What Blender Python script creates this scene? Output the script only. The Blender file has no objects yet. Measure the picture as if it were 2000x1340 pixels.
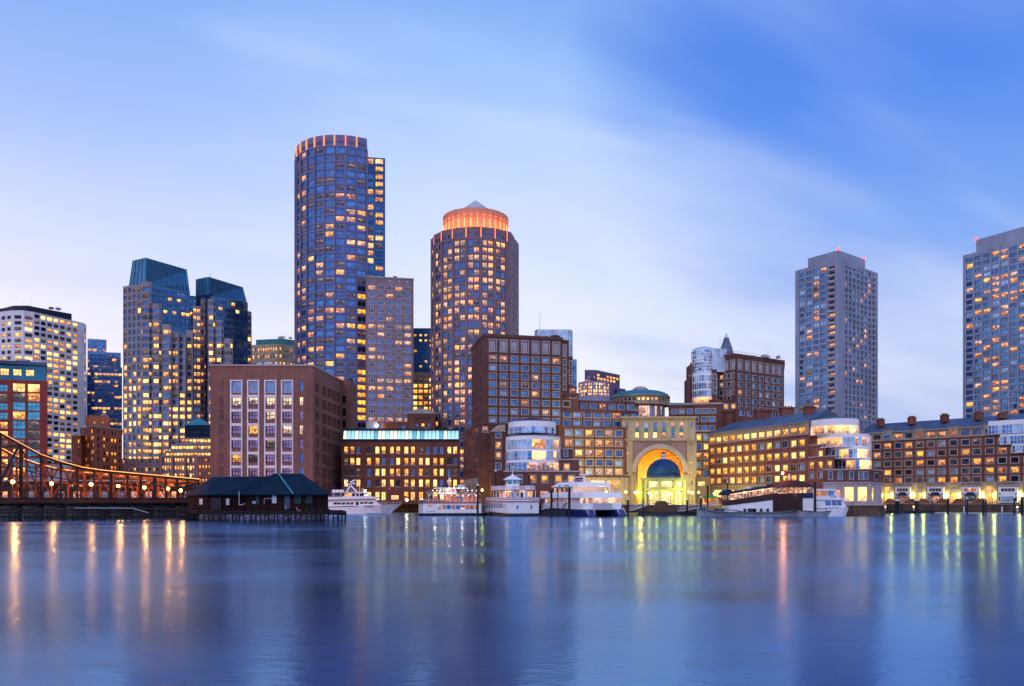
import bpy, math, random
from mathutils import Vector, Matrix
S = bpy.context.scene
COL = S.collection
R = math.radians
# ---------------------------------------------------------------- camera
F, HY, CZ = 1600.0, 975.0, 5.0          # focal length in photo pixels, horizon row, eye height above the water
cd = bpy.data.cameras.new('camera'); cam = bpy.data.objects.new('camera', cd); COL.objects.link(cam)
cam.location = (0, 0, CZ); cam.rotation_euler = (R(90), 0, 0)
cd.sensor_width = 36; cd.lens = 36 * F / 2000; cd.shift_y = 305 / 2000
cd.clip_start = .5; cd.clip_end = 30000
S.camera = cam
# ---------------------------------------------------------------- look
S.view_settings.view_transform = 'Standard'; S.view_settings.look = 'None'
S.view_settings.gamma = 1; S.view_settings.exposure = 0.0
S.cycles.max_bounces = 6; S.cycles.diffuse_bounces = 2; S.cycles.glossy_bounces = 4
S.cycles.sample_clamp_indirect = 4; S.cycles.sample_clamp_direct = 0
S.cycles.use_denoising = True; S.cycles.caustics_reflective = False

def lin(c):
    f = lambda v: v / 12.92 if v <= .04045 else ((v + .055) / 1.055) ** 2.4
    return tuple(f(v / 255) for v in c)
# ---------------------------------------------------------------- sky: dusk gradient with long streaked cloud
W_ = bpy.data.worlds.new('World'); S.world = W_; W_.use_nodes = True
nt = W_.node_tree; N = nt.nodes; L = nt.links; N.clear()
def nn(tree, t, **kw):
    n = tree.nodes.new(t)
    for k, v in kw.items(): setattr(n, k, v)
    return n
def sock(tree, s, v):
    if isinstance(v, bpy.types.NodeSocket): tree.links.new(v, s)
    else: s.default_value = v
def mth(tree, op, a, b=0.0, c=0.0, clamp=False):
    n = nn(tree, 'ShaderNodeMath', operation=op, use_clamp=clamp)
    sock(tree, n.inputs[0], a); sock(tree, n.inputs[1], b); sock(tree, n.inputs[2], c)
    return n.outputs[0]
def vmt(tree, op, a, b=(0, 0, 0)):
    n = nn(tree, 'ShaderNodeVectorMath', operation=op)
    sock(tree, n.inputs[0], a); sock(tree, n.inputs[1], b)
    return n.outputs['Value'] if op in ('DOT_PRODUCT', 'LENGTH', 'DISTANCE') else n.outputs[0]
def mixc(tree, f, a, b, mode='MIX'):
    n = nn(tree, 'ShaderNodeMix', data_type='RGBA', blend_type=mode)
    sock(tree, n.inputs[0], f); sock(tree, n.inputs[6], a); sock(tree, n.inputs[7], b)
    return n.outputs[2]
def ramp(tree, f, stops):
    n = nn(tree, 'ShaderNodeValToRGB'); cr = n.color_ramp
    while len(cr.elements) < len(stops): cr.elements.new(.5)
    for e, (p, c) in zip(cr.elements, stops):
        e.position = p; e.color = (*c, 1) if len(c) == 3 else c
    sock(tree, n.inputs[0], f); return n.outputs[0]
def noise(tree, vec, scale, detail=3, rough=.5, dist=0.0):
    n = nn(tree, 'ShaderNodeTexNoise')
    sock(tree, n.inputs['Vector'], vec); n.inputs['Scale'].default_value = scale
    n.inputs['Detail'].default_value = detail; n.inputs['Roughness'].default_value = rough
    n.inputs['Distortion'].default_value = dist
    return n.outputs[0]
def maprange(tree, v, a, b, c=0.0, d=1.0):
    n = nn(tree, 'ShaderNodeMapRange', interpolation_type='SMOOTHSTEP')
    sock(tree, n.inputs[0], v)
    for k, q in zip((1, 2, 3, 4), (a, b, c, d)): n.inputs[k].default_value = q
    return n.outputs[0]
tc = nn(nt, 'ShaderNodeTexCoord').outputs['Generated']
d = vmt(nt, 'NORMALIZE', tc)
sp = nn(nt, 'ShaderNodeSeparateXYZ'); L.new(d, sp.inputs[0])
dx, dy, dz = sp.outputs
dzc = mth(nt, 'MAXIMUM', dz, 0.0)
grad = ramp(nt, dzc, [(0.0, lin((232, 230, 246))), (.15, lin((232, 235, 252))), (.28, lin((217, 227, 253))), (.37, lin((188, 211, 253))), (.48, lin((156, 195, 251))), (.62, lin((84, 138, 236))), (1.0, lin((44, 96, 215)))])
deep = ramp(nt, dzc, [(0.0, lin((170, 190, 240))), (.18, lin((150, 178, 240))), (.30, lin((105, 155, 240))), (.42, lin((60, 126, 234))), (.55, lin((44, 106, 222))), (1.0, lin((34, 78, 170)))])
# cloud sheet coordinates: the direction projected on a high flat layer, turned and stretched into streaks
den = mth(nt, 'ADD', dzc, .22)
cx = nn(nt, 'ShaderNodeCombineXYZ')
L.new(mth(nt, 'DIVIDE', dx, den), cx.inputs[0]); L.new(mth(nt, 'DIVIDE', dy, den), cx.inputs[1])
mp = nn(nt, 'ShaderNodeMapping'); L.new(cx.outputs[0], mp.inputs[0])
mp.inputs['Rotation'].default_value = (0, 0, R(-24))
mp0 = mp; mp = nn(nt, 'ShaderNodeMapping'); L.new(mp0.outputs[0], mp.inputs[0])
mp.inputs['Scale'].default_value = (.42, 1.25, 1); mp.inputs['Location'].default_value = (3.35, 2.45, 0)
n1 = noise(nt, mp.outputs[0], 1.1, 4, .5, .3)
n2 = noise(nt, mp.outputs[0], 3.0, 3, .45, .5)
nz = mth(nt, 'ADD', mth(nt, 'MULTIPLY', n1, .82), mth(nt, 'MULTIPLY', n2, .18))
# open, deep blue patch of sky high on the right and around to the zenith; a paler one over the left
bd = Vector((930, 1600, 800)).normalized()
dot = vmt(nt, 'DOT_PRODUCT', d, tuple(bd))
blob = maprange(nt, mth(nt, 'ADD', dot, mth(nt, 'MULTIPLY', mth(nt, 'SUBTRACT', nz, .5), .22)), .90, .995, 0, .92)
bd2 = Vector((-900, 1600, 900)).normalized()
dot2 = vmt(nt, 'DOT_PRODUCT', d, tuple(bd2))
blob2 = maprange(nt, mth(nt, 'ADD', dot2, mth(nt, 'MULTIPLY', mth(nt, 'SUBTRACT', nz, .5), .3)), .88, 1.06, 0, .4)
strk = maprange(nt, nz, .47, .64, 0.0, .26)
strk = mth(nt, 'MULTIPLY', strk, maprange(nt, dzc, .22, .46))
fac = mth(nt, 'MAXIMUM', mth(nt, 'MAXIMUM', blob, blob2), strk)
c = mixc(nt, fac, grad, deep)
pale = maprange(nt, nz, .53, .38, 0, .75)
pale = mth(nt, 'MULTIPLY', mth(nt, 'MULTIPLY', pale, maprange(nt, dzc, .12, .3)), maprange(nt, dot, .90, 1.0, 1, .25))
c = mixc(nt, pale, c, (*lin((203, 218, 252)), 1))
# half of the sky behind the camera, brightened beyond real dusk to light facades
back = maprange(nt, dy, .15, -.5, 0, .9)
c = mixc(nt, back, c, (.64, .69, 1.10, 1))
sky = nn(nt, 'ShaderNodeTexSky', sky_type='NISHITA', sun_disc=False)
sky.sun_elevation = R(1.0); sky.sun_rotation = R(-40); sky.altitude = 10
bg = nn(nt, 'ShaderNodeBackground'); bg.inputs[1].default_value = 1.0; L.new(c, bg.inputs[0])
bg2 = nn(nt, 'ShaderNodeBackground'); bg2.inputs[1].default_value = .05; L.new(sky.outputs[0], bg2.inputs[0])
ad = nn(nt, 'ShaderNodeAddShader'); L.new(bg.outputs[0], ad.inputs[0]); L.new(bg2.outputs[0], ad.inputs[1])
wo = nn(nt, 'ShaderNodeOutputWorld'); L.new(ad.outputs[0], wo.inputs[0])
# weak sun added to shape and brighten the facades, high left behind the viewer's shoulder
sl = bpy.data.lights.new('dusk_fill_light', 'SUN'); sl.energy = .6; sl.angle = R(20); sl.color = (1, .92, .95)
so = bpy.data.objects.new('dusk_fill_light', sl); COL.objects.link(so); so.rotation_euler = (R(52), 0, R(-28))
# ---------------------------------------------------------------- materials
MATS = {}
def pos_(t): return nn(t, 'ShaderNodeNewGeometry').outputs['Position']
def mat(name, col=(.5, .5, .5), rough=.75, var=.14, scale=.25, metal=0.0, spec=.3, streak=0.0, bump=0.0):
    if name in MATS: return MATS[name]
    m = bpy.data.materials.new(name); m.use_nodes = True; t = m.node_tree; b = t.nodes['Principled BSDF']
    p = pos_(t)
    n = noise(t, p, scale, 5, .6)
    k = maprange(t, n, .3, .7, 1 - var, 1 + var)
    k = mth(t, 'MULTIPLY', k, maprange(t, noise(t, p, scale * .17, 2), .32, .68, 1 - var * .9, 1 + var * .9))
    if streak:
        mp = nn(t, 'ShaderNodeMapping'); t.links.new(p, mp.inputs[0]); mp.inputs['Scale'].default_value = (1.2, 1.2, .06)
        k = mth(t, 'MULTIPLY', k, maprange(t, noise(t, mp.outputs[0], 1.0, 3), .35, .65, 1 - streak, 1.0))
    cc = vmt(t, 'SCALE', (*col,))
    sc = cc.node; sock(t, sc.inputs['Scale'], k)
    t.links.new(cc, b.inputs['Base Color'])
    b.inputs['Roughness'].default_value = rough; b.inputs['Metallic'].default_value = metal
    b.inputs['Specular IOR Level'].default_value = spec
    if bump:
        bn = nn(t, 'ShaderNodeBump'); bn.inputs['Distance'].default_value = bump
        t.links.new(noise(t, p, 1.5, 4), bn.inputs['Height']); t.links.new(bn.outputs[0], b.inputs['Normal'])
    MATS[name] = m; return m
def emat(name, col, strength, sample=False):
    if name in MATS: return MATS[name]
    m = bpy.data.materials.new(name); m.use_nodes = True; t = m.node_tree; b = t.nodes['Principled BSDF']
    b.inputs['Base Color'].default_value = (*[min(1, v) * .5 for v in col], 1)
    b.inputs['Emission Color'].default_value = (*col, 1); b.inputs['Emission Strength'].default_value = strength
    if not sample: m.cycles.emission_sampling = 'NONE'
    MATS[name] = m; return m
def glass(name, col, metal=.75, rough=.07, var=.35):
    """unlit pane: mirrors the dusk sky, each pane tilted and tinted a little differently"""
    m = bpy.data.materials.new(name); m.use_nodes = True; t = m.node_tree; b = t.nodes['Principled BSDF']
    p = pos_(t)
    k = maprange(t, noise(t, p, .33, 4, .7), .33, .67, 1 - var, 1 + var)
    cc = vmt(t, 'SCALE', (*col,)); sock(t, cc.node.inputs['Scale'], k); t.links.new(cc, b.inputs['Base Color'])
    b.inputs['Roughness'].default_value = rough; b.inputs['Metallic'].default_value = metal
    bn = nn(t, 'ShaderNodeBump'); bn.inputs['Distance'].default_value = .25; bn.inputs['Strength'].default_value = .5
    t.links.new(noise(t, p, .22, 2), bn.inputs['Height']); t.links.new(bn.outputs[0], b.inputs['Normal'])
    MATS[name] = m; return m
def litg(name, hi, lo, strength, dark=.35, scale=.9):
    """a window with a lit room behind it: bright ceiling zone, furniture and blinds breaking it up"""
    m = bpy.data.materials.new(name); m.use_nodes = True; t = m.node_tree; b = t.nodes['Principled BSDF']
    p = pos_(t)
    uv = nn(t, 'ShaderNodeUVMap').outputs[0]
    s = nn(t, 'ShaderNodeSeparateXYZ'); t.links.new(uv, s.inputs[0])
    u, v = s.outputs[0], s.outputs[1]
    mp = nn(t, 'ShaderNodeMapping'); t.links.new(p, mp.inputs[0]); mp.inputs['Scale'].default_value = (1, 1, 1.3)
    vb = nn(t, 'ShaderNodeTexVoronoi', feature='F1', distance='CHEBYCHEV'); t.links.new(mp.outputs[0], vb.inputs['Vector']); vb.inputs['Scale'].default_value = scale * 1.1
    sb = nn(t, 'ShaderNodeSeparateColor'); t.links.new(vb.outputs['Color'], sb.inputs[0])
    a = mth(t, 'ADD', mth(t, 'MULTIPLY', noise(t, mp.outputs[0], scale * 1.6, 2, .6), .6), mth(t, 'MULTIPLY', sb.outputs[0], .38))
    big = noise(t, p, .13, 2, .5)
    a = mth(t, 'ADD', mth(t, 'MULTIPLY', a, .75), mth(t, 'MULTIPLY', big, .35))
    a = mth(t, 'ADD', a, mth(t, 'MULTIPLY', mth(t, 'SUBTRACT', v, .45), .34))
    f = maprange(t, a, dark, dark + .36)
    vo = nn(t, 'ShaderNodeTexVoronoi', feature='F1'); t.links.new(p, vo.inputs['Vector']); vo.inputs['Scale'].default_value = .3
    sr = nn(t, 'ShaderNodeSeparateColor'); t.links.new(vo.outputs['Color'], sr.inputs[0])
    cc = mixc(t, f, (*lo, 1), (*hi, 1))
    cc = mixc(t, mth(t, 'MULTIPLY', sr.outputs[1], .38), cc, (*[q * w for q, w in zip(hi, (1, .66, .5))], 1))
    t.links.new(cc, b.inputs['Emission Color'])
    sock(t, b.inputs['Emission Strength'], mth(t, 'MULTIPLY', mth(t, 'MULTIPLY', maprange(t, f, 0, 1, .22, 1.0), maprange(t, sr.outputs[0], 0, 1, .55, 1.3)), strength))
    b.inputs['Base Color'].default_value = (.02, .02, .03, 1); b.inputs['Roughness'].default_value = .12
    m.cycles.emission_sampling = 'NONE'
    MATS[name] = m; return m
G = {
 'dark': glass('dark window glass', (.085, .16, .34)),
 'blue': glass('sky blue window glass', (.085, .22, .46), .85),
 'teal': glass('teal window glass', (.10, .36, .50)),
 'black': glass('black window glass', (.018, .02, .035), .5),
 'pale': glass('window with pale curtains', (.40, .60, .85), .35, .3),
 'lit': litg('brightly lit window', (1.0, .42, .075), (.60, .20, .03), 2.6),
 'soft': litg('softly lit office window', (1.0, .56, .24), (.55, .24, .08), 1.35, .3),
 'hot': litg('very bright lit window', (1.0, .50, .14), (.95, .38, .06), 3.1, .2),
 'warm': litg('warm orange lit window', (1.0, .38, .12), (.5, .13, .04), 1.6),
 'dim': litg('dimly lit window', (.78, .48, .20), (.07, .08, .13), .75, .52),
 'pink': litg('peach lit window', (1.0, .55, .38), (.6, .25, .2), 1.15),
 'gold': litg('golden lit window', (1.0, .34, .04), (.6, .18, .02), 2.6, .3),
}
M = {
 'brick': mat('red brown brick', (.205, .074, .052), .85, .16, .3, streak=.15),
 'brick2': mat('dark purple brick', (.155, .064, .055), .85, .14, .3, streak=.15),
 'brickr': mat('warm red brick', (.255, .092, .064), .85, .16, .3, streak=.15),
 'bricko': mat('orange brick', (.42, .150, .085), .85, .14, .3, streak=.12),
 'brickp': mat('plum brick', (.25, .115, .095), .85, .12, .25, streak=.18),
 'pink': mat('rose granite', (.30, .195, .215), .6, .12, .2, streak=.1),
 'pinkd': mat('plum granite', (.235, .150, .185), .6, .12, .2, streak=.1),
 'rowp': mat('polished mauve granite', (.155, .15, .29), .5, .1, .35),
 'stone': mat('buff limestone', (.42, .345, .26), .8, .12, .3, streak=.2),
 'trim': mat('pale stone trim', (.40, .345, .33), .8, .1, .4),
 'conc': mat('grey concrete', (.315, .345, .47), .8, .1, .15, streak=.12),
 'concl': mat('light concrete', (.42, .38, .42), .8, .1, .3),
 'white': mat('white concrete', (.80, .75, .80), .7, .07, .2, streak=.08),
 'paint': mat('white paint', (.86, .87, .92), .35, .05, .5, spec=.5),
 'paintg': mat('grey white paint', (.50, .52, .60), .4, .08, .5, spec=.5),
 'wframe': mat('white window frame', (.62, .60, .68), .5, .05, .5),
 'bframe': mat('pale blue window frame', (.09, .19, .45), .35, .08, .3, .3),
 'dframe': mat('dark window frame', (.035, .04, .06), .5, .1, .5),
 'gframe': mat('grey green window frame', (.14, .17, .17), .5, .1, .5),
 'sgrey': mat('grey granite cladding', (.285, .245, .275), .6, .12, .2, streak=.1),
 'curt': mat('blue glass curtain wall', (.045, .115, .24), .12, .25, .12, .75),
 'curtt': mat('teal glass curtain wall', (.035, .16, .25), .14, .22, .1, .7),
 'curtg': mat('green glass curtain wall', (.03, .145, .15), .14, .2, .3, .6),
 'slope': mat('teal standing seam roof', (.045, .19, .33), .35, .15, .3, .4),
 'copper': mat('green copper roof', (.045, .235, .30), .4, .16, .5, .25, streak=.1),
 'copperd': mat('dark copper dome', (.010, .055, .15), .42, .2, .5, .3),
 'slate': mat('blue slate roof', (.060, .095, .165), .45, .18, .7),
 'shing': mat('dark blue shingle roof', (.0035, .017, .034), .75, .25, .6, spec=.1),
 'cap': mat('black roof plant', (.015, .02, .05), .6, .15, .2),
 'rust': mat('rusty dark steel', (.060, .026, .020), .8, .35, .8, spec=.15),
 'steel': mat('dark painted steel', (.03, .032, .045), .5, .2, .8),
 'wood': mat('weathered dark timber', (.018, .013, .014), .9, .3, 1.2),
 'shedw': mat('weathered shingle wall', (.020, .009, .010), .9, .4, 1.0, spec=.05),
 'pile': mat('wet black piling', (.012, .012, .016), .5, .3, 1.0),
 'pave': mat('dark paving', (.10, .09, .09), .85, .15, .4),
 'seaw': mat('brown stone quay wall', (.13, .085, .06), .9, .25, .5, streak=.3),
 'navy': mat('navy hull paint', (.012, .022, .13), .3, .1, .5, spec=.5),
 'blackp': mat('black hull paint', (.012, .012, .02), .35, .2, .5, spec=.5),
 'redp': mat('red paint', (.42, .03, .03), .4, .1, .5, spec=.5),
 'brownb': mat('brown antifouling', (.10, .045, .03), .7, .2, 1),
 'orangew': mat('tan deck paint', (.35, .2, .12), .6),
 'yell': mat('yellow paint', (.6, .42, .02), .5),
 'canvas': mat('dark brown canvas', (.045, .022, .022), .8, .15, .5),
 'canvasb': mat('navy canvas', (.015, .03, .075), .7, .15, .5),
 'awng': mat('green canvas awning', (.01, .15, .08), .7),
 'leaf': mat('dark foliage', (.025, .05, .02), .9, .4, 2),
 'bark': mat('bark', (.06, .045, .04), .9, .3, 2),
 'strip': emat('orange light strip', (1.0, .36, .09), 3.2),
 'fin': emat('glowing crown light', (1.0, .16, .04), 2.6),
 'finh': emat('bright crown slot light', (1.0, .34, .10), 1.9),
 'redl': emat('red beacon', (1, .04, .03), 6),
 'lampo': emat('orange lamp globe', (1.0, .30, .06), 45, True),
 'lampy': emat('yellow lamp globe', (1.0, .78, .10), 45, True),
 'lampw': emat('white lamp globe', (1.0, .66, .34), 50, True),
 'bulb': emat('string bulb', (1.0, .62, .30), 9),
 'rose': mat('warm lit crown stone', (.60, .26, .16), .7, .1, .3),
}
# ---------------------------------------------------------------- geometry helpers
def W(x, y, D): return Vector(((x - 1000) / F * D, D, CZ + (HY - y) / F * D))
def P(x, D): return Vector(((x - 1000) / F * D, D))
def PT(x, y, zt):
    """plan point of a roof corner seen at photo pixel x, y when the roof is zt high"""
    D = (zt - CZ) * F / (HY - y); return P(x, D)
def ZT(y, D): return CZ + (HY - y) / F * D
class MB:
    def __init__(s): s.v = []; s.f = []; s.m = []; s.uv = []
    def face(s, pts, m=0, uv=None):
        b = len(s.v); s.v.extend(tuple(p) for p in pts); s.f.append(tuple(range(b, b + len(pts)))); s.m.append(m)
        s.uv.append(uv)
    def prism(s, poly, z0, z1, m=0, mt=None, top=None, bottom=True):
        """poly: plan points, counter-clockwise or not; top: other plan points at z1 (taper)"""
        t = top or poly; n = len(poly)
        ar = sum(poly[i][0] * poly[(i + 1) % n][1] - poly[(i + 1) % n][0] * poly[i][1] for i in range(n))
        if ar < 0: poly = poly[::-1]; t = t[::-1]
        zz0 = z0 if isinstance(z0, (list, tuple)) else [z0] * n
        for i in range(n):
            j = (i + 1) % n
            s.face([(*poly[i][:2], z0), (*poly[j][:2], z0), (*t[j][:2], z1), (*t[i][:2], z1)], m)
        s.face([(*q[:2], z1) for q in t], m if mt is None else mt)
        if bottom: s.face([(*q[:2], z0) for q in poly[::-1]], m)
    def box(s, c, size, m=0, rot=0.0):
        x, y, z = c; a, b, h = size[0] / 2, size[1] / 2, size[2]
        cs, sn = math.cos(rot), math.sin(rot)
        s.prism([(x + u * cs - w * sn, y + u * sn + w * cs) for u, w in ((-a, -b), (a, -b), (a, b), (-a, b))], z, z + h, m)
    def bar(s, p, q, r, m=0, n=6, r2=None):
        p, q = Vector(p), Vector(q); d = q - p
        if d.length < 1e-6: return
        d.normalize(); a = d.orthogonal().normalized(); b = d.cross(a); r2 = r if r2 is None else r2
        A = [p + (a * math.cos(t) + b * math.sin(t)) * r for t in [2 * math.pi * k / n for k in range(n)]]
        B = [q + (a * math.cos(t) + b * math.sin(t)) * r2 for t in [2 * math.pi * k / n for k in range(n)]]
        for i in range(n): s.face([A[i], A[(i + 1) % n], B[(i + 1) % n], B[i]], m)
        s.face(A[::-1], m); s.face(B, m)
    def tube(s, pts, r, m=0, n=6):
        for a, b in zip(pts, pts[1:]): s.bar(a, b, r, m, n)
    def beam(s, p, q, w, h, m=0):
        """rectangular bar from p to q, width w across, height h"""
        p, q = Vector(p), Vector(q); d = (q - p).normalized(); up = Vector((0, 0, 1))
        if abs(d.z) > .95: up = Vector((0, 1, 0))
        a = d.cross(up).normalized() * w / 2; b = a.normalized().cross(d) * h / 2
        c = [a + b, -a + b, -a - b, a - b]
        for i in range(4): s.face([p + c[i], p + c[(i + 1) % 4], q + c[(i + 1) % 4], q + c[i]], m)
        s.face([p + k for k in c][::-1], m); s.face([q + k for k in c], m)
    def lathe(s, c, prof, n=32, m=0, a0=0.0, a1=2 * math.pi):
        """prof: (radius, z) from bottom to top"""
        st = [a0 + (a1 - a0) * k / n for k in range(n + 1)]
        for (r0, z0), (r1, z1) in zip(prof, prof[1:]):
            for a, b in zip(st, st[1:]):
                q = [(c[0] + r0 * math.cos(a), c[1] + r0 * math.sin(a), z0), (c[0] + r0 * math.cos(b), c[1] + r0 * math.sin(b), z0),
                     (c[0] + r1 * math.cos(b), c[1] + r1 * math.sin(b), z1), (c[0] + r1 * math.cos(a), c[1] + r1 * math.sin(a), z1)]
                if r1 < 1e-4: q = q[:3]
                elif r0 < 1e-4: q = q[1:]
                s.face(q, m)
    def build(s, name, mats, parent=None, off=None, smooth=False, loc=None):
        me = bpy.data.meshes.new(name)
        o_ = Vector(off) if off is not None else Vector((0, 0, 0))
        me.from_pydata([(v[0] - o_.x, v[1] - o_.y, v[2] - o_.z) for v in s.v], [], s.f)
        if not isinstance(mats, (list, tuple)): mats = [mats]
        for k in mats: me.materials.append(k)
        me.polygons.foreach_set('material_index', s.m)
        if any(u is not None for u in s.uv):
            ul = me.uv_layers.new(name='UVMap').data; k = 0
            for f, u in zip(s.f, s.uv):
                for i in range(len(f)):
                    ul[k].uv = u[i] if u else (0, 0)
                    k += 1
        if smooth: me.polygons.foreach_set('use_smooth', [True] * len(s.f))
        o = bpy.data.objects.new(name, me); COL.objects.link(o)
        if parent is not None: o.parent = parent
        if loc is not None: o.location = loc
        return o
def tag(o, label=None, cat=None, group=None, kind=None):
    if label: o['label'] = label
    if cat: o['category'] = cat
    if group: o['group'] = group
    if kind: o['kind'] = kind
    return o
def empty(name, loc, rz, label, cat, group=None):
    o = bpy.data.objects.new(name, None); COL.objects.link(o); o.location = loc; o.rotation_euler = (0, 0, rz)
    o.empty_display_size = .5
    return tag(o, label, cat, group)
def copytree(o, parent=None):
    c = o.copy(); COL.objects.link(c); c.parent = parent
    for ch in list(o.children): copytree(ch, c)
    return c
# ---------------------------------------------------------------- windows
class Style:
    def __init__(s, nv=0, nh=0, fw=.12, fm='dframe', sur=0.0, sm='trim', depth=.35, kind='rect', bar=.08, sill=0.0, low=0.0, sub=0):
        s.__dict__.update(locals())
WM = {}
def window_mb(st, w, h, g, wallm):
    """local: x across, z up, y = 0 the wall face (outside is -y), glass recessed by depth; mats: 0 glass 1 frame 2 surround 3 wall"""
    mb = MB(); dp = st.depth; a = w / 2; fw = st.fw
    mb.face([(-a, dp, 0), (a, dp, 0), (a, dp, h), (-a, dp, h)], 0, [(0, 0), (1, 0), (1, 1), (0, 1)])
    yf = dp - .06
    def q(x0, x1, z0, z1, y=yf, m=1): mb.face([(x0, y, z0), (x1, y, z0), (x1, y, z1), (x0, y, z1)], m)
    if fw:
        q(-a, a, 0, fw); q(-a, a, h - fw, h); q(-a, -a + fw, fw, h - fw); q(a - fw, a, fw, h - fw)
    b = st.bar / 2
    for k in range(st.nv):
        x = -a + fw + (w - 2 * fw) * (k + 1) / (st.nv + 1); q(x - b, x + b, fw, h - fw, yf - .01)
    for k in range(st.nh):
        z = fw + (h - 2 * fw) * (k + 1) / (st.nh + 1); q(-a + fw, a - fw, z - b, z + b, yf - .02)
    if st.sur:
        s_ = st.sur; y = -.10
        for x0, x1, z0, z1 in ((-a - s_, a + s_, -s_, 0), (-a - s_, a + s_, h, h + s_), (-a - s_, -a, 0, h), (a, a + s_, 0, h)):
            q(x0, x1, z0, z1, y, 2)
        for x in (-a - s_, a + s_): mb.face([(x, y, -s_), (x, 0, -s_), (x, 0, h + s_), (x, y, h + s_)], 2)
        for z in (-s_, h + s_): mb.face([(-a - s_, y, z), (a + s_, y, z), (a + s_, 0, z), (-a - s_, 0, z)], 2)
    if st.sill:
        mb.prism([(-a - .2, -st.sill), (a + .2, -st.sill), (a + .2, 0), (-a - .2, 0)], -.3, 0, 2)
    if st.kind == 'arch':
        n = 6; r = a; rise = min(a * .55, h * .3)
        for sgn in (-1, 1):
            arc = [(sgn * a * math.cos(t), h - rise + rise * math.sin(t)) for t in [math.pi / 2 * k / n for k in range(n + 1)]]
            for (x0, z0), (x1, z1) in zip(arc, arc[1:]):
                for yy in (.015,): mb.face([(x0, yy, z0), (x1, yy, z1), (x1, yy, h), (x0, yy, h)], 3)
                mb.face([(x0, .015, z0), (x0, dp, z0), (x1, dp, z1), (x1, .015, z1)], 3)
    if st.kind == 'pall':
        zc, cw = h * .62, w * .22; t = .18
        for sgn in (-1, 1):
            x0, x1 = sorted((sgn * cw, sgn * a))
            q(x0, x1, zc, h, .015, 3); q(x0, x1, zc - t, zc, 0.0, 2)
            n = 5
            arc = [(sgn * cw * math.cos(tt), h - cw + cw * math.sin(tt)) for tt in [math.pi / 2 * k / n for k in range(n + 1)]]
            for (p0, z0), (p1, z1) in zip(arc, arc[1:]):
                mb.face([(p0, .01, z0), (p1, .01, z1), (p1, .01, h), (p0, .01, h)], 3)
                mb.face([(p0, -.02, z0), (p1, -.02, z1), (p1 * 1.22, -.02, z1 + t), (p0 * 1.22, -.02, z0 + t)], 2)
            q(sgn * cw - .09, sgn * cw + .09, 0, h - cw, yf, 2)
            q(min(sgn * a, sgn * (a + t)), max(sgn * a, sgn * (a + t)), 0, zc, -.02, 2)
        q(-a, a, -t, 0, -.02, 2)
        q(-cw, cw, zc + .05, h, dp - .1, 1); q(-cw, cw, zc - .1, zc + .08, dp - .12, 2)
    if st.kind == 'circ':
        n = 16
        for k in range(n):
            t0, t1 = 2 * math.pi * k / n, 2 * math.pi * (k + 1) / n
            p0, p1 = (a * math.cos(t0), h / 2 + a * math.sin(t0)), (a * math.cos(t1), h / 2 + a * math.sin(t1))
            cnr = (math.copysign(a, p0[0] + p1[0]), h / 2 + math.copysign(a, p0[1] + p1[1] - h))
            mb.face([(p0[0], .01, p0[1]), (p1[0], .01, p1[1]), (cnr[0], .01, cnr[1])], 3)
    if st.kind == 'panel':      # blind stone panel with a raised boss
        mb.box((0, dp - .12, h * .36), (w * .36, .2, h * .26), 2); mb.box((0, dp - .03, .35), (w * .8, .08, h - .7), 2)
    if st.kind == 'balcony':    # recessed balcony with a solid parapet slab
        mb.prism([(-a - .15, -.9), (a + .15, -.9), (a + .15, .02), (-a - .15, .02)], -.15, 1.0, 2)
    return mb
def pick(rng, mix):
    r = rng.random() * sum(w for _, w in mix)
    for k, w in mix:
        r -= w
        if r <= 0: return k
    return mix[-1][0]
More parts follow.
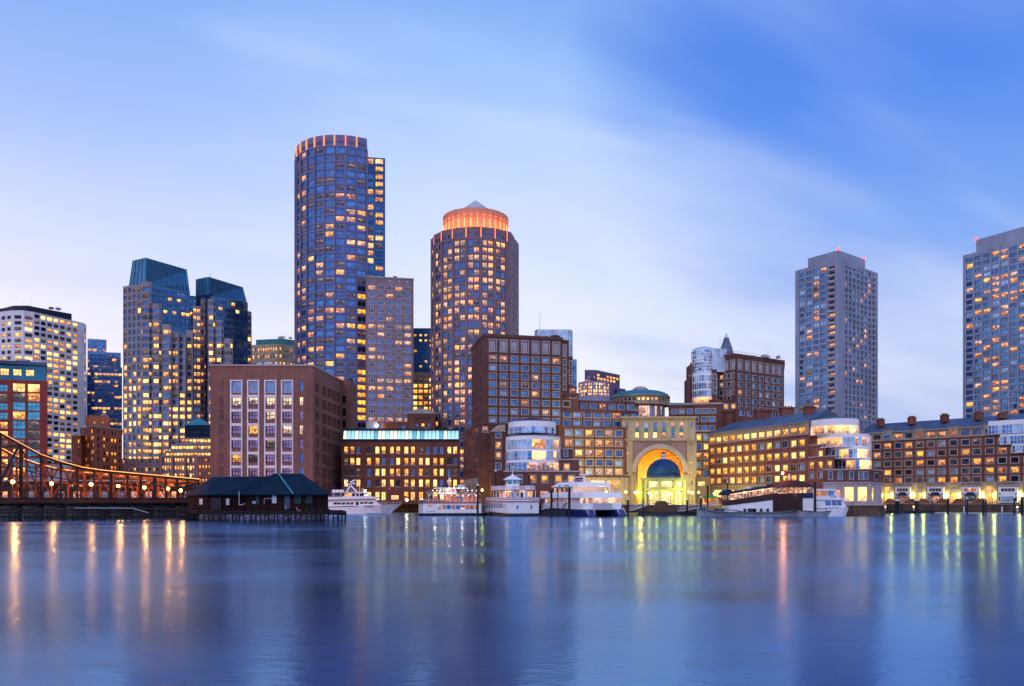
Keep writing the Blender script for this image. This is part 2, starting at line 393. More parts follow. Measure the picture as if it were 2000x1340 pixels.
class Thing:
    """one building: an Empty at its base, wall / roof / trim meshes and its windows as children"""
    def __init__(s, name, loc, label, cat, wall, group=None, seed=1):
        s.o = empty(name, loc, 0, label, cat, group); s.loc = Vector(loc)
        s.wall = MB(); s.roof = MB(); s.trim = MB(); s.win = []; s.wallm = wall; s.rng = random.Random(seed)
        s.extra = []; s.roofm = M['cap']; s.trimm = M['trim']; s.wmats = [M[wall]]
        s.wname = 'window'
    def wm(s, key):
        m = M[key]
        if m not in s.wmats: s.wmats.append(m)
        return s.wmats.index(m)
    def face(s, A, B, z0, z1, sets=(), m=None):
        """wall from plan point A to B (left to right as seen), with window sets measured in photo pixels"""
        A, B = Vector(A[:2]), Vector(B[:2]); u = B - A; Lw = u.length
        if Lw < .05: return
        u = u / Lw; nrm = Vector((u.y, -u.x)); ang = math.atan2(u.y, u.x)
        mi = s.wm(m) if m else 0
        def tx(px):
            k = (px - 1000) / F; den = u.x - k * u.y
            return (k * A.y - A.x) / den if abs(den) > 1e-9 else 0
        ops = []
        for w in sets:
            xs = w['xs']; xr = w.get('xr', xs[len(xs) // 2])
            if w.get('t'):      # columns as fractions of the wall length
                ts = [f * Lw for f in xs]; ww = w['w']; Dr = A.y + u.y * (w.get('tr', 0) * Lw)
                Dr = w.get('D', Dr)
            else:
                ts = [tx(x) for x in xs]; tm = tx(xr); ww = abs(tx(xr + w['w'] / 2) - tx(xr - w['w'] / 2)); Dr = A.y + u.y * tm
            hh = w['h'] / F * Dr
            for ri, yc in enumerate(w['ys']):
                zb = CZ + (HY - yc) / F * Dr - hh / 2
                rb = s.rng.random()
                for ci, t in enumerate(ts):
                    if t - ww / 2 < .05 or t + ww / 2 > Lw - .05 or zb < z0 + .03 or zb + hh > z1 - .03: continue
                    if 'keep' in w and not w['keep'](ri, ci): continue
                    mx = w.get('mix', [('dark', 1)])
                    if callable(mx): mx = mx(ri, len(w['ys']))
                    if w.get('band', 0) and rb < w['band']: mx = w.get('bmix', mx)
                    g = pick(s.rng, mx)
                    ops.append((t - ww / 2, t + ww / 2, zb, zb + hh, w['st'], g))
        # wall cells
        us = sorted({0.0, Lw} | {round(o[0], 4) for o in ops} | {round(o[1], 4) for o in ops})
        hit = {}
        zs = sorted({z0, z1} | {round(o[2], 4) for o in ops} | {round(o[3], 4) for o in ops})
        iu = {v: i for i, v in enumerate(us)}; iz = {v: i for i, v in enumerate(zs)}
        bad = set(); good = []
        for o in ops:
            cells = [(i, j) for i in range(iu[round(o[0], 4)], iu[round(o[1], 4)]) for j in range(iz[round(o[2], 4)], iz[round(o[3], 4)])]
            if any(c in bad for c in cells): continue
            bad.update(cells); good.append(o)
        W3 = lambda t, z, d=0.0: (A.x + u.x * t - nrm.x * d, A.y + u.y * t - nrm.y * d, z)
        for j in range(len(zs) - 1):
            i = 0
            while i < len(us) - 1:
                if (i, j) in bad: i += 1; continue
                k = i
                while k < len(us) - 1 and (k, j) not in bad: k += 1
                s.wall.face([W3(us[i], zs[j]), W3(us[k], zs[j]), W3(us[k], zs[j + 1]), W3(us[i], zs[j + 1])], mi); i = k
        for a, b, c, d_, st, g in good:
            dp = st.depth
            s.wall.face([W3(a, c), W3(a, c, dp), W3(a, d_, dp), W3(a, d_)], mi); s.wall.face([W3(b, c, dp), W3(b, c), W3(b, d_), W3(b, d_, dp)], mi)
            s.wall.face([W3(a, d_, dp), W3(b, d_, dp), W3(b, d_), W3(a, d_)], mi); s.wall.face([W3(a, c), W3(b, c), W3(b, c, dp), W3(a, c, dp)], mi)
            cx_, cy_ = A.x + u.x * (a + b) / 2, A.y + u.y * (a + b) / 2
            vis = abs(nrm.x * cx_ + nrm.y * cy_) / math.hypot(cx_, cy_)
            s.win.append(((b - a) * (d_ - c) / (cy_ ** 2) * vis, (cx_, cy_, c), ang, round(b - a, 2), round(d_ - c, 2), st, g, m or s.wallm))
    def ring(s, pts, z0, z1, specs=None, roof=True, m=None, rm=None, cap=.0):
        """closed footprint; specs: {edge index: [sets]}; edges run left to right as seen from the front"""
        n = len(pts)
        for i in range(n): s.face(pts[i], pts[(i + 1) % n], z0, z1, (specs or {}).get(i, ()), m)
        if roof: s.roof.face([(p[0], p[1], z1 - .05) for p in pts], 0)
        if cap:
            c = sum((Vector(p[:2]) for p in pts), Vector((0, 0))) / n
            o = [c + (Vector(p[:2]) - c) * (1 + .35 / max((Vector(p[:2]) - c).length, 1)) for p in pts]
            s.trim.prism(o, z1 - cap, z1 + .12)
    def finish(s, limit=100):
        for mb, nm, mt in ((s.wall, 'wall', s.wmats), (s.roof, 'roof', s.roofm), (s.trim, 'cornice', s.trimm)):
            if mb.f: mb.build(nm, mt, s.o, s.loc)
        s.win.sort(key=lambda w: -w[0])
        rest = MB(); rm = []
        for k, (_, p, ang, w, h, st, g, wl) in enumerate(s.win):
            key = (id(st), w, h, g, wl)
            mats = [G[g] if g in G else M[g], M[st.fm], M[st.sm], M[wl]]
            if key not in WM: WM[key] = window_mb(st, w, h, g, wl)
            mb = WM[key]
            if k < limit:
                mk = ('mesh',) + key
                if mk not in WM:
                    o = mb.build(s.wname, mats, s.o); WM[mk] = o.data
                else:
                    o = bpy.data.objects.new(s.wname, WM[mk]); COL.objects.link(o); o.parent = s.o
                o.location = Vector(p) - s.loc; o.rotation_euler = (0, 0, ang)
            else:
                ix = []
                for q in mats:
                    if q not in rm: rm.append(q)
                    ix.append(rm.index(q))
                c_, s_ = math.cos(ang), math.sin(ang)
                for f, m_, uv in zip(mb.f, mb.m, mb.uv):
                    rest.face([(p[0] + c_ * mb.v[i][0] - s_ * mb.v[i][1], p[1] + s_ * mb.v[i][0] + c_ * mb.v[i][1], p[2] + mb.v[i][2]) for i in f], ix[m_], uv)
        if rest.f: tag(rest.build(s.wname, rm, s.o, s.loc), kind='stuff')
    def part(s, mb, name, mats, label=None, smooth=False):
        o = mb.build(name, mats, s.o, s.loc, smooth)
        if label: o['label'] = label
        return o
def rows(y0, pitch, n): return [y0 + pitch * k for k in range(n)]
def cols(x0, x1, n): return [x0 + (x1 - x0) * k / (n - 1) for k in range(n)] if n > 1 else [x0]
def ray(p, d):
    """plan point d metres farther away than p, narrowing a little like a real rear corner out of sight"""
    p = Vector(p[:2]); r = p.normalized(); return p + r * d
def back(A, B, dep):
    """two hidden rear corners making a box out of the visible wall A-B"""
    A, B = Vector(A[:2]), Vector(B[:2]); u = (B - A).normalized(); n = Vector((-u.y, u.x)) * dep
    b = B + n if (B + n).x * B.y / (B + n).y <= B.x else ray(B, dep)
    a = A + n if (A + n).x * A.y / (A + n).y >= A.x else ray(A, dep)
    return [b, a]
GZ = 3.0        # quay level
# ================================================================ SETTING: water, land, quay
def water():
    m = bpy.data.materials.new('harbour water'); m.use_nodes = True; t = m.node_tree; b = t.nodes['Principled BSDF']
    p = pos_(t)
    mp = nn(t, 'ShaderNodeMapping'); t.links.new(p, mp.inputs[0]); mp.inputs['Scale'].default_value = (.62, 1.0, 1)
    mp.inputs['Rotation'].default_value = (0, 0, R(8))
    a = noise(t, mp.outputs[0], 2.2, 3, .6, .4); c_ = noise(t, mp.outputs[0], .16, 3, .5)
    h = mth(t, 'ADD', mth(t, 'MULTIPLY', a, .11), mth(t, 'MULTIPLY', c_, .45))
    bn = nn(t, 'ShaderNodeBump'); bn.inputs['Distance'].default_value = .5; bn.inputs['Strength'].default_value = .25
    t.links.new(h, bn.inputs['Height'])
    rg = maprange(t, noise(t, mp.outputs[0], .05, 2), .3, .7, .15, .24)
    b.inputs['Base Color'].default_value = (.001, .050, .19, 1); b.inputs['Roughness'].default_value = .9; b.inputs['Specular IOR Level'].default_value = 0
    gl = nn(t, 'ShaderNodeBsdfAnisotropic'); gl.inputs['Color'].default_value = (.37, .62, .94, 1); t.links.new(rg, gl.inputs['Roughness']); t.links.new(bn.outputs[0], gl.inputs['Normal'])
    fr = nn(t, 'ShaderNodeFresnel'); fr.inputs['IOR'].default_value = 1.8; t.links.new(bn.outputs[0], fr.inputs['Normal'])
    ms = nn(t, 'ShaderNodeMixShader'); t.links.new(mth(t, 'MULTIPLY', fr.outputs[0], 1.5, clamp=True), ms.inputs[0]); t.links.new(b.outputs[0], ms.inputs[1]); t.links.new(gl.outputs[0], ms.inputs[2])
    t.links.new(ms.outputs[0], t.nodes['Material Output'].inputs['Surface'])
    mb = MB(); mb.face([(-6000, -300, 0), (6000, -300, 0), (6000, 9000, 0), (-6000, 9000, 0)])
    tag(mb.build('water', m), kind='structure')
water()
quay = [P(-900, 345), P(400, 345), P(905, 336), P(906, 272), P(1212, 270), P(1213, 262), P(1372, 262), P(1373, 288), P(1560, 251), P(1722, 249), P(1730, 323), P(2300, 262)]
def land():
    mb = MB()
    far = [(9000, 262), (9000, 8900), (-9000, 8900), (-9000, 345)]
    pts = [(q[0], q[1], GZ) for q in quay] + [(x, y, GZ) for x, y in far]
    from mathutils.geometry import tessellate_polygon
    tri = tessellate_polygon([[Vector(p) for p in pts]])
    for a, b, c_ in tri:
        q = [pts[a], pts[b], pts[c_]]
        n = (Vector(q[1]) - Vector(q[0])).cross(Vector(q[2]) - Vector(q[0]))
        mb.face(q if n.z > 0 else q[::-1])
    tag(mb.build('ground', M['pave']), kind='structure')
    e = empty('quay_wall', (quay[0][0], quay[0][1], 0), 0, 'brown stone quay wall with pale coping along the whole waterfront', 'quay wall')
    w = MB(); cp = MB(); off = Vector((quay[0][0], quay[0][1], 0))
    qq = list(quay) + [Vector((9000, 262))]
    for a, b in zip(qq, qq[1:]):
        u = (b - a).normalized(); n = Vector((u.y, -u.x)) * .25
        w.face([(a.x + n.x, a.y + n.y, -2), (b.x + n.x, b.y + n.y, -2), (b.x + n.x, b.y + n.y, GZ + .05), (a.x + n.x, a.y + n.y, GZ + .05)])
        n2 = n * 1.5
        cp.beam((a.x + n.x, a.y + n.y, GZ + .17), (b.x + n.x, b.y + n.y, GZ + .17), .7, .24)
    w.build('wall', M['seaw'], e, off); cp.build('coping', M['trim'], e, off)
land()
# ================================================================ BUILDINGS
ST = dict(
 plain=Style(nv=1, fw=.1, fm='dframe'),
 wide=Style(nv=2, fw=.1, fm='dframe', depth=.5),
 band=Style(nv=5, fw=.06, fm='dframe', depth=.15, bar=.07),
 bay=Style(nv=1, nh=0, fw=.42, fm='bframe', depth=.35, bar=.2),
 pair=Style(nv=1, fw=.16, fm='bframe', depth=.35, bar=.22),
 pall=Style(kind='pall', fm='bframe', sm='wframe', fw=.08, depth=.3, nh=1, bar=.1),
 rowes=Style(nv=2, fw=.14, fm='dframe', sur=.34, sm='trim', depth=.3, bar=.10),
 rowesw=Style(nv=2, fw=.12, fm='wframe', sur=.34, sm='trim', depth=.3, bar=.08),
 rpanel=Style(kind='panel', sur=.34, sm='concl', fw=0, depth=.3),
 arch=Style(kind='arch', nv=1, nh=2, fw=.1, fm='dframe', depth=.35, bar=.08, sill=.2, sm='trim'),
 harbor=Style(nv=1, fw=.1, fm='dframe', depth=.28, bar=.1),
 slit=Style(nv=0, fw=.06, fm='dframe', depth=.35),
 balc=Style(kind='balcony', fw=.1, nv=1, depth=1.0, sm='concl'),
 circ=Style(kind='circ', fw=0, depth=.25),
 stone=Style(nv=1, nh=1, fw=.1, fm='gframe', depth=.3, sur=.2, sm='trim'),
 french=Style(nv=3, nh=3, fw=.16, fm='wframe', depth=.25, bar=.10),
)
def mixlo(r, n): # brighter low storeys
    k = r / n
    return [('dark', 1.0 - k * .6), ('dim', .5), ('lit', .12 + k * 1.1), ('hot', .05 + k * .35), ('warm', .12)]

G['curtp'] = glass('deep blue tower glass', (.03, .105, .24), .8)
# ---- tall cylinder tower
def tower_a():
    Dc = 479.0; Rr = 95 / F * Dc; c = P(675, Dc); zt = ZT(262, 450); T = Thing('office_tower', (c.x, c.y, GZ), 'tallest tower, a blue glass and granite cylinder with a notched glowing crown', 'tower', 'rowp', seed=11)
    th = math.atan2(c.x, c.y)
    def pt(k, r=Rr): a = R(12 * k) - th; return Vector((c.x + r * math.sin(a), c.y - r * math.cos(a)))
    pts = [pt(k) for k in range(-7, 3)]
    zc = ZT(284, 450)
    def mx(r, n):
        k = r / n
        return [('blue', .55 - .3 * k), ('dark', .9 - .45 * k), ('dim', .75), ('warm', .15), ('soft', .05 + .55 * k), ('lit', .35 * k)]
    ys = rows(291, 14.95, 37)
    for i, (a, b) in enumerate(zip(pts, pts[1:])):
        last = i == len(pts) - 2
        T.face(a, b, GZ, zc, [dict(xs=[.5], t=1, D=450, w=(b - a).length * .86, h=11.4, ys=ys, st=ST['bay'], mix=(mx if not last else (lambda r, n: [('black', .6), ('gold', .1 + r / n), ('dim', .4)] if r > 17 else mx(r, n))))])
        T.face(a, b, zc, zt, [dict(xs=[.27, .5, .73], t=1, D=450, w=(b - a).length * .16, h=6, ys=[277], st=ST['plain'], mix=[('dark', 3), ('gold', 1)])], m='rowp')
        # vertical piers and floor ribs
    for k in range(-7, 3):
        p = pt(k, Rr + .18); T.trim.box((p.x, p.y, GZ), (.9, .7, zc - GZ), 0, R(12 * k) - th)
    T.trimm = M['rowp']
    bl = [Vector((c.x + Rr * .3, c.y + Rr)), Vector((c.x - Rr, c.y + Rr))]
    T.face(pts[-1], bl[0], GZ, zt); T.roof.face([(p.x, p.y, zt - 3) for p in pts + bl])
    # flat wing at the left edge
    l0, l1 = P(575.5, 481), P(580.5, 478)
    T.ring([l0, l1] + back(l0, l1, 22), GZ, ZT(299, 480), m='pink')
    f = MB()
    for k in range(-6, 2):
        p = pt(k, Rr + .35); 
        f = MB(); f.box((p.x, p.y, ZT(283, 450)), (.55, .5, 5.6), 0, R(12 * k) - th); T.part(f, 'light_fin', M['fin'])
    # blue slab on the right
    a, b = P(714.8, 474), P(752, 476); z2 = ZT(306.5, 474)
    T.ring([a, b] + back(a, b, 25), GZ, z2, {0: [dict(xs=[722.5, 741], w=14.5, h=9.8, ys=rows(316, 14.95, 16), st=ST['band'], mix=[('blue', 1.2), ('curtp', .6), ('lit', .5), ('hot', .2), ('dim', .4)])]}, m='curt')
    g = MB()      # mullion grid of the slab
    u = (b - a).normalized()
    for k in range(9):
        q = a + (b - a) * (k / 8); g.box((q.x, q.y - .08, ZT(540, 474)), (.22, .2, z2 - ZT(540, 474)), 0)
    for k in range(32):
        z = ZT(312 + 7.47 * k, 474); q = (a + b) / 2; g.box((q.x, q.y - .06, z), ((b - a).length, .16, .2), 0)
    T.part(g, 'mullion_grid', M['bframe'])
    T.finish()
tower_a()
# ---- slab with round-headed windows
def slab_b():
    D = 446; a, b = P(714.5, D), P(807.8, D + 5); zt = ZT(539.5, D); T = Thing('office_slab', (a.x, a.y, GZ), 'rose granite slab of stepped three-part arched windows beside the tallest tower', 'office building', 'pink', seed=5)
    xs = [726.4, 743.8, 761.2, 778.9, 796.3]
    def mx(r, n):
        if r in (2, 3, 15, 16): return [('dark', 6), ('dim', 1)]
        if r in (0, 1, 8, 10, 14): return [('dark', 2), ('lit', 1), ('dim', 1)]
        return [('dark', .7), ('soft', 1.6), ('lit', .5), ('dim', .4)]
    T.ring([a, b] + back(a, b, 28), GZ, zt, {0: [dict(xs=xs, w=12.4, h=11.2, ys=rows(560.6, 15.08, 19), st=ST['pall'], mix=mx),
        dict(xs=xs[2:], w=4.2, h=4.2, ys=[549], st=ST['circ'], mix=[('pale', 1)]), dict(xs=xs[:2], w=4.2, h=4.2, ys=[548], st=ST['circ'], mix=[('dark', 1)])]}, cap=.5)
    T.finish()
slab_b()
# ---- second cylinder tower with the glowing drum
def tower_c():
    Dc = 440.0; Rr = 86 / F * Dc; Dn = Dc - Rr; c = P(929, Dc)
    T = Thing('office_tower', (c.x, c.y, GZ), 'round granite tower topped by an orange lit drum and shallow cone', 'tower', 'pinkd', seed=21)
    pt = lambda a, r=Rr: Vector((c.x + r * math.sin(R(a)), c.y - r * math.cos(R(a))))
    an = [-81, -63, -45, -27, -9, 9, 27, 45]; pts = [pt(a) for a in an]
    zt = ZT(443, Dn)
    def mx(r, n):
        k = r / n
        return [('dark', 1.0), ('blue', .25), ('dim', .5), ('soft', .8 - .4 * abs(k - .25)), ('lit', .45), ('warm', .12)]
    for i, (a, b) in enumerate(zip(pts, pts[1:])):
        L_ = (b - a).length
        T.face(a, b, GZ, zt, [dict(xs=[.29, .71], t=1, D=Dn, w=L_ * .34, h=10.2, ys=rows(472.6, 14.65, 34), st=ST['pair'], mix=mx, band=.28, bmix=[('soft', 3), ('lit', 1.5), ('dim', .6), ('dark', .5)]),
                              dict(xs=[.31, .69], t=1, D=Dn, w=L_ * .22, h=7, ys=[458], st=ST['plain'], mix=[('dark', 3), ('dim', 1)])])
    for a in an:
        p = pt(a, Rr + .12); T.trim.box((p.x, p.y, GZ), (1.1, .6, zt - GZ), 0, R(a))
    T.trimm = M['pinkd']
    e0 = pts[-1]; e1 = P(998, Dc - Rr * .62); e2 = P(1013.4, Dc + 6)
    zc2 = ZT(453.5, e1.y)
    T.face(e0, e1, GZ, zc2); T.face(e1, e2, GZ, zc2, [dict(xs=[.3, .62], t=1, D=Dn, w=1.6, h=8, ys=rows(480, 14.65, 25), st=ST['slit'], mix=[('dark', 4), ('black', 3), ('pink', .6), ('pale', 1)])])
    bk = [Vector((e2.x, c.y + Rr)), Vector((c.x - Rr * .9, c.y + Rr))]
    T.face(e2, bk[0], GZ, zc2); T.face(bk[1], pts[0], GZ, zt)
    T.roof.face([(p.x, p.y, zc2 - .1) for p in pts + [e1, e2] + bk])
    # drum
    rd = 62.6 / F * Dc; zd0, zd1 = zt - .2, ZT(405.5, Dc - rd)
    dr = MB(); dr.lathe(c, [(rd, zd0), (rd, zd0 + (zd1 - zd0) * .70), (rd + .25, zd0 + (zd1 - zd0) * .72), (rd + .25, zd1), (rd - .8, zd1), (rd - .8, zd1 - 2)], 48)
    T.part(dr, 'crown_drum', M['rose'])
    for k in range(32):
        a = 360 / 32 * (k + .5)
        if 95 < a < 265: continue
        p = pt(a, rd + .08); f = MB(); f.box((p.x, p.y, zd0 + 2.6), (.62, .3, 4.7), 0, R(a)); T.part(f, 'light_slot', M['finh'])
        p = pt(a, rd + .28); f = MB(); f.box((p.x, p.y, zd0 + 8.5), (.55, .16, .55), 0, R(a)); T.part(f, 'drum_opening', M['finh'])
        p = pt(a + 5.6, rd + .3); f = MB(); f.box((p.x, p.y, zd0 + 7.4), (.22, .2, zd1 - zd0 - 7.3), 0, R(a + 5.6)); T.part(f, 'drum_rib', M['rose'])
    cn = MB(); zr = ZT(404, Dc - 6); cn.lathe(c, [(rd * .42, zd1 - 2), (rd * .42, zr + .2), (0, ZT(391, Dc))], 24); T.part(cn, 'cone_roof', M['paintg'])
    for a in an[:-1]:
        p = pt(a + 18, Rr + .3); f = MB(); f.box((p.x, p.y, zt - 5.2), (.45, .3, 5.0), 0, R(a + 18)); T.part(f, 'light_fin', M['fin'])
    # uplights standing in the gutter round the drum
    for k in range(9):
        a = -80 + 20 * k; p = pt(a, rd + 5.0)
        l = bpy.data.lights.new('uplight', 'SPOT'); l.energy = 3600; l.color = (1, .22, .06); l.spot_size = R(120); l.spot_blend = .8; l.shadow_soft_size = .4
        o = bpy.data.objects.new('uplight', l); COL.objects.link(o); o.parent = T.o; o.location = Vector((p.x, p.y, zt + .4)) - T.loc
        dv = Vector((c.x - p.x, c.y - p.y, 9)); o.rotation_euler = dv.to_track_quat('-Z', 'Y').to_euler()
    T.finish()
tower_c()
# ---- curved white tower, far left
def tower_white():
    zt = ZT(606, 460)
    q = [PT(-70, 620, zt), PT(0, 609, zt), PT(24, 606.3, zt), PT(46, 606.3, zt), PT(66, 609.3, zt), PT(164, 631, zt), PT(168.5, 634.5, zt)]
    T = Thing('office_tower', (q[0].x, q[0].y, GZ), 'white concrete office tower with rounded corners and lit window grid, at left edge', 'tower', 'white', seed=31)
    mx = [('black', .8), ('lit', 1.4), ('hot', 1.0), ('warm', .3), ('dim', .4)]
    kw = dict(st=ST['wide'], mix=mx, h=6.9, band=.2, bmix=[('black', 4), ('dim', 1), ('warm', .5)])
    n = 26
    def fl(f, w): return [dict(xs=f, t=1, D=460, w=w, ys=rows(619, 11.35, n), **kw)]
    sp = {0: fl([.1, .3, .5, .7, .9], 3.6), 1: fl([.27, .73], 2.9), 2: fl([.5], 3.9), 3: fl([.5], 3.9),
          5: fl([.5], 2.4), 4: [dict(xs=cols(72.5, 159.5, 8), w=9.6, ys=rows(623.5, 11.2, n), xr=98, **kw)]}
    T.ring(q + [ray(q[-1], 40), ray(q[0], 60)], GZ, zt, sp)
    zc = ZT(595, 462)
    r = [PT(-70, 608, zc), PT(-5, 601, zc), PT(18, 595.5, zc), PT(46, 595.3, zc), PT(133, 611.8, zc)]
    r2 = [v + Vector((0, 4)) for v in r]
    cp = MB(); cp.prism([tuple(v) for v in r2] + [tuple(ray(r2[-1], 25)), tuple(ray(r2[0], 40))], zt - .3, zc + .5); T.part(cp, 'roof_plant', M['cap'])
    T.finish()
tower_white()
# ---- stepped blue glass block
M['curtl'] = mat('light blue glass curtain wall', (.09, .20, .42), .12, .22, .12, .6)
def blue_step():
    T = Thing('glass_office', (*P(174, 560), GZ), 'stepped sky blue glass office block between the white tower and the twin-peaked tower', 'office building', 'curtl', seed=7)
    mx = [('blue', 1.2), ('dark', .5), ('dim', .4), ('warm', .35), ('lit', .15)]
    def bl(x0, x1, y0, D, y1=None, n=8, dd=4, lo=0):
        a, b = P(x0, D), P(x1, D + dd); zt = ZT(y0, D)
        ny = int((880 - y0) / 7.4)
        T.ring([a, b] + back(a, b, 20), GZ, zt, {0: [dict(xs=cols(x0 + 4, x1 - 4, n), w=(x1 - x0 - 4) / n * .9, h=4.6, ys=rows(y0 + 8, 7.4, ny), st=ST['slit'], band=.22, bmix=[('warm', 1), ('lit', 2), ('blue', 1)], mix=(lambda r, k: [('blue', 1), ('dark', 1), ('dim', .8), ('lit', .7 if r > 16 else .15)]))]})
    bl(171, 208, 661.5, 585, n=4); bl(174, 236, 687, 570, n=7); bl(184, 238.5, 716, 560, n=7); bl(170, 186, 723, 565, n=2)
    T.finish()
blue_step()
# ---- twin-peaked tower
def twin():
    D = 440
    T = Thing('office_tower', (*P(280, D), GZ), 'twin-peaked stone and blue glass tower with two teal mansard tops', 'tower', 'sgrey', seed=41)
    lo = lambda r, n: [('blue', .5), ('dark', 1.7 - 1.3 * r / n), ('lit', .1 + 2.2 * (r / n) ** 1.3), ('hot', 1.8 * (r / n) ** 1.5), ('dim', .5)]
    pitch = 13.75; Y0 = 566
    def stepc(x0, x1, y0, D0, D1=None, n=1, wf=.66, dep=12, hh=7.6, mix=lo, m=None, st='plain', bayed=False):
        """a vertical stone stack with its own top"""
        D1 = D1 or D0; a, b = P(x0, D0), P(x1, D1); zt = ZT(y0, D0)
        k0 = max(0, math.ceil((y0 + 5 - Y0) / pitch)); ys = [Y0 + pitch * k for k in range(k0, 26)]
        w = (x1 - x0) / n * wf; sets = [dict(xs=[x0 + (x1 - x0) * (i + .5) / n for i in range(n)], w=w, h=hh, ys=ys, st=ST[st], mix=lambda r, nn_: mix(r + k0, 26))]
        if bayed:
            nrm = Vector((0, -1)); w4 = (b - a) * .2; f0, f1 = a + w4 + nrm * 1.2, b - w4 + nrm * 1.2
            sets[0].update(xs=[.5], t=1, D=D0, w=(f1 - f0).length * .86)
            s2 = [dict(xs=[.5], t=1, D=D0, w=(f0 - a).length * .7, h=hh, ys=ys, st=ST['slit'], mix=lambda r, nn_: mix(r + k0, 26))]
            T.ring([a, f0, f1, b] + back(a, b, dep), GZ, zt, {1: sets, 0: s2, 2: s2}, m=m)
        else: T.ring([a, b] + back(a, b, dep), GZ, zt, {0: sets}, m=m)
    core = lambda r, n: [('curtp', 5), ('dark', 1.4), ('dim', .2), ('lit', .12)]
    # glass cores
    def gcore(x0, x1, y0, D0, D1, nb, y1=905):
        a, b = P(x0, D0), P(x1, D1); zt = ZT(y0, D0)
        T.ring([a, b] + back(a, b, 26), GZ, zt, {0: [dict(xs=cols(x0 + 4, x1 - 4, nb), w=(x1 - x0 - 2) / nb * .94, h=6.4, ys=rows(y0 + 10, pitch * .93, 24), xr=x0 + 8, st=ST['slit'], mix=core, band=.16, bmix=[('lit', 1.5), ('hot', .6), ('curtp', 1.6)])]}, m='curt')
        return a, b, zt
    gcore(252, 284, 556, 446, 443, 4)
    a1, b1, z1 = gcore(284, 371, 556, 443, 458, 10)
    gcore(368, 386, 577, 462, 464, 2)
    a2, b2, z2 = gcore(384, 411, 578, 462, 458, 3)
    a3, b3, z3 = gcore(411, 484, 578, 458, 474, 9)
    # left face: four narrow glazed strips between stone piers
    stepc(240.3, 276, 559.5, 446, 441, n=4, wf=.62, hh=9.2)
    stepc(276, 297, 551, 439, bayed=True); stepc(297, 316, 594, 437.5, bayed=True); stepc(316, 335, 634, 436, bayed=True)
    stepc(335, 349, 650, 438, n=1, wf=.7); stepc(349, 362.5, 655, 440, n=1); stepc(362.5, 376.5, 645, 444, n=1, wf=.55)
    stepc(376.5, 392, 597, 456, 458, n=2, wf=.8, mix=lambda r, n: [('lit', 1), ('gold', .8), ('dark', .6)])
    stepc(392, 405.5, 583, 458, 460, n=2, wf=.7, mix=lambda r, n: [('dark', 1), ('warm', .7), ('dim', .5)], m='pinkd')
    stepc(405.5, 421, 585, 452, bayed=True); stepc(421, 437, 626, 451, bayed=True); stepc(437, 455, 662, 450, bayed=True)
    stepc(483, 491.5, 607, 474, 477, n=1, hh=8)
    # mansard tops
    def mans(pl, pr, pcorner, tl, tc, tr, zb, ztop, name):
        mb = MB(); A, C_, B = pl, pcorner, pr
        bk = [ray(B, 20), ray(A, 24)]
        tb = [ray(tr, 14), ray(tl, 14)]
        base = [A, C_, B] + bk; top = [tl, tc, tr] + tb
        mb.prism([tuple(v) for v in base], zb, ztop, 0, 0, [tuple(v) for v in top])
        # standing seams
        for k in range(1, 14):
            p = C_ + (B - C_) * k / 14; q = tc + (tr - tc) * k / 14
            mb.beam((p.x, p.y - .1, zb), (q.x, q.y - .1, ztop), .18, .22, 1)
        for k in range(0, 4):
            p = A + (C_ - A) * k / 4; q = tl + (tc - tl) * k / 4
            mb.beam((p.x, p.y - .1, zb), (q.x, q.y - .1, ztop), .16, .2, 1)
        # ribs carrying on below the eave
        T.part(mb, name, [M['slope'], M['cap']])
    zA = ZT(505, 448)
    mans(P(251.5, 452), P(370.5, 458), P(283.5, 443), PT(259.5, 509, zA), PT(284.5, 503.2, zA), PT(365, 526.5, zA), z1, zA, 'mansard_roof')
    zB = ZT(541.5, 462)
    mans(P(382.5, 466), P(482.5, 474), P(408, 458.5), PT(383, 545.5, zB), PT(407, 540.5, zB), PT(474.5, 561, zB), z3, zB, 'mansard_roof')
    # tall glazed slope strips just under the left roof
    mb = MB()
    for k in range(14):
        x = 287 + k * 6; p = P(x, 443.3 + (x - 284) / 87 * 15); mb.box((p.x, p.y - .15, ZT(572, p.y)), (.3, .3, ZT(558, p.y) - ZT(572, p.y)))
    T.part(mb, 'roof_rib', M['cap'])
    b = MB(); b.bar((P(411, 470).x, 470, ZT(541, 465)), (P(411, 470).x, 470, ZT(530, 465)), .12); T.part(b, 'antenna', M['steel'])
    T.finish()
twin()
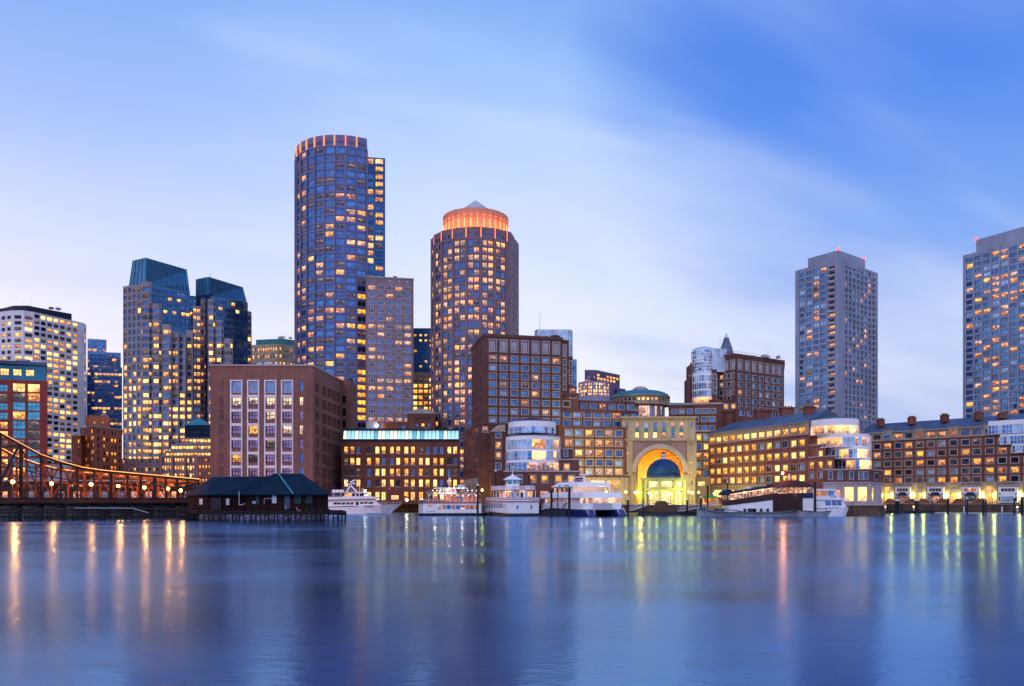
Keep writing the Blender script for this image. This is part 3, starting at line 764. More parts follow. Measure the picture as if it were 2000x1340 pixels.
# ---- low glass ziggurat with a pyramid
def zigg():
    D = 385; T = Thing('terraced_office', (*P(366, D), GZ), 'low terraced glass block with a small teal pyramid in front of the twin-peaked tower', 'office building', 'sgrey', seed=3)
    for (x0, x1, y0, DD, yw) in ((361, 414, 830, 392, 843), (352, 414, 855, 389, 861), (333, 414, 867, 386, 874), (322, 414, 880, 383, 887.5)):
        a, b = P(x0, DD), P(x1, DD); n = max(4, int((x1 - x0) / 7))
        T.ring([a, b] + back(a, b, 20), GZ, ZT(y0, DD), {0: [dict(xs=cols(x0 + 5, x1 - 5, n), w=(x1 - x0 - 4) / n * .88, h=6, ys=[yw], st=ST['plain'], mix=[('lit', 2), ('hot', 1.5), ('gold', .5)] if y0 > 840 else [('blue', 1), ('dark', 1)])]}, m='sgrey' if y0 > 840 else 'curt')
    p = MB(); c = P(388.5, 398); s_ = 21 / F * 392; p.prism([(c.x - s_ * 1.1, c.y - 5), (c.x + s_ * 1.1, c.y - 5), (c.x + s_ * 1.1, c.y + 5), (c.x - s_ * 1.1, c.y + 5)], ZT(830, 392), ZT(815, 395), 0, 0, [(c.x - .4, c.y - .3), (c.x + .4, c.y - .3), (c.x + .4, c.y + .3), (c.x - .4, c.y + .3)])
    T.part(p, 'pyramid_roof', M['copper']); T.finish()
zigg()
# ---- orange brick block left
def brick_o():
    D = 335; zt = ZT(831.5, D)
    T = Thing('brick_office', (*P(184, D), GZ), 'orange brick block of small windows behind the bridge, stepped roof', 'office building', 'bricko', seed=9)
    A, B, C_ = PT(157.5, 836, zt), PT(185, 831.5, zt), PT(238.5, 839.5, zt)
    mx = [('dark', 1.2), ('lit', .5), ('dim', .9), ('gold', .3)]
    T.ring([A, B, C_, ray(C_, 25), ray(A, 25)], GZ, zt, {0: [dict(xs=[168, 171.6, 179, 182], w=2.4, h=7.5, ys=rows(842, 13.6, 6), st=ST['slit'], mix=[('pale', 1), ('lit', 1.2)])],
        1: [dict(xs=[192, 204, 210.5, 219.5, 225.5, 234], w=4, h=7, ys=rows(847, 13.3, 6), st=ST['plain'], mix=mx)]}, cap=.5)
    a, b = P(140, 338), P(158, 337); T.ring([a, b] + back(a, b, 20), GZ, ZT(851, 338), {0: [dict(xs=[153], w=3, h=7, ys=rows(862, 13.6, 4), st=ST['slit'], mix=mx)]})
    a, b = P(167, 346), P(213, 348); T.ring([a, b] + back(a, b, 14), zt - 1, ZT(811, 346), {0: [dict(xs=[184, 200], w=3.4, h=4, ys=[826], st=ST['slit'], mix=[('lit', 1)])]})
    T.finish()
brick_o()
# ---- rose stone low block and brick house beside it
def rose_low():
    D = 352
    T = Thing('stone_office', (*P(220, D), GZ), 'low rose stone block with pilasters and lit upper windows behind the bridge end', 'office building', 'pink', seed=13)
    a, b = P(219, D + 4), P(314, D); T.ring([a, b] + back(a, b, 18), GZ, ZT(896, D), {0: [dict(xs=cols(226, 308, 12), w=4.2, h=7, ys=[902, 917], st=ST['stone'], mix=[('dim', 1), ('dark', .6), ('lit', .35)])]}, cap=.6)
    a, b = P(313, D - 2), P(386, D - 2); T.ring([a, b] + back(a, b, 20), GZ, ZT(890, D - 2), {0: [dict(xs=cols(318, 382, 14), w=3.3, h=8.5, ys=[899, 914, 929], st=ST['slit'], mix=[('lit', 1.5), ('hot', 1), ('dim', .6)])]}, cap=.6)
    for x in (315, 336.5, 362, 384):
        p = P(x, D - 2.6); T.trim.box((p.x, p.y, GZ), (.9, .9, ZT(893, D) - GZ))
    T.trimm = M['pink']; T.finish()
    T = Thing('brick_house', (*P(386, D - 3), GZ), 'narrow red brick house with small lit windows squeezed beside the plum brick block', 'building', 'bricko', seed=14)
    a, b = P(385.5, D - 5), P(415, D - 5); T.ring([a, b] + back(a, b, 18), GZ, ZT(890, D - 5), {0: [dict(xs=cols(390, 408, 4), w=2.9, h=7, ys=[899, 912, 926, 939], st=ST['plain'], mix=lambda r, n: [('lit', 1), ('dark', .2)] if r in (1, 3) else [('dark', 2), ('lit', .7)])]}, cap=.4)
    T.finish()
rose_low()
# ---- red panel and teal glass office at the left edge
def red_teal():
    D = 300; T = Thing('panel_office', (*P(0, D), GZ), 'red panelled office with teal glass bays at the left edge of the waterfront', 'office building', 'brickred', seed=17)
    zt = ZT(742, D); a, b = P(-80, D - 6), P(93, D + 3)
    tl = [('teal', 2.2), ('lit', .5), ('dim', .6), ('hot', .25)]
    ys = rows(757.5, 18.2, 12)
    T.ring([a, b] + back(a, b, 26), GZ, zt, {0: [dict(xs=[37, 66], w=24.5, h=16.5, ys=ys, st=ST['tgl'], xr=50, mix=lambda r, n: [('hot', 1)] if r == 0 else [('teal', 2), ('lit', .5), ('dim', .8)]),
        dict(xs=[-48, -24, 3.5], w=24, h=13.5, ys=ys, st=ST['tgl'], xr=0, mix=[('teal', 2), ('lit', .6), ('dim', .8)])]})
    # glazed top storey set back behind a dark cornice
    a2, b2 = P(-80, D - 5), P(90.5, D + 4); z2 = ZT(712, D)
    T.ring([a2, b2] + back(a2, b2, 24), zt + .01, z2, {0: [dict(xs=cols(9, 83, 4)[:3] + [-18, -44], w=17, h=13, ys=[727.5], st=ST['tgl'], xr=36, mix=[('hot', 2), ('lit', 1), ('teal', .6)])]}, m='curtt')
    a3, b3 = P(-80, D - 8), P(92, D + 3); r = MB(); r.prism([tuple(v) for v in [a3, b3] + back(a3, b3, 30)], z2, ZT(706, D)); r.prism([tuple(v) for v in [P(-80, D + 2), P(60, D + 6)] + back(P(-80, D + 2), P(60, D + 6), 20)], ZT(706, D), ZT(700, D)); T.part(r, 'roof_canopy', M['slate'])
    T.finish()
M['brickred'] = mat('deep red facade panel', (.27, .035, .03), .6, .15, .3, streak=.1)
ST['tgl'] = Style(nv=2, nh=1, fw=.14, fm='tealf', depth=.2, bar=.14); M['tealf'] = mat('teal mullion', (.03, .14, .17), .4)
red_teal()
# ---- beige block with green box, behind
def beige():
    D = 560; T = Thing('office_block', (*P(475, D), GZ), 'beige office block with green glass roof box peeping over the plum brick block', 'office building', 'stone', seed=19)
    A, B, C_ = P(474.5, D + 6), P(543, D), P(580, D + 8); zt = ZT(671.5, D)
    mx = [('lit', 1), ('dim', .8), ('dark', .5)]
    T.ring([A, B, C_, ray(C_, 30), ray(A, 30)], GZ, zt, {0: [dict(xs=cols(480, 539, 13), w=2.4, h=7, ys=[683.5, 697, 712], st=ST['slit'], mix=mx)], 1: [dict(xs=cols(548, 576, 5), w=2.8, h=7, ys=[683.5, 697, 712], st=ST['slit'], mix=mx)]})
    a, b, c = P(500, D + 12), P(552, D + 8), P(578, D + 14); g = MB(); g.prism([(a.x, a.y), (b.x, b.y), (c.x, c.y), (c.x, c.y + 15), (a.x, a.y + 15)], zt, ZT(657, D)); T.part(g, 'roof_box', M['curtg'])
    T.finish()
beige()
# ---- plum brick block with big window bays
def plum():
    D = 300; zt = ZT(712.5, D); T = Thing('brick_warehouse', (*P(411, D), GZ), 'big plum brick block with four tall pale-framed window bays behind the shed', 'warehouse building', 'brickp', seed=23)
    A, B = P(410.5, D), P(611.5, D); C_ = PT(665, 741.5, zt)
    bays = [461.5, 494.5, 528, 560.8]
    ry = [758, 784.2, 811.5, 839.5, 867.2, 895, 921]
    wl = [('pinkg', 1.3), ('pl', .7), ('pink', .35)]
    lit3 = {(1, 0): 'pl', (1, 1): 'pl', (1, 2): 'pl', (1, 3): 'pl', (3, 1): 'lit', (3, 3): 'pl', (5, 0): 'lit', (5, 1): 'dim', (4, 2): 'dim', (2, 2): 'pl'}
    st = Style(nv=2, nh=1, fw=.3, fm='plumf', depth=.55, bar=.22); stt = Style(nv=6, nh=0, fw=.14, fm='wframe', depth=.3, bar=.14)
    sets = [dict(xs=bays, w=18.5, h=22, ys=[756], st=stt, mix=[('blue', 1)])]
    for r in range(1, 7):
        for c_ in range(4):
            g = lit3.get((r, c_)) or ('pinkg')
            sets.append(dict(xs=[bays[c_]], w=18.5, h=17.5, ys=[ry[r]], st=st, mix=[(g, 1)]))
    sets.append(dict(xs=[588.5], w=7, h=18, ys=[754.5] + ry[1:], st=ST['plain'], mix=lambda r, n: [('pl', 1)] if r in (1, 3) else [('blue', 1), ('pinkg', 1)]))
    nich = Style(fw=0, depth=.2); sets.append(dict(xs=[432.8], w=8.5, h=19, ys=[754.5] + ry[1:], st=nich, mix=[('nich', 1)]))
    side = [dict(xs=cols(618, 621.5, 2), w=2.5, h=18, ys=rows(757.5, 27.1, 9), xr=619.5, st=ST['slit'], mix=[('black', 1)])]
    for g0 in (631, 640.5, 650, 658.7):
        side.append(dict(xs=[g0, g0 + 2.5, g0 + 5], w=2.2, h=19, ys=rows(764.5 + (g0 - 631) * .43, 26.6 - (g0 - 631) * .02, 9), xr=g0 + 2, st=ST['slit'], mix=[('black', 1)]))
    T.ring([A, B, C_, ray(C_, 20), ray(A, 60)], GZ, zt, {0: sets, 1: side}, cap=.5)
    # white bay surrounds and spandrels
    tr = MB()
    for x in bays:
        for s_ in (-1, 1):
            p = P(x + s_ * 10.7, D - .15); tr.box((p.x, p.y, GZ), (.45, .35, ZT(744, D) - GZ))
        p = P(x, D - .15); tr.box((p.x, p.y, ZT(744.6, D)), (4.5, .36, .45))
        for r in range(6):
            y = (ry[r] + ry[r + 1]) / 2 + (3 if r else 2)
            tr.box((p.x, p.y + .02, ZT(y + 3.6, D)), (3.75, .28, 1.0))
    T.part(tr, 'bay_surround', M['white'])
    # far return bump
    z2 = ZT(743, 340); a, b, c = PT(665, 741.6, zt), P(684.5, 339), P(697, 356)
    T.ring([P(664.5, 339), b, c, ray(c, 14), ray(a, 14)], GZ, z2, {0: [dict(xs=[672], w=7.5, h=15, ys=[780, 805, 828, 855, 880], st=ST['slit'], mix=[('black', 1)])]}, m='brickp')
    v = MB(); p = P(682, 343); v.box((p.x, p.y, z2), (3, 2.4, .9)); v.box((p.x + .6, p.y, z2 + .9), (1.2, 1, .6)); T.part(v, 'roof_vent', M['steel'])
    T.finish()
G['pinkg'] = glass('violet reflecting glass', (.34, .24, .42), .6, .15); G['pl'] = litg('curtained lit window', (1, .78, .5), (.42, .22, .34), 1.35, .3, .6)
M['plumf'] = mat('dark plum window frame', (.06, .02, .03)); G['nich'] = mat('blind brick niche', (.16, .085, .09), .9)
plum()
# ---- brick mill with lit attic glazing
def mill():
    D = 325; T = Thing('brick_mill', (*P(667, D), GZ), 'red brick warehouse of arched windows with a glowing cyan glass attic', 'warehouse building', 'brick', seed=29)
    A, B = P(666.8, D), P(897.5, D); zt = ZT(861, D)
    xs = [675.8, 688, 699.6, 720.5, 736.9, 748.9, 765.3, 777.6, 793.5, 806.3, 822, 834.9, 849.9, 862.5, 877.6, 888.8]
    lit = ["110011111100" "0011", "011110011111" "1100", "000011111010" "1200".replace('2', '1'), "101001101111" "1011"]
    def mk(r, row):
        return [dict(xs=[x], w=7.6, h=13.6, ys=[row], st=ST['arch'], mix=([('lit', 2), ('hot', 2.2), ('gold', .4)] if lit[r][i] == '1' else [('dark', 1), ('dim', .9), ('black', .4)])) for i, x in enumerate(xs)]
    sets = []
    for r, y in enumerate([879, 901, 922.3, 943.5]): sets += mk(r, y)
    gx = [736.9, 748.9, 793.5, 806.3, 822, 834.9, 850, 863, 878, 889]
    sets.append(dict(xs=gx, w=8.4, h=16, ys=[968.6], st=ST['arch'], mix=[('hot', 1), ('gold', 1.4), ('dim', .5)]))
    sets.append(dict(xs=[771], w=15, h=9, ys=[971.5], st=ST['french'], mix=[('hot', 1)]))
    sets.append(dict(xs=[676, 688, 700, 720.5], w=8.4, h=16, ys=[968.6], st=ST['arch'], mix=[('lit', 1), ('dim', 1)]))
    T.ring([A, B] + back(A, B, 30), GZ, zt, {0: sets})
    dk = MB(); p = P(782.2, D); w = (B - A).length; dk.box((p.x, p.y - .1 + 1, zt), (w - .3, 3, .65)); dk.box((p.x, p.y + 1.9, ZT(841, D)), (w - .8, 5, .7)); T.part(dk, 'attic_edge', M['cap'])
    n = 30; x0, x1 = 670.2, 896
    for k in range(n):
        xa, xb = x0 + (x1 - x0) * k / n, x0 + (x1 - x0) * (k + 1) / n
        a, b = P(xa + .35, D), P(xb - .35, D); g = MB(); zz0, zz1 = zt + .65, ZT(841.3, D)
        g.face([(a.x, a.y - .3, zz0), (b.x, b.y - .3, zz0), (b.x - .1, b.y + .7, zz1), (a.x + .1, a.y + .7, zz1)]); g.face([(a.x, a.y - .2, zz0), (a.x + .1, a.y + .8, zz1), (b.x - .1, b.y + .8, zz1), (b.x, b.y - .2, zz0)])
        T.part(g, 'attic_pane', M[T.rng.choice(['cy1', 'cy1', 'cy2', 'cy3', 'cy1', 'cy4'])])
    bm = MB()
    for k in range(n + 1):
        a = P(x0 + (x1 - x0) * k / n, D); bm.beam((a.x, a.y - .32, zt + .6), (a.x, a.y + .68, ZT(841.3, D)), .1, .14)
    T.part(bm, 'attic_mullion', M['gframe'])
    inn = MB(); inn.box((p.x, p.y + 2.3, zt + .3), (w - 1, .3, 4)); T.part(inn, 'attic_wall', M['cy0'])
    T.finish()
    # rooftop sheds standing behind the attic
    T = Thing('rooftop_house', (*P(750, D + 12), zt), 'small brick rooftop house with a pale blue panel above the glowing attic', 'rooftop shed', 'brick', seed=2)
    a, b = P(745, D + 10), P(798, D + 10); T.ring([a, b] + back(a, b, 6), zt, ZT(824, D + 10)); a, b = P(716, D + 9), P(737, D + 9)
    g = MB(); g.prism([tuple(v) for v in [a, b] + back(a, b, 5)], zt, ZT(822.5, D + 9)); T.part(g, 'pale_shed', M['paintg'])
    g = MB(); a, b = P(785, D + 9.8), P(792, D + 9.8); g.prism([tuple(v) for v in [a, b] + back(a, b, .4)], ZT(841, D), ZT(831, D + 10)); T.part(g, 'hatch', M['bframe'])
    T.finish()
M['cy1'] = emat('cyan attic light', (.42, .80, .90), .95); M['cy2'] = emat('white attic light', (.85, .95, .72), 1.1); M['cy3'] = emat('pale attic light', (.5, .85, .9), .95); M['cy4'] = emat('deep cyan attic light', (.15, .5, .7), .75)
M['cy0'] = mat('attic inner wall', (.3, .4, .4))
mill()
# ---- blocks seen in the gap between slab and round tower
def gap():
    D = 620; T = Thing('glass_office', (*P(806, D), GZ), 'grey blue glass office in the gap between the arched-window slab and the round tower', 'office building', 'curt', seed=35)
    a, b = P(800, D), P(850, D); T.ring([a, b] + back(a, b, 20), GZ, ZT(641, D), {0: [dict(xs=cols(811, 842, 4), w=5, h=4.5, ys=rows(655, 10.2, 8), st=ST['slit'], mix=[('blue', 1), ('dark', 1), ('lit', .7)])]}); T.finish()
    D = 520; T = Thing('office_block', (*P(806, D), GZ), 'tan office with four broad bands of golden windows in the gap beside the round tower', 'office building', 'stone', seed=36)
    a, b = P(800, D), P(850, D); T.ring([a, b] + back(a, b, 20), GZ, ZT(727, D), {0: [dict(xs=cols(811, 842, 4), w=7.6, h=7.2, ys=[742, 753.5, 764.5, 776, 787.5, 798], st=ST['plain'], mix=[('hot', 1.3), ('gold', 1), ('dim', .3)])]}); T.finish()
    D = 410; T = Thing('brick_house', (*P(806, D), GZ), 'low brick house with a shallow arched gable in the gap left of the round tower', 'building', 'brick', seed=37)
    a, b = P(795, D), P(850, D); T.ring([a, b] + back(a, b, 20), GZ, ZT(806, D), {0: [dict(xs=cols(812, 842, 6), w=3, h=5, ys=[817], st=ST['slit'], mix=[('black', 1)]), dict(xs=cols(814, 838, 3), w=6, h=5.5, ys=[830], st=ST['slit'], mix=[('lit', 1), ('dark', 1)])]}, cap=.5)
    g = MB(); n = 12; w = (b - a).length; p = (a + b) / 2
    pts = [(p.x - w / 2 + w * k / n, ZT(806, D) + 2.0 * math.sin(math.pi * k / n)) for k in range(n + 1)]
    for (x0, z0), (x1, z1) in zip(pts, pts[1:]):
        g.face([(x0, a.y - .2, ZT(806, D)), (x1, a.y - .2, ZT(806, D)), (x1, a.y - .2, z1), (x0, a.y - .2, z0)]); g.face([(x0, a.y - .2, z0), (x1, a.y - .2, z1), (x1, a.y + 3, z1), (x0, a.y + 3, z0)])
    T.part(g, 'arched_gable', M['trim']); T.finish()
gap()
# ---- distant tower with lacy lit front
def lacy():
    D = 700; T = Thing('office_tower', (*P(1142, D), GZ), 'distant purple office block with bands of orange windows right of the dark brick hotel', 'office building', 'purp', seed=43)
    a, b, c = P(1142, D), P(1164, D), P(1210.5, D + 28); zt = ZT(722.5, D)
    T.ring([a, b, c, ray(c, 30), ray(a, 30)], GZ, zt, {1: [dict(xs=cols(1169, 1206, 7), w=4.6, h=4.4, ys=[736.5, 743], st=ST['slit'], mix=[('gold', 1), ('black', .6)])], 0: [dict(xs=cols(1145, 1161, 6), w=1.6, h=3, ys=[737, 743], st=ST['slit'], mix=[('warm', 1), ('black', 1)])]})
    a, b = P(1205, D + 20), P(1222, D + 28); T.ring([a, b] + back(a, b, 20), GZ, ZT(751.5, D), {}); T.finish()
    D = 640; T = Thing('lacy_office', (*P(1160, D), GZ), 'small round-fronted building covered in sparkling arched lights in front of the distant purple block', 'office building', 'lace', seed=44)
    c = P(1160, D + 10); r = 31 / F * D; n = 9; pts = [Vector((c.x + r * math.sin(R(-90 + 180 * k / n)), c.y - 12 * math.cos(R(-90 + 180 * k / n)))) for k in range(n + 1)]
    sp = {k: [dict(xs=[.3, .7], t=1, D=D, w=(pts[k + 1] - pts[k]).length * .26, h=4.8, ys=[750.5, 757, 763.5, 770], st=ST['archs'], mix=[('hot', 1.4), ('gold', 1), ('dark', .5), ('pale', .4)])] for k in range(n)}
    T.ring(pts + [ray(c, 10)], GZ, ZT(744.5, D), sp); T.finish()
M['purp'] = mat('purple granite', (.13, .10, .20)); M['lace'] = mat('pale lattice stone', (.30, .30, .44)); ST['archs'] = Style(kind='arch', fw=.1, fm='wframe', depth=.2, sm='trim')
lacy()
# ================================================================ WATERFRONT HOTEL GROUP
HM = [('dark', 1.0), ('blue', 1.1), ('pale', .35), ('dim', .1), ('warm', .14), ('pink', .08)]
def hotel_left():
    D = 290; zt = ZT(652, D); T = Thing('brick_hotel', (*P(945, D), GZ), 'tall dark brick hotel block stepping down to the right behind the ferries', 'hotel', 'brick2', seed=51)
    T.trimm = M['brick2']
    A, B = P(944.8, D), PT(1098, 659.6, zt); u = (B - A).normalized()
    L0 = PT(921, 678, zt)
    def on(px, fwd=0.0):
        k = (px - 1000) / F; t = (k * A.y - A.x) / (u.x - k * u.y); q = A + u * t
        return q + Vector((u.y, -u.x)) * fwd
    xs = [962.7, 983.5, 1004.7, 1025.3, 1045.8, 1066, 1086.4]
    k = dict(st=ST['rowes'], mix=HM, xr=962.7)
    rws = [699.7, 717.6, 734.3, 750.6, 766.6, 785, 803, 820.3]
    main = [dict(xs=xs, w=12, h=22, ys=[674.6], st=ST['rpanel'], mix=[('gw', 1)], xr=962.7), dict(xs=xs, w=12.2, h=9.6, ys=rws, **k)]
    left = [dict(xs=[924.2, 928.5, 933, 938], w=1.7, h=9, ys=rws + [837], xr=930, st=ST['slit'], mix=[('dark', 1), ('dim', 1), ('gold', .15)]),
            dict(xs=[924.2, 928.5, 933, 938], w=1.7, h=18, ys=[686], xr=930, st=ST['slit'], mix=[('gw', 1)])]
    bk = B + Vector((0, 24)); T.ring([L0, A, B, bk, Vector((L0.x, bk.y))], GZ, zt, {1: main, 0: left}, cap=.9)
    # right-hand steps of the tower
    def step(x0, x1, y0, sets, setback=0.0, dep=22, m=None, z0=GZ, cap=.7):
        a, b = on(x0, -setback), on(x1, -setback); z = ZT(y0, a.y)
        T.ring([a, b] + back(a, b, dep), z0, z, {0: sets}, m=m, cap=cap); return a, b, z
    nb = dict(st=ST['rowes'], mix=HM)
    step(1098, 1111.5, 664.5, [dict(xs=[1102.5], w=4, h=22, ys=[685], st=ST['rpanel'], mix=[('gw', 1)]), dict(xs=[1102.5], w=3.6, h=10, ys=[708, 725, 740, 756], **nb)], .6)
    step(1111.5, 1120, 697, [dict(xs=[1114.5], w=3, h=10, ys=[710.5, 728, 744], **nb)], .9)
    step(1111.5, 1127, 755, [dict(xs=[1119], w=10, h=9, ys=[761.5], **nb), dict(xs=[1107, 1119], w=11, h=9, ys=[772], **nb)], .4)
    step(1098, 1131, 768, [dict(xs=[1106.5], w=12, h=9.6, ys=[772.5, 789], **nb)], .3)
    # upper wing running to the rotunda
    step(1129, 1246, 782, [dict(xs=[1140.2, 1158.7, 1177.3, 1195.5, 1213, 1231.5], w=11, h=8.6, ys=[793.5], xr=1158, **nb)], 4.0, 16)
    # wing in line with the tower
    step(1098, 1219, 800, [dict(xs=[1107.5, 1127.5, 1147.5, 1166.5, 1185.3, 1204.3], w=13, h=10, ys=[809.5, 826.5], xr=1127, **nb)], .0, 20)
    step(1219, 1252, 803, [dict(xs=[1222.5, 1240], w=11, h=6.5, ys=[808.5], **nb)], 3.0, 12)
    # lower front block on a stone base
    lo = [('dark', 1), ('dim', .5), ('lit', .35), ('warm', .6), ('hot', .35), ('pale', .5), ('pink', .2)]
    cx = [1111.3, 1131, 1151, 1170.5, 1189.6, 1208.7]
    step(1085, 1218, 832, [dict(xs=cx, w=12.8, h=11.2, ys=[845.4, 864.5, 884.3, 903.4], xr=1131, st=ST['rowes'], mix=lo),
                           dict(xs=cx, w=12.8, h=10.5, ys=[921], xr=1131, st=ST['rowesw'], mix=[('pink', 1), ('pale', 1), ('warm', .5)])], -3.0, 8)
    # stone base storeys, washed by the quay lamps
    a, b = on(1135, 4.2), on(1219, 4.2)
    T.ring([a, b] + back(a, b, 3), GZ, ZT(929.5, a.y), {0: [dict(xs=[1168, 1199.5], w=27, h=13, ys=[945], st=ST['french'], mix=[('hot', 1), ('lit', 1)]), dict(xs=[1160, 1207], w=10, h=22, ys=[972], st=ST['french'], mix=[('gold', 1), ('pink', .5)]), dict(xs=[1147], w=5, h=10, ys=[945], st=ST['french'], mix=[('dark', 1)])]}, m='stone', cap=.5)
    # lower street-side volume
    a = P(935, D - 7); l = P(905, D + 30); b = P(990, D - 5); zl = ZT(826, a.y)
    sd = [dict(xs=cols(909.5, 931.5, 7), w=1.9, h=10, ys=[846, 864.5, 883, 901.5, 920], xr=922, st=ST['slit'], mix=[('gold', 1), ('lit', .5), ('dim', 1.4)])]
    T.ring([l, a, b, b + Vector((0, 10)), ray(l, 4)], GZ, zl, {0: sd, 1: [dict(xs=[947.5], w=8, h=9, ys=[838.5], st=ST['rowes'], mix=[('warm', 1)])]}, cap=.6)
    s = MB()      # stone arcade at street level
    a2, l2 = P(934.2, D - 7.4), P(905.2, D + 28); 
    T.face(l2, a2, GZ, ZT(934, D), [dict(xs=cols(910, 929, 4), w=2.6, h=16, ys=[954], st=ST['slit'], mix=[('gold', 1)])], m='stone')
    T.finish()
    # low brick corner building
    D2 = 276; T = Thing('brick_corner_building', (*P(960, D2), GZ), 'low brick corner building with two stepped terraces left of the white glass bay', 'building', 'brick2', seed=52)
    T.trimm = M['stone']
    A, L_, B = P(960, D2), P(946.5, D2 + 16), P(987, D2 + 1)
    def tier(y0, x1, dz, yb):
        b = P(x1, D2 + dz); T.ring([L_ + Vector((0, dz)), A + Vector((0, dz)), b, b + Vector((0, 12)), L_ + Vector((2, 14))], GZ if yb is None else ZT(yb, D2), ZT(y0, D2), {1: [dict(xs=[973.5], w=8.5, h=11.5, ys=[849, 869.5, 889.6, 911], st=ST['rowes'], mix=[('warm', 1), ('dark', 1.2), ('lit', .5)])],
               0: [dict(xs=cols(949, 957.5, 4), w=1.5, h=10, ys=[852, 872, 891, 909, 926], st=ST['slit'], mix=[('gold', 1), ('dim', 1.5)])]}, cap=.3)
    tier(842, 988, 0, None)
    g = MB(); a, b = A + Vector((0, 0)), P(986.6, D2 + 1); zg = ZT(842, D2)
    g.prism([(L_.x, L_.y), (A.x, A.y), (b.x, b.y), (b.x, b.y + 8), (L_.x + 1, L_.y + 3)], zg, ZT(829, D2), 0, 0, [(A.x + 1.5, A.y + 6), (A.x + 2.4, A.y + 2), (b.x, b.y + .6), (b.x, b.y + 8), (A.x + 2.2, A.y + 8)])
    T.part(g, 'sloping_parapet', M['stone']); T.finish()
G['gw'] = mat('blind stone panel', (.27, .25, .30), .7, .1)
hotel_left()
def glasscyl(T, c, r, a0, a1, zs, n, mats, lit, seed=1, ry=None, frame='paint', rail=True):
    """curved or faceted glazed bay: floor by floor curtain wall panes between white spandrels. zs: list of (z0, z1 glass top, z2 spandrel top)"""
    rng = random.Random(seed); ry = ry or r
    pt = lambda a, k=0.0: (c.x + (r + k) * math.sin(R(a)), c.y - (ry + k) * math.cos(R(a)))
    fr = MB()
    for fi, (z0, z1, z2) in enumerate(zs):
        for k in range(n):
            a, b = a0 + (a1 - a0) * k / n, a0 + (a1 - a0) * (k + 1) / n
            p, q = pt(a), pt(b)
            g = MB(); g.face([(*p, z0), (*q, z0), (*q, z1), (*p, z1)], 0, [(0, 0), (1, 0), (1, 1), (0, 1)])
            bx, by = pt(a, -.35), pt(b, -.35); g.face([(*by, z0), (*bx, z0), (*bx, z1), (*by, z1)])
            key = pick(rng, lit[fi]) if not callable(lit[fi]) else lit[fi](k)
            T.part(g, 'glass_pane', G[key])
            p2, q2 = pt(a, .12), pt(b, .12); p3, q3 = pt(a, -.4), pt(b, -.4)
            fr.face([(*p2, z1), (*q2, z1), (*q2, z2), (*p2, z2)]); fr.face([(*p3, z1), (*q3, z1), (*q2, z1), (*p2, z1)]); fr.face([(*p2, z2), (*q2, z2), (*q3, z2), (*p3, z2)])
            fr.box((p2[0], p2[1], z0), (.16, .2, z1 - z0), 0, R(a))
            if k == n - 1: fr.box((q2[0], q2[1], z0), (.16, .2, z1 - z0), 0, R(b))
            if rail:
                zr = z0 + (z1 - z0) * .3; fr.beam((p2[0], p2[1], zr), (q2[0], q2[1], zr), .08, .1)
                zr = z0 + (z1 - z0) * .8; fr.beam((p2[0], p2[1], zr), (q2[0], q2[1], zr), .06, .07)
    T.part(fr, 'white_frame', M[frame])
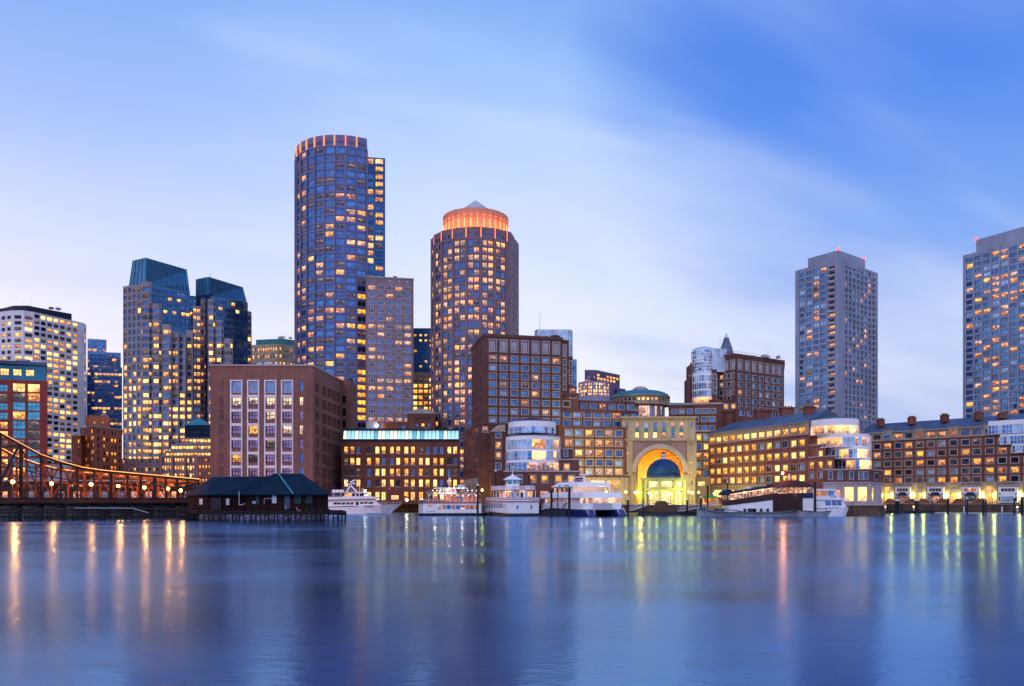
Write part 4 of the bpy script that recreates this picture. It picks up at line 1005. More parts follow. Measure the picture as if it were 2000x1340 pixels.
# ---- white glass bay on the hotel
def bay_left():
    D = 266; c = P(1040, D + 10); T = Thing('glass_bay_wing', (c.x, c.y, GZ), 'white framed curved glass wing with a small hipped roof behind the two ferries', 'glass wing', 'brick2', seed=55)
    s = 1 / F * D
    z = lambda y: ZT(y, D)
    G1 = [('pale', 2), ('blue', 1.4), ('dark', .4)]
    r1 = 49.5 * s
    glasscyl(T, c, r1, -76, 66, [(z(845), z(832.5), z(821.5))], 14, None, [G1], 3, ry=10)
    r2 = 57 * s
    lt = lambda k: 'hot' if k in (8, 9) else ('gold' if k in (12, 13) else ('blue' if k % 3 else 'pale'))
    glasscyl(T, c, r2, -68, 72, [(z(918.5), z(903), z(898)), (z(897.5), z(881), z(876.5)), (z(876), z(858.5), z(851))], 15, None,
             [lambda k: 'pink' if 6 <= k <= 11 else ('lit' if k in (12, 13) else 'blue'), lambda k: 'hot' if k in (7, 8, 9) else ('lit' if k == 12 else ('pale' if k % 3 else 'blue')), lambda k: 'lit' if k in (7, 8, 12, 13) else ('warm' if k == 9 else 'pale')], 4, ry=11)
    dk = MB(); pts = [(c.x + (r2 + .2) * math.sin(R(a)), c.y - 11.2 * math.cos(R(a))) for a in range(-68, 73, 10)] + [(c.x + r1, c.y + 4), (c.x - r1, c.y + 4)]
    dk.prism(pts, z(851.5), z(850)); T.part(dk, 'terrace', M['concl'])
    back_ = MB(); back_.prism([(c.x - r1 * .9, c.y - 1), (c.x + r1 * .85, c.y - 1), (c.x + r1 * .85, c.y + 6), (c.x - r1 * .9, c.y + 6)], GZ, z(822)); T.part(back_, 'core', M['paintg'])
    rf = MB(); e = [(c.x + r1 * math.sin(R(a)), c.y - 10 * math.cos(R(a))) for a in (-70, -35, 0, 35, 70)] + [(c.x + r1 * .9, c.y + 5), (c.x - r1 * .9, c.y + 5)]
    tp = [(c.x + (x - c.x) * .18, c.y + (y - c.y) * .15) for x, y in e]; rf.prism(e, z(821.8), z(810.5), 0, 0, tp); T.part(rf, 'hipped_roof', M['copperd'])
    # brick base
    a, b = P(985, D - 2), P(1133, D + 1); T.ring([a, b] + back(a, b, 16), GZ, ZT(919.5, D - 2), {0: [dict(xs=[1014, 1040.5, 1064, 1091, 1116], w=10.5, h=13, ys=[935.5], xr=1040, st=ST['rowes'], mix=[('warm', 1.5), ('gold', .6), ('dark', .3)]), dict(xs=cols(1003, 1123, 5), w=16, h=15, ys=[966], xr=1040, st=ST['french'], mix=[('gold', 1), ('warm', 1)])]}, cap=.35)
    a, b = P(1096, D + 10), P(1119, D + 10); T.ring([a, b] + back(a, b, 10), GZ, ZT(876, D + 10), {0: [dict(xs=[1104.5], w=7, h=10, ys=[885.5, 904, 912], st=ST['rowes'], mix=HM)]}, cap=.3)
    a, b = P(1096, D + 4), P(1131, D + 4); T.ring([a, b] + back(a, b, 8), GZ, ZT(897, D + 4), {0: [dict(xs=[1107], w=9, h=12, ys=[912.5], st=ST['rowesw'], mix=[('lit', 1)])]}, cap=.3)
    T.finish()
bay_left()
# ---- glass penthouse behind the hotel tower
def penth():
    D = 330; c = P(1082, D + 6); T = Thing('glass_penthouse', (c.x, c.y, GZ), 'pale round-cornered glass penthouse tower rising behind the dark brick hotel', 'glass tower', 'paintg', seed=57)
    a, b = P(1049, D), P(1117, D); z1 = ZT(644, D)
    pts = [P(1044.5, D + 3), P(1047, D + .8), a, P(1111, D), P(1116, D + 1), P(1118.3, D + 3.5)]
    fr = MB(); zs = [ZT(y, D) for y in range(644, 760, 5)]
    for p, q in zip(pts, pts[1:]):
        n = max(1, int((q - p).length / 1.3)); g = MB(); g.face([(p.x, p.y, ZT(760, D)), (q.x, q.y, ZT(760, D)), (q.x, q.y, z1), (p.x, p.y, z1)]); T.part(g, 'glass_skin', G['pale'])
        for k in range(n + 1):
            v = p + (q - p) * k / n; fr.box((v.x, v.y - .08, ZT(760, D)), (.1, .14, z1 - ZT(760, D)))
        for zz in zs: fr.beam((p.x, p.y - .1, zz), (q.x, q.y - .1, zz), .1, .14)
    T.part(fr, 'white_frame', M['paint'])
    bd = MB(); bd.prism([tuple(v) for v in pts] + [(pts[-1].x, D + 14), (pts[0].x, D + 14)], GZ, z1 - .2); bd2 = MB(); bd2.prism([(v.x * .999, v.y + .25) for v in pts] + [(pts[-1].x, D + 14), (pts[0].x, D + 14)], GZ, z1 - .2)
    T.part(bd2, 'core', M['paintg'])
    a, b = P(1112, D + 2), P(1126.5, D + 2); g = MB(); g.prism([tuple(v) for v in [a, b] + back(a, b, 5)], GZ, ZT(700, D)); T.part(g, 'side_bay', G['blue'])
    an = MB(); v = P(1054, D + 4); an.bar((v.x, v.y, z1 - .5), (v.x, v.y, ZT(612, D + 4)), .14, 0, 5, .04); T.part(an, 'antenna', M['paintg'])
    T.o['label'] = T.o['label']; T.finish()
    T2 = MB(); 
penth()
# ---- arch building with the rotunda
def arch():
    D = 300.0; s = D / F; zt = ZT(815, D); T = Thing('arch_building', (*P(1288, D), GZ), 'buff stone building with a giant glowing archway and six tall upper windows', 'arch building', 'stone', seed=61)
    T.trimm = M['trim']
    X = lambda px: (px - 1000) * s
    A, B = P(1214.5, D), P(1358, D); cxp = X(1288.7); zc = ZT(922, D); Ro, Ri = 54.5 * s, 46.5 * s
    zl = ZT(861, D)
    xs6 = [1244.5, 1262.2, 1279.8, 1297.4, 1314.5, 1331]
    up = [dict(xs=xs6, w=7.6, h=11.5, ys=[830], st=ST['slitw'], mix=[('blue', 1), ('pink', 1), ('pale', .6)]),
          dict(xs=xs6, w=7.6, h=11, ys=[849.8], st=ST['slitw'], mix=[('hot', 2), ('warm', 1), ('dark', .5)]),
          dict(xs=[1225.9, 1350.7], w=5.6, h=8, ys=[829], st=ST['slitw'], mix=[('blue', 1), ('warm', 1)])]
    T.face(A, B, zl, zt, up)
    pil = [dict(xs=[1225.9, 1350.7], w=4.4, h=5, ys=[867, 886, 904.5, 923.5], st=ST['slitw'], mix=[('warm', 1), ('black', 1)]), dict(xs=[1225.9, 1350.7], w=4.6, h=8, ys=[944], st=ST['slitw'], mix=[('dark', 1)])]
    xl, xr = cxp - Ro, cxp + Ro
    T.face(A, Vector((X(1233), D)), GZ, zl, pil); T.face(Vector((X(1344.5), D)), B, GZ, zl, pil)
    # spandrel panel (plum granite) around the arch, slightly recessed
    sp = MB(); n = 30; y = D + .35
    base = ZT(930, D)
    arc = [(cxp - Ro * math.cos(math.pi * k / n), zc + Ro * math.sin(math.pi * k / n)) for k in range(n + 1)]
    for (x0, z0), (x1, z1) in zip(arc, arc[1:]):
        sp.face([(x0, y, z0), (x1, y, z1), (x1, y, zl), (x0, y, zl)])
    for x0, x1 in ((X(1233), xl), (xr, X(1344.5))):
        if x1 - x0 > .05: sp.face([(x0, y, base), (x1, y, base), (x1, y, zl), (x0, y, zl)])
    T.part(sp, 'spandrel_panel', M['pinkd'])
    # archivolt ring and jambs
    av = MB()
    ai = [(cxp - Ri * math.cos(math.pi * k / n), zc + Ri * math.sin(math.pi * k / n)) for k in range(n + 1)]
    for k in range(n):
        (a0, b0), (a1, b1) = arc[k], arc[k + 1]; (c0, d0), (c1, d1) = ai[k], ai[k + 1]; yf = D - .35
        av.face([(c0, yf, d0), (c1, yf, d1), (a1, yf, b1), (a0, yf, b0)]); av.face([(a0, yf, b0), (a1, yf, b1), (a1, y + .02, b1), (a0, y + .02, b0)])
        av.face([(c0, yf, d0), (c0, D + 1, d0), (c1, D + 1, d1), (c1, yf, d1)])
    T.part(av, 'archivolt', M['trim'])
    for x0, x1 in ((X(1233), cxp - Ri), (cxp + Ri, X(1344.5))):
        j = MB(); j.prism([(x0, D - .3), (x1, D - .3), (x1, D + 14), (x0, D + 14)], GZ, base if True else zc); T.part(j, 'arch_jamb', M['stone'])
        j = MB(); j.prism([(x0 if x0 > cxp else x1 - .9, D + .4), (x0 + .9 if x0 > cxp else x1, D + .4), (x0 + .9 if x0 > cxp else x1, D + 14), (x0 if x0 > cxp else x1 - .9, D + 14)], base, zc); T.part(j, 'arch_jamb', M['stone'])
    # coffered barrel vault
    v = MB(); dep = 15
    for k in range(n):
        (c0, d0), (c1, d1) = ai[k], ai[k + 1]; v.face([(c0, D + 1, d0), (c0, D + dep, d0), (c1, D + dep, d1), (c1, D + 1, d1)])
    T.part(v, 'barrel_vault', M['vault'])
    rb = MB()
    for yy in (1.2, 4.2, 7.2, 10.2, 13.2):
        for k in range(n):
            (c0, d0), (c1, d1) = ai[k], ai[k + 1]; f = (Ri - .5) / Ri
            e0, g0, e1, g1 = cxp + (c0 - cxp) * f, zc + (d0 - zc) * f, cxp + (c1 - cxp) * f, zc + (d1 - zc) * f
            rb.face([(e0, D + yy, g0), (e1, D + yy, g1), (c1, D + yy, d1), (c0, D + yy, d0)]); rb.face([(e0, D + yy, g0), (e0, D + yy + .7, g0), (e1, D + yy + .7, g1), (e1, D + yy, g1)]); rb.face([(e0, D + yy + .7, g0), (c0, D + yy + .7, d0), (c1, D + yy + .7, d1), (e1, D + yy + .7, g1)])
    for k in range(2, n - 1, 2):
        (c0, d0) = ai[k]; f = (Ri - .25) / Ri; rb.beam((cxp + (c0 - cxp) * f, D + 1.2, zc + (d0 - zc) * f), (cxp + (c0 - cxp) * f, D + dep, zc + (d0 - zc) * f), .5, .5)
    T.part(rb, 'vault_rib', M['rib'])
    # rear wall with an inner arch
    bw = MB(); Rb = Ri * .62; yb = D + dep
    for k in range(n):
        a0, a1 = math.pi * k / n, math.pi * (k + 1) / n
        bw.face([(cxp - Rb * math.cos(a0), yb, zc - 1.5 + Rb * math.sin(a0)), (cxp - Rb * math.cos(a1), yb, zc - 1.5 + Rb * math.sin(a1)), (cxp - Ri * math.cos(a1), yb, zc + Ri * math.sin(a1)), (cxp - Ri * math.cos(a0), yb, zc + Ri * math.sin(a0))])
    for sg in (-1, 1): bw.face([(cxp + sg * Rb, yb, GZ), (cxp + sg * Ri, yb, GZ), (cxp + sg * Ri, yb, zc), (cxp + sg * Rb, yb, zc - 1.5)])
    T.part(bw, 'rear_arch_wall', M['vault'])
    b2 = MB(); b2.face([(cxp - Ri, yb + 7, GZ), (cxp + Ri, yb + 7, GZ), (cxp + Ri, yb + 7, zc + Ri), (cxp - Ri, yb + 7, zc + Ri)]); T.part(b2, 'courtyard_wall', M['stone'])
    # cornices
    cn = MB(); w = B.x - A.x; mx_ = (A.x + B.x) / 2
    cn.box((mx_, D - .1, zt - .3), (w + .7, 1.3, .55)); cn.box((mx_, D - .06, ZT(860.5, D)), (w + .2, .6, .5)); cn.box((mx_, D - .02, ZT(821, D)), (w + .1, .3, .25))
    for x in (1218.5, 1234.5): cn.box((X(x), D - .08, base + .4), (.5, .35, zl - base - .5)); cn.box((X(1288.7 * 2 - x), D - .08, base + .4), (.5, .35, zl - base - .5))
    cn.box(((A.x + X(1242)) / 2, D - .1, base - .15), (X(1242) - A.x, .9, .55)); cn.box(((B.x + X(1335.6)) / 2, D - .1, base - .15), (B.x - X(1335.6), .9, .55))
    for k in range(12):
        x = X(1222 + 12 * k); cn.box((x, D - .55, zt - .75), (.35, .5, .4))
    T.part(cn, 'cornice', M['stone'])
    for x in xs6:
        m_ = MB(); p = X(x); m_.box((p, D - .02, ZT(843.8, D)), (1.35, .2, 1.35), 0); m_.lathe((p, D - .16), [(.0, 0), (.45, 0)], 10); m_.v = [(q if i < 24 else (q[0], D - .14, ZT(840.2, D) + (q[1] - (D - .16)))) for i, q in enumerate(m_.v)]
        T.part(m_, 'medallion', M['copper'])
    bk = back(A, B, 30); T.face(B, bk[0], GZ, zt); T.face(bk[1], A, GZ, zt)
    T.roof.face([(A.x, A.y, zt - .2), (B.x, B.y, zt - .2), (bk[0].x, bk[0].y, zt - .2), (bk[1].x, bk[1].y, zt - .2)])
    for (x, yy, z, e, col) in ((cxp - 5.5, D + 6, GZ + 4, 9000, (1, .50, .05)), (cxp + 5.5, D + 6, GZ + 4, 8000, (1, .40, .04)), (cxp, D + 11, GZ + 7, 6000, (1, .5, .06)), (cxp, D + 18, GZ + 5, 6000, (1, .55, .1))):
        l = bpy.data.lights.new('vault_uplight', 'POINT'); l.energy = e; l.color = col; l.energy *= 1.0; l.shadow_soft_size = .5
        o = bpy.data.objects.new('vault_uplight', l); COL.objects.link(o); o.parent = T.o; o.location = Vector((x, yy, z)) - T.loc
    T.finish()
    # rotunda
    D = 345; s = D / F; c = P(1250.5, D + 10); r = 56.2 * (D + 10) / F; Dn = D + 10 - r
    T = Thing('rotunda', (c.x, c.y, GZ), 'stone rotunda with a shallow green copper dome and lantern above the arch building', 'domed building', 'stone', seed=62)
    dr = MB(); za, zb = ZT(789, D), ZT(771.5, D); dr.lathe(c, [(r - 2.3, GZ), (r - 2.3, za - .3), (r, za), (r, za + .5), (r - .35, za + .6), (r - .35, zb - .6), (r + .25, zb - .4), (r + .3, zb), (r - .6, zb + .1)], 48); T.part(dr, 'drum', M['stone'])
    for k in range(20):
        a = -84 + 9 * k
        if abs(a) > 88: continue
        f = MB(); x, yy = c.x + (r - .3) * math.sin(R(a)), c.y - (r - .3) * math.cos(R(a)); f.box((x, yy, ZT(781.5, D)), (.8, .2, .95), 0, R(a)); T.part(f, 'drum_window', G['hot' if k in (8, 9, 10, 11, 12) else 'black'])
        b = MB(); x, yy = c.x + (r - .1) * math.sin(R(a + 4.5)), c.y - (r - .1) * math.cos(R(a + 4.5)); b.box((x, yy, za + .6), (.5, .5, zb - za - 1.4), 0, R(a + 4.5)); T.part(b, 'bracket', M['stone'])
    dm = MB(); zt_ = ZT(757, D); dm.lathe(c, [(r * math.cos(t) * .985, zb + (zt_ - zb) * math.sin(t)) for t in [math.pi / 2 * k / 10 for k in range(11)]], 56); T.part(dm, 'dome', M['copper'], smooth=True)
    sm = MB()
    for k in range(56):
        a = 2 * math.pi * k / 56; pr = [(r * math.cos(t), zb + .1 + (zt_ - zb) * math.sin(t)) for t in [math.pi / 2 * j / 6 for j in range(6)]]
        sm.tube([(c.x + q * math.cos(a), c.y + q * math.sin(a), z) for q, z in pr], .07, 0, 3)
    T.part(sm, 'dome_seam', M['copper'])
    ln = MB(); rl = 15.5 * (D + 10) / F; z0 = ZT(758.5, D + 2); ln.lathe(c, [(rl, z0 - .8), (rl, z0 + .2)] + [(rl * math.cos(t), z0 + .2 + 1.7 * math.sin(t)) for t in [math.pi / 2 * k / 6 for k in range(1, 7)]], 28); T.part(ln, 'lantern', M['concl'], smooth=True)
    # tall glazed bay of the drum
    rr = r - 2.2; zs = [(ZT(820, D), ZT(792.5, D), ZT(791, D))]
    glasscyl(T, c, rr, -12, 78, zs, 14, None, [lambda k: 'pink' if k < 4 or k in (6,) else ('pale' if k % 3 else 'pink')], 5, frame='concl')
    T.finish()
ST['slitw'] = Style(nv=0, nh=1, fw=.12, fm='wframe', depth=.45, bar=.08)
M['vault'] = mat('golden plaster vault', (.62, .42, .16), .7, .12, .4); M['rib'] = mat('ochre vault rib', (.55, .26, .09), .7, .1, .4)
arch()
# ---- back wings right of the rotunda
def wing_right():
    D = 328; T = Thing('brick_wing', (*P(1330, D), GZ), 'brick hotel wing with a green roof edge between the rotunda and the right brick tower', 'hotel wing', 'brick2', seed=65)
    a, b = P(1306, D), P(1410, D - 4); z = ZT(789, D)
    T.ring([a, b] + back(a, b, 18), GZ, z, {0: [dict(xs=[1316.5, 1331.5, 1347.5, 1363.5, 1378, 1392.5], w=9, h=7.5, ys=[803], st=ST['rowes'], mix=HM), dict(xs=[1359, 1375.5, 1391], w=9.5, h=8.5, ys=[819, 836.5], st=ST['rowes'], mix=HM)]}, cap=.5)
    g = MB(); a, b = P(1306, D + 2), P(1348, D + 2); g.prism([tuple(v) for v in [a, b] + back(a, b, 9)], z, ZT(785.5, D)); T.part(g, 'green_roof_edge', M['copper'])
    D = 318; a, b = P(1357.5, D), P(1386, D); T.ring([a, b] + back(a, b, 12), ZT(932, D), ZT(841, D), {0: [dict(xs=[1365.3, 1379.5], w=9, h=11.5, ys=[854, 872.3, 890.4, 908, 925], st=ST['rowes'], mix=[('hot', 1), ('lit', 1), ('dark', .6), ('pale', .5)])]}, cap=.4)
    a, b = P(1357, D - 1), P(1392, D - 1); T.ring([a, b] + back(a, b, 14), GZ, ZT(932, D), {0: [dict(xs=[1370], w=14, h=9, ys=[945], st=ST['french'], mix=[('hot', 1)])]}, m='stone', cap=.4)
    T.finish()
wing_right()
# ---- right brick tower with glass cylinder
def hotel_right():
    D = 345; zt = ZT(690.6, D); T = Thing('brick_hotel', (*P(1436, D), GZ), 'dark brick hotel tower with blind panels along its top right of the dome', 'hotel', 'brick2', seed=66)
    T.trimm = M['brick2']
    A, B, L_ = P(1436, D), PT(1531.5, 704.5, zt), PT(1395, 696.5, zt)
    xs = [1446, 1460, 1473.3, 1486.5, 1499.6, 1512, 1523.3]; ys = [735.5, 752, 767.5, 779.5, 794.5]
    ys = rows(735.5, 15.6, 5)
    T.ring([L_, A, B, ray(B, 20), ray(L_, 20)], GZ, zt, {1: [dict(xs=xs, w=7.8, h=18, ys=[713], xr=1446, st=ST['rpanel'], mix=[('gw', 1)]), dict(xs=xs, w=7.6, h=9.3, ys=ys + [813], xr=1446, st=ST['rowes'], mix=HM)],
        0: [dict(xs=[1404, 1418, 1431], w=6.5, h=16, ys=[714], st=ST['rpanel'], mix=[('gw', 1)]), dict(xs=[1409, 1424], w=5.5, h=8.5, ys=[735, 751, 766.5, 779], st=ST['rowes'], mix=HM + [('warm', .2)]), dict(xs=[1402, 1416.5, 1431.5], w=2.4, h=9.5, ys=[735, 751, 766.5], st=ST['rowes'], mix=[('dark', 1)])]}, cap=.9)
    a, b = P(1390.5, D - 1.5), P(1400, D - 1.5); T.ring([a, b] + back(a, b, 12), GZ, ZT(723.5, D), {0: [dict(xs=[1395.7], w=5, h=8.5, ys=[735.5, 751, 764], st=ST['rowes'], mix=HM)]}, cap=.4)
    a, b = P(1385, D - 3), P(1440, D - 3); T.ring([a, b] + back(a, b, 10), GZ, ZT(783, D), {0: [dict(xs=[1405, 1418, 1432.5], w=7, h=9, ys=[794], st=ST['rowes'], mix=[('warm', 1.2), ('pink', .5)])]}, cap=.4)
    a, b = P(1436, D - 4), P(1534, D + 7); T.ring([a, b] + back(a, b, 10), GZ, ZT(798, D - 4), {0: [dict(xs=cols(1434, 1525, 7), w=8, h=9.5, ys=[808], st=ST['rowes'], mix=HM)]}, cap=.5)
    a, b = P(1347.5, D + 4), P(1352, D + 4); T.ring([a, b] + back(a, b, 12), GZ, ZT(706, D), {})
    a, b = P(1343, D + 3), P(1348, D + 3); T.ring([a, b] + back(a, b, 12), GZ, ZT(735, D), {})
    rl = MB(); v0, v1, v2 = L_, A, B
    for p, q in ((L_, A), (A, B)):
        for k in range(0, 15):
            v = p + (q - p) * k / 15; rl.bar((v.x, v.y + .5, zt), (v.x, v.y + .5, zt + 1.1), .04, 0, 4)
        rl.bar((p.x, p.y + .5, zt + 1.1), (q.x, q.y + .5, zt + 1.1), .05, 0, 4)
    T.part(rl, 'roof_railing', M['steel']); T.finish()
    # glass cylinder
    c = P(1372, D + 8); T = Thing('glass_cylinder_tower', (c.x, c.y, GZ), 'pale curved glass tower with rounded top and lit bottom ring, left of brick tower', 'glass tower', 'paintg', seed=67)
    z = lambda y: ZT(y, D - 2); sc = (D + 8) / F
    tiers = [(z(y + 4.6), z(y + .8), z(y)) for y in (680, 685.5, 691, 697, 703, 709, 715, 721)]
    glasscyl(T, c, 21.5 * sc, -88, 70, tiers[::-1], 13, None, [[('pale', 3), ('blue', 1)]] * 8, 7, ry=8, rail=False)
    glasscyl(T, c, 26 * sc, -82, 62, [(z(788), z(775.5), z(772)), (z(771.5), z(762), z(758)), (z(757.5), z(746.5), z(743)), (z(742.5), z(732), z(727))], 15, None, [lambda k: 'lit' if 2 < k < 14 else 'warm', [('blue', 1), ('pale', 1), ('dark', 1)], [('blue', 1), ('dark', 1), ('pink', .2)], [('pale', 2), ('blue', 1)]], 8, ry=9.5)
    cr = MB(); r0 = 21.4 * sc; n = 18
    pr = [(1.0, 679.5), (.97, 677), (.9, 675), (.78, 673.5), (.5, 672.3), (.0, 672)]
    e0 = None
    for (f, y), (f2, y2) in zip(pr, pr[1:]):
        for k in range(n):
            a, b = R(-90 + 180 * k / n), R(-90 + 180 * (k + 1) / n)
            q = [(c.x + r0 * g * math.sin(t), c.y - 8 * g * math.cos(t), z(yy)) for g, t, yy in ((f, a, y), (f, b, y), (f2, b, y2), (f2, a, y2))]
            cr.face(q[:3] if f2 == 0 else q)
    T.part(cr, 'rounded_crown', G['pale'], smooth=True)
    # straight crown wall running back to the right
    w = MB(); a, b = P(1374, D), P(1419, D + 4); w.prism([tuple(v) for v in [a, b] + back(a, b, 8)], z(723), z(676.5)); T.part(w, 'crown_wall', G['pale'])
    g = MB()
    for k in range(12):
        v = a + (b - a) * k / 11; g.box((v.x, v.y - .1, z(723)), (.1, .12, z(676.5) - z(723)))
    for k in range(10):
        zz = z(722 - 5 * k); g.beam((a.x, a.y - .1, zz), (b.x, b.y - .1, zz), .1, .12)
    T.part(g, 'crown_mullion', M['paint'])
    core = MB(); core.lathe((c.x, c.y), [(0, GZ), (19 * sc, GZ), (19 * sc, z(700))], 16); core.v = [(x, c.y + (y - c.y) * .36, zz) for x, y, zz in core.v]; T.part(core, 'core', M['paintg'])
    dk = MB(); dk.prism([(c.x + 26.4 * sc * math.sin(R(a)), c.y - 9.8 * math.cos(R(a))) for a in range(-90, 91, 12)], z(791), z(788.2)); dk.prism([(c.x + 26.4 * sc * math.sin(R(a)), c.y - 9.8 * math.cos(R(a))) for a in range(-90, 91, 12)], z(727), z(726)); T.part(dk, 'balcony_slab', M['paint'])
    an = MB(); v = P(1406.5, D + 6); an.bar((v.x, v.y, z(678)), (v.x, v.y, z(649)), .12, 0, 5, .04); T.part(an, 'antenna', M['paintg'])
    T.finish()
    # spire
    D2 = 420; c = P(1418.5, D2); T = Thing('spire_tower', (c.x, c.y, GZ), 'slender grey stone tower ending in a pointed pyramid spire beside the pale curved glass tower', 'spire', 'concd', seed=68)
    hb = 12.5 * D2 / F; a, b = Vector((c.x - hb, c.y - hb)), Vector((c.x + hb, c.y - hb)); T.ring([a, b, Vector((b.x, c.y + hb)), Vector((a.x, c.y + hb))], GZ, ZT(700, D2), {})
    sp = MB(); zz = [(1.0, 700), (.72, 680), (.30, 660)]
    for (f, y), (f2, y2) in zip(zz, zz[1:]):
        sp.prism([(c.x - hb * f, c.y - hb * f), (c.x + hb * f, c.y - hb * f), (c.x + hb * f, c.y + hb * f), (c.x - hb * f, c.y + hb * f)], ZT(y, D2), ZT(y2, D2), 0, 0, [(c.x - hb * f2, c.y - hb * f2), (c.x + hb * f2, c.y - hb * f2), (c.x + hb * f2, c.y + hb * f2), (c.x - hb * f2, c.y + hb * f2)])
    T.part(sp, 'pyramid', M['concd']); tp = MB(); f, f2 = .3, .02; tp.prism([(c.x - hb * f, c.y - hb * f), (c.x + hb * f, c.y - hb * f), (c.x + hb * f, c.y + hb * f), (c.x - hb * f, c.y + hb * f)], ZT(660, D2), ZT(649.5, D2), 0, 0, [(c.x - hb * f2, c.y - hb * f2), (c.x + hb * f2, c.y - hb * f2), (c.x + hb * f2, c.y + hb * f2), (c.x - hb * f2, c.y + hb * f2)])
    T.part(tp, 'pale_tip', M['white']); T.finish()
M['concd'] = mat('dark grey stone', (.12, .155, .25), .8)
hotel_right()
# ---- right finger building ending in a lit glass bay
def chimney(x, y, D, w, h, label, z0, rz=0.0):
    e = empty('chimney', (*P(x, D), z0), 0, label, 'chimney', 'brick chimneys on the blue slate roofs'); o = Vector((*P(x, D), z0))
    b = MB(); p = P(x, D); b.box((p.x, p.y, z0), (w, w * .8, h)); b.box((p.x, p.y, z0 + h), (w * 1.12, w * .92, .35)); b.build('stack', M['brick'], e, o)
    for k in range(4):
        c_ = MB(); q = (p.x - w * .36 + w * .24 * k, p.y); c_.lathe(q, [(.28, z0 + h + .35), (.34, z0 + h + .6), (.24, z0 + h + 1.0), (0, z0 + h + 1.02)], 8); c_.build('chimney_pot', M['brickr'], e, o)
def finger():
    DL, DR = 318.0, 266.0; A, B = P(1383.3, DL), P(1580, DR); u = (B - A).normalized(); nr = Vector((u.y, -u.x))
    ze = ZT(848, DL); T = Thing('brick_apartments', (A.x, A.y, GZ), 'red brick wharf building with many lit windows, blue slate roof and buff top storey', 'apartment building', 'brickr', seed=71)
    T.trimm = M['trim']
    on = lambda px, f=0.0: (lambda t: A + u * t + nr * f)((((px - 1000) / F) * A.y - A.x) / (u.x - (px - 1000) / F * u.y))
    zb = ZT(868.5, DL)
    xs = [1391, 1403.5, 1416, 1430, 1444, 1457.5, 1472, 1487, 1502, 1517.5, 1533.5, 1550, 1566]
    lm = [('gold', 1.0), ('lit', .8), ('hot', .7), ('dim', .6), ('pale', .45), ('dark', .2)]
    yr = [880, 900.3, 920.7, 939.5]
    T.face(A, B, zb, ze, [dict(xs=xs[:4] + [xs[4], xs[5]] + xs[6:], w=9.2, h=10.5, ys=[858.7], xr=1403.5, st=ST['plainw'], mix=[('hot', 1), ('lit', 1.6), ('gold', .6)])], m='stone')
    T.face(A, B, ZT(950, DL), zb, [dict(xs=xs, w=8.0, h=10.6, ys=yr, xr=1403.5, st=ST['rowesn'], mix=lm)])
    T.face(A, B, GZ, ZT(950, DL), [dict(xs=[1402, 1425, 1449, 1474, 1500, 1528, 1556], w=15, h=15, ys=[964], xr=1403, st=ST['french'], mix=[('gold', 1), ('hot', 1)])], m='stone')
    bk = B - nr * 16; ak = A - nr * 16; T.face(B, bk, GZ, ze); T.face(ak, A, GZ, ze, [dict(xs=[.3, .7], t=1, D=DL, w=2, h=11, ys=yr, st=ST['rowesn'], mix=lm)])
    # string courses
    cs = MB()
    for y, h_ in ((848, .35), (868.5, .3), (950, .45)):
        zz = ZT(y, DL); cs.beam((A.x + nr.x * .15, A.y + nr.y * .15, zz), (B.x + nr.x * .15, B.y + nr.y * .15, zz), .5, h_)
    T.part(cs, 'string_course', M['trim'])
    # roof
    rf = MB(); zr = ze + 4.3; o0, o1 = A + nr * .5, B + nr * .5; r0, r1 = A + u * 5 - nr * 8, B - nr * 8; b0, b1 = A - nr * 16.5, B - nr * 16.5
    rf.face([(*o0, ze + .15), (*o1, ze + .15), (*r1, zr), (*r0, zr)]); rf.face([(*b1, ze), (*b0, ze), (*r0, zr), (*r1, zr)]); rf.face([(*b0, ze), (*o0, ze + .15), (*r0, zr)]); rf.face([(*o1, ze + .15), (*b1, ze), (*r1, zr)])
    T.part(rf, 'slate_roof', M['slate'])
    # stepped brick end under the glass
    def tierb(x0, x1, y0, sets, Dr=DR, f=0.0, dep=14):
        a, b = on(x0, f), on(x1, f); T.ring([a, b] + back(a, b, dep), GZ, ZT(y0, on(1566).y), {0: sets}, cap=.3); return a, b
    tierb(1580, 1593, 850, [dict(xs=[1586.5], w=7, h=11.5, ys=[865], st=ST['rowesn'], mix=lm)], f=-.9)
    tierb(1580, 1611, 871, [dict(xs=[1586, 1602.5], w=8.5, h=12, ys=[886.5], st=ST['rowesn'], mix=lm)], f=-.5)
    tierb(1580, 1630, 894, [dict(xs=[1585, 1602, 1620], w=8.5, h=12, ys=[908, 928], st=ST['rowesn'], mix=[('pale', 1), ('gold', 1)])], f=0)
    T.finish()
    # glass bay
    D = 254.0; c = P(1652, D + 10); sc = (D + 10) / F
    T = Thing('glass_bay_wing', (c.x, c.y, GZ), 'glowing curved glass bay in four white framed tiers, ending the red brick wharf building', 'glass wing', 'brick2', seed=73)
    z = lambda y: ZT(y, D)
    lt = [('lit', 2), ('hot', 1.6), ('gold', 1)]
    c1 = P(1627, D + 12)
    glasscyl(T, c1, 44 * (D + 12) / F, -86, 76, [(z(844), z(828.5), z(815))], 20, None, [lt], 9, ry=9)
    g3 = lambda k: 'hot' if k in (7, 8, 12, 13) else ('lit' if k in (3, 4, 16) else ('pale' if k % 2 else 'blue'))
    c2 = P(1643, D + 11); glasscyl(T, c2, 49 * (D + 11) / F, -82, 84, [(z(870.5), z(853), z(846.5))], 20, None, [lambda k: 'lit' if k < 7 or k in (12, 13, 14) else ('pink' if k in (10, 15) else 'pale')], 10, ry=10)
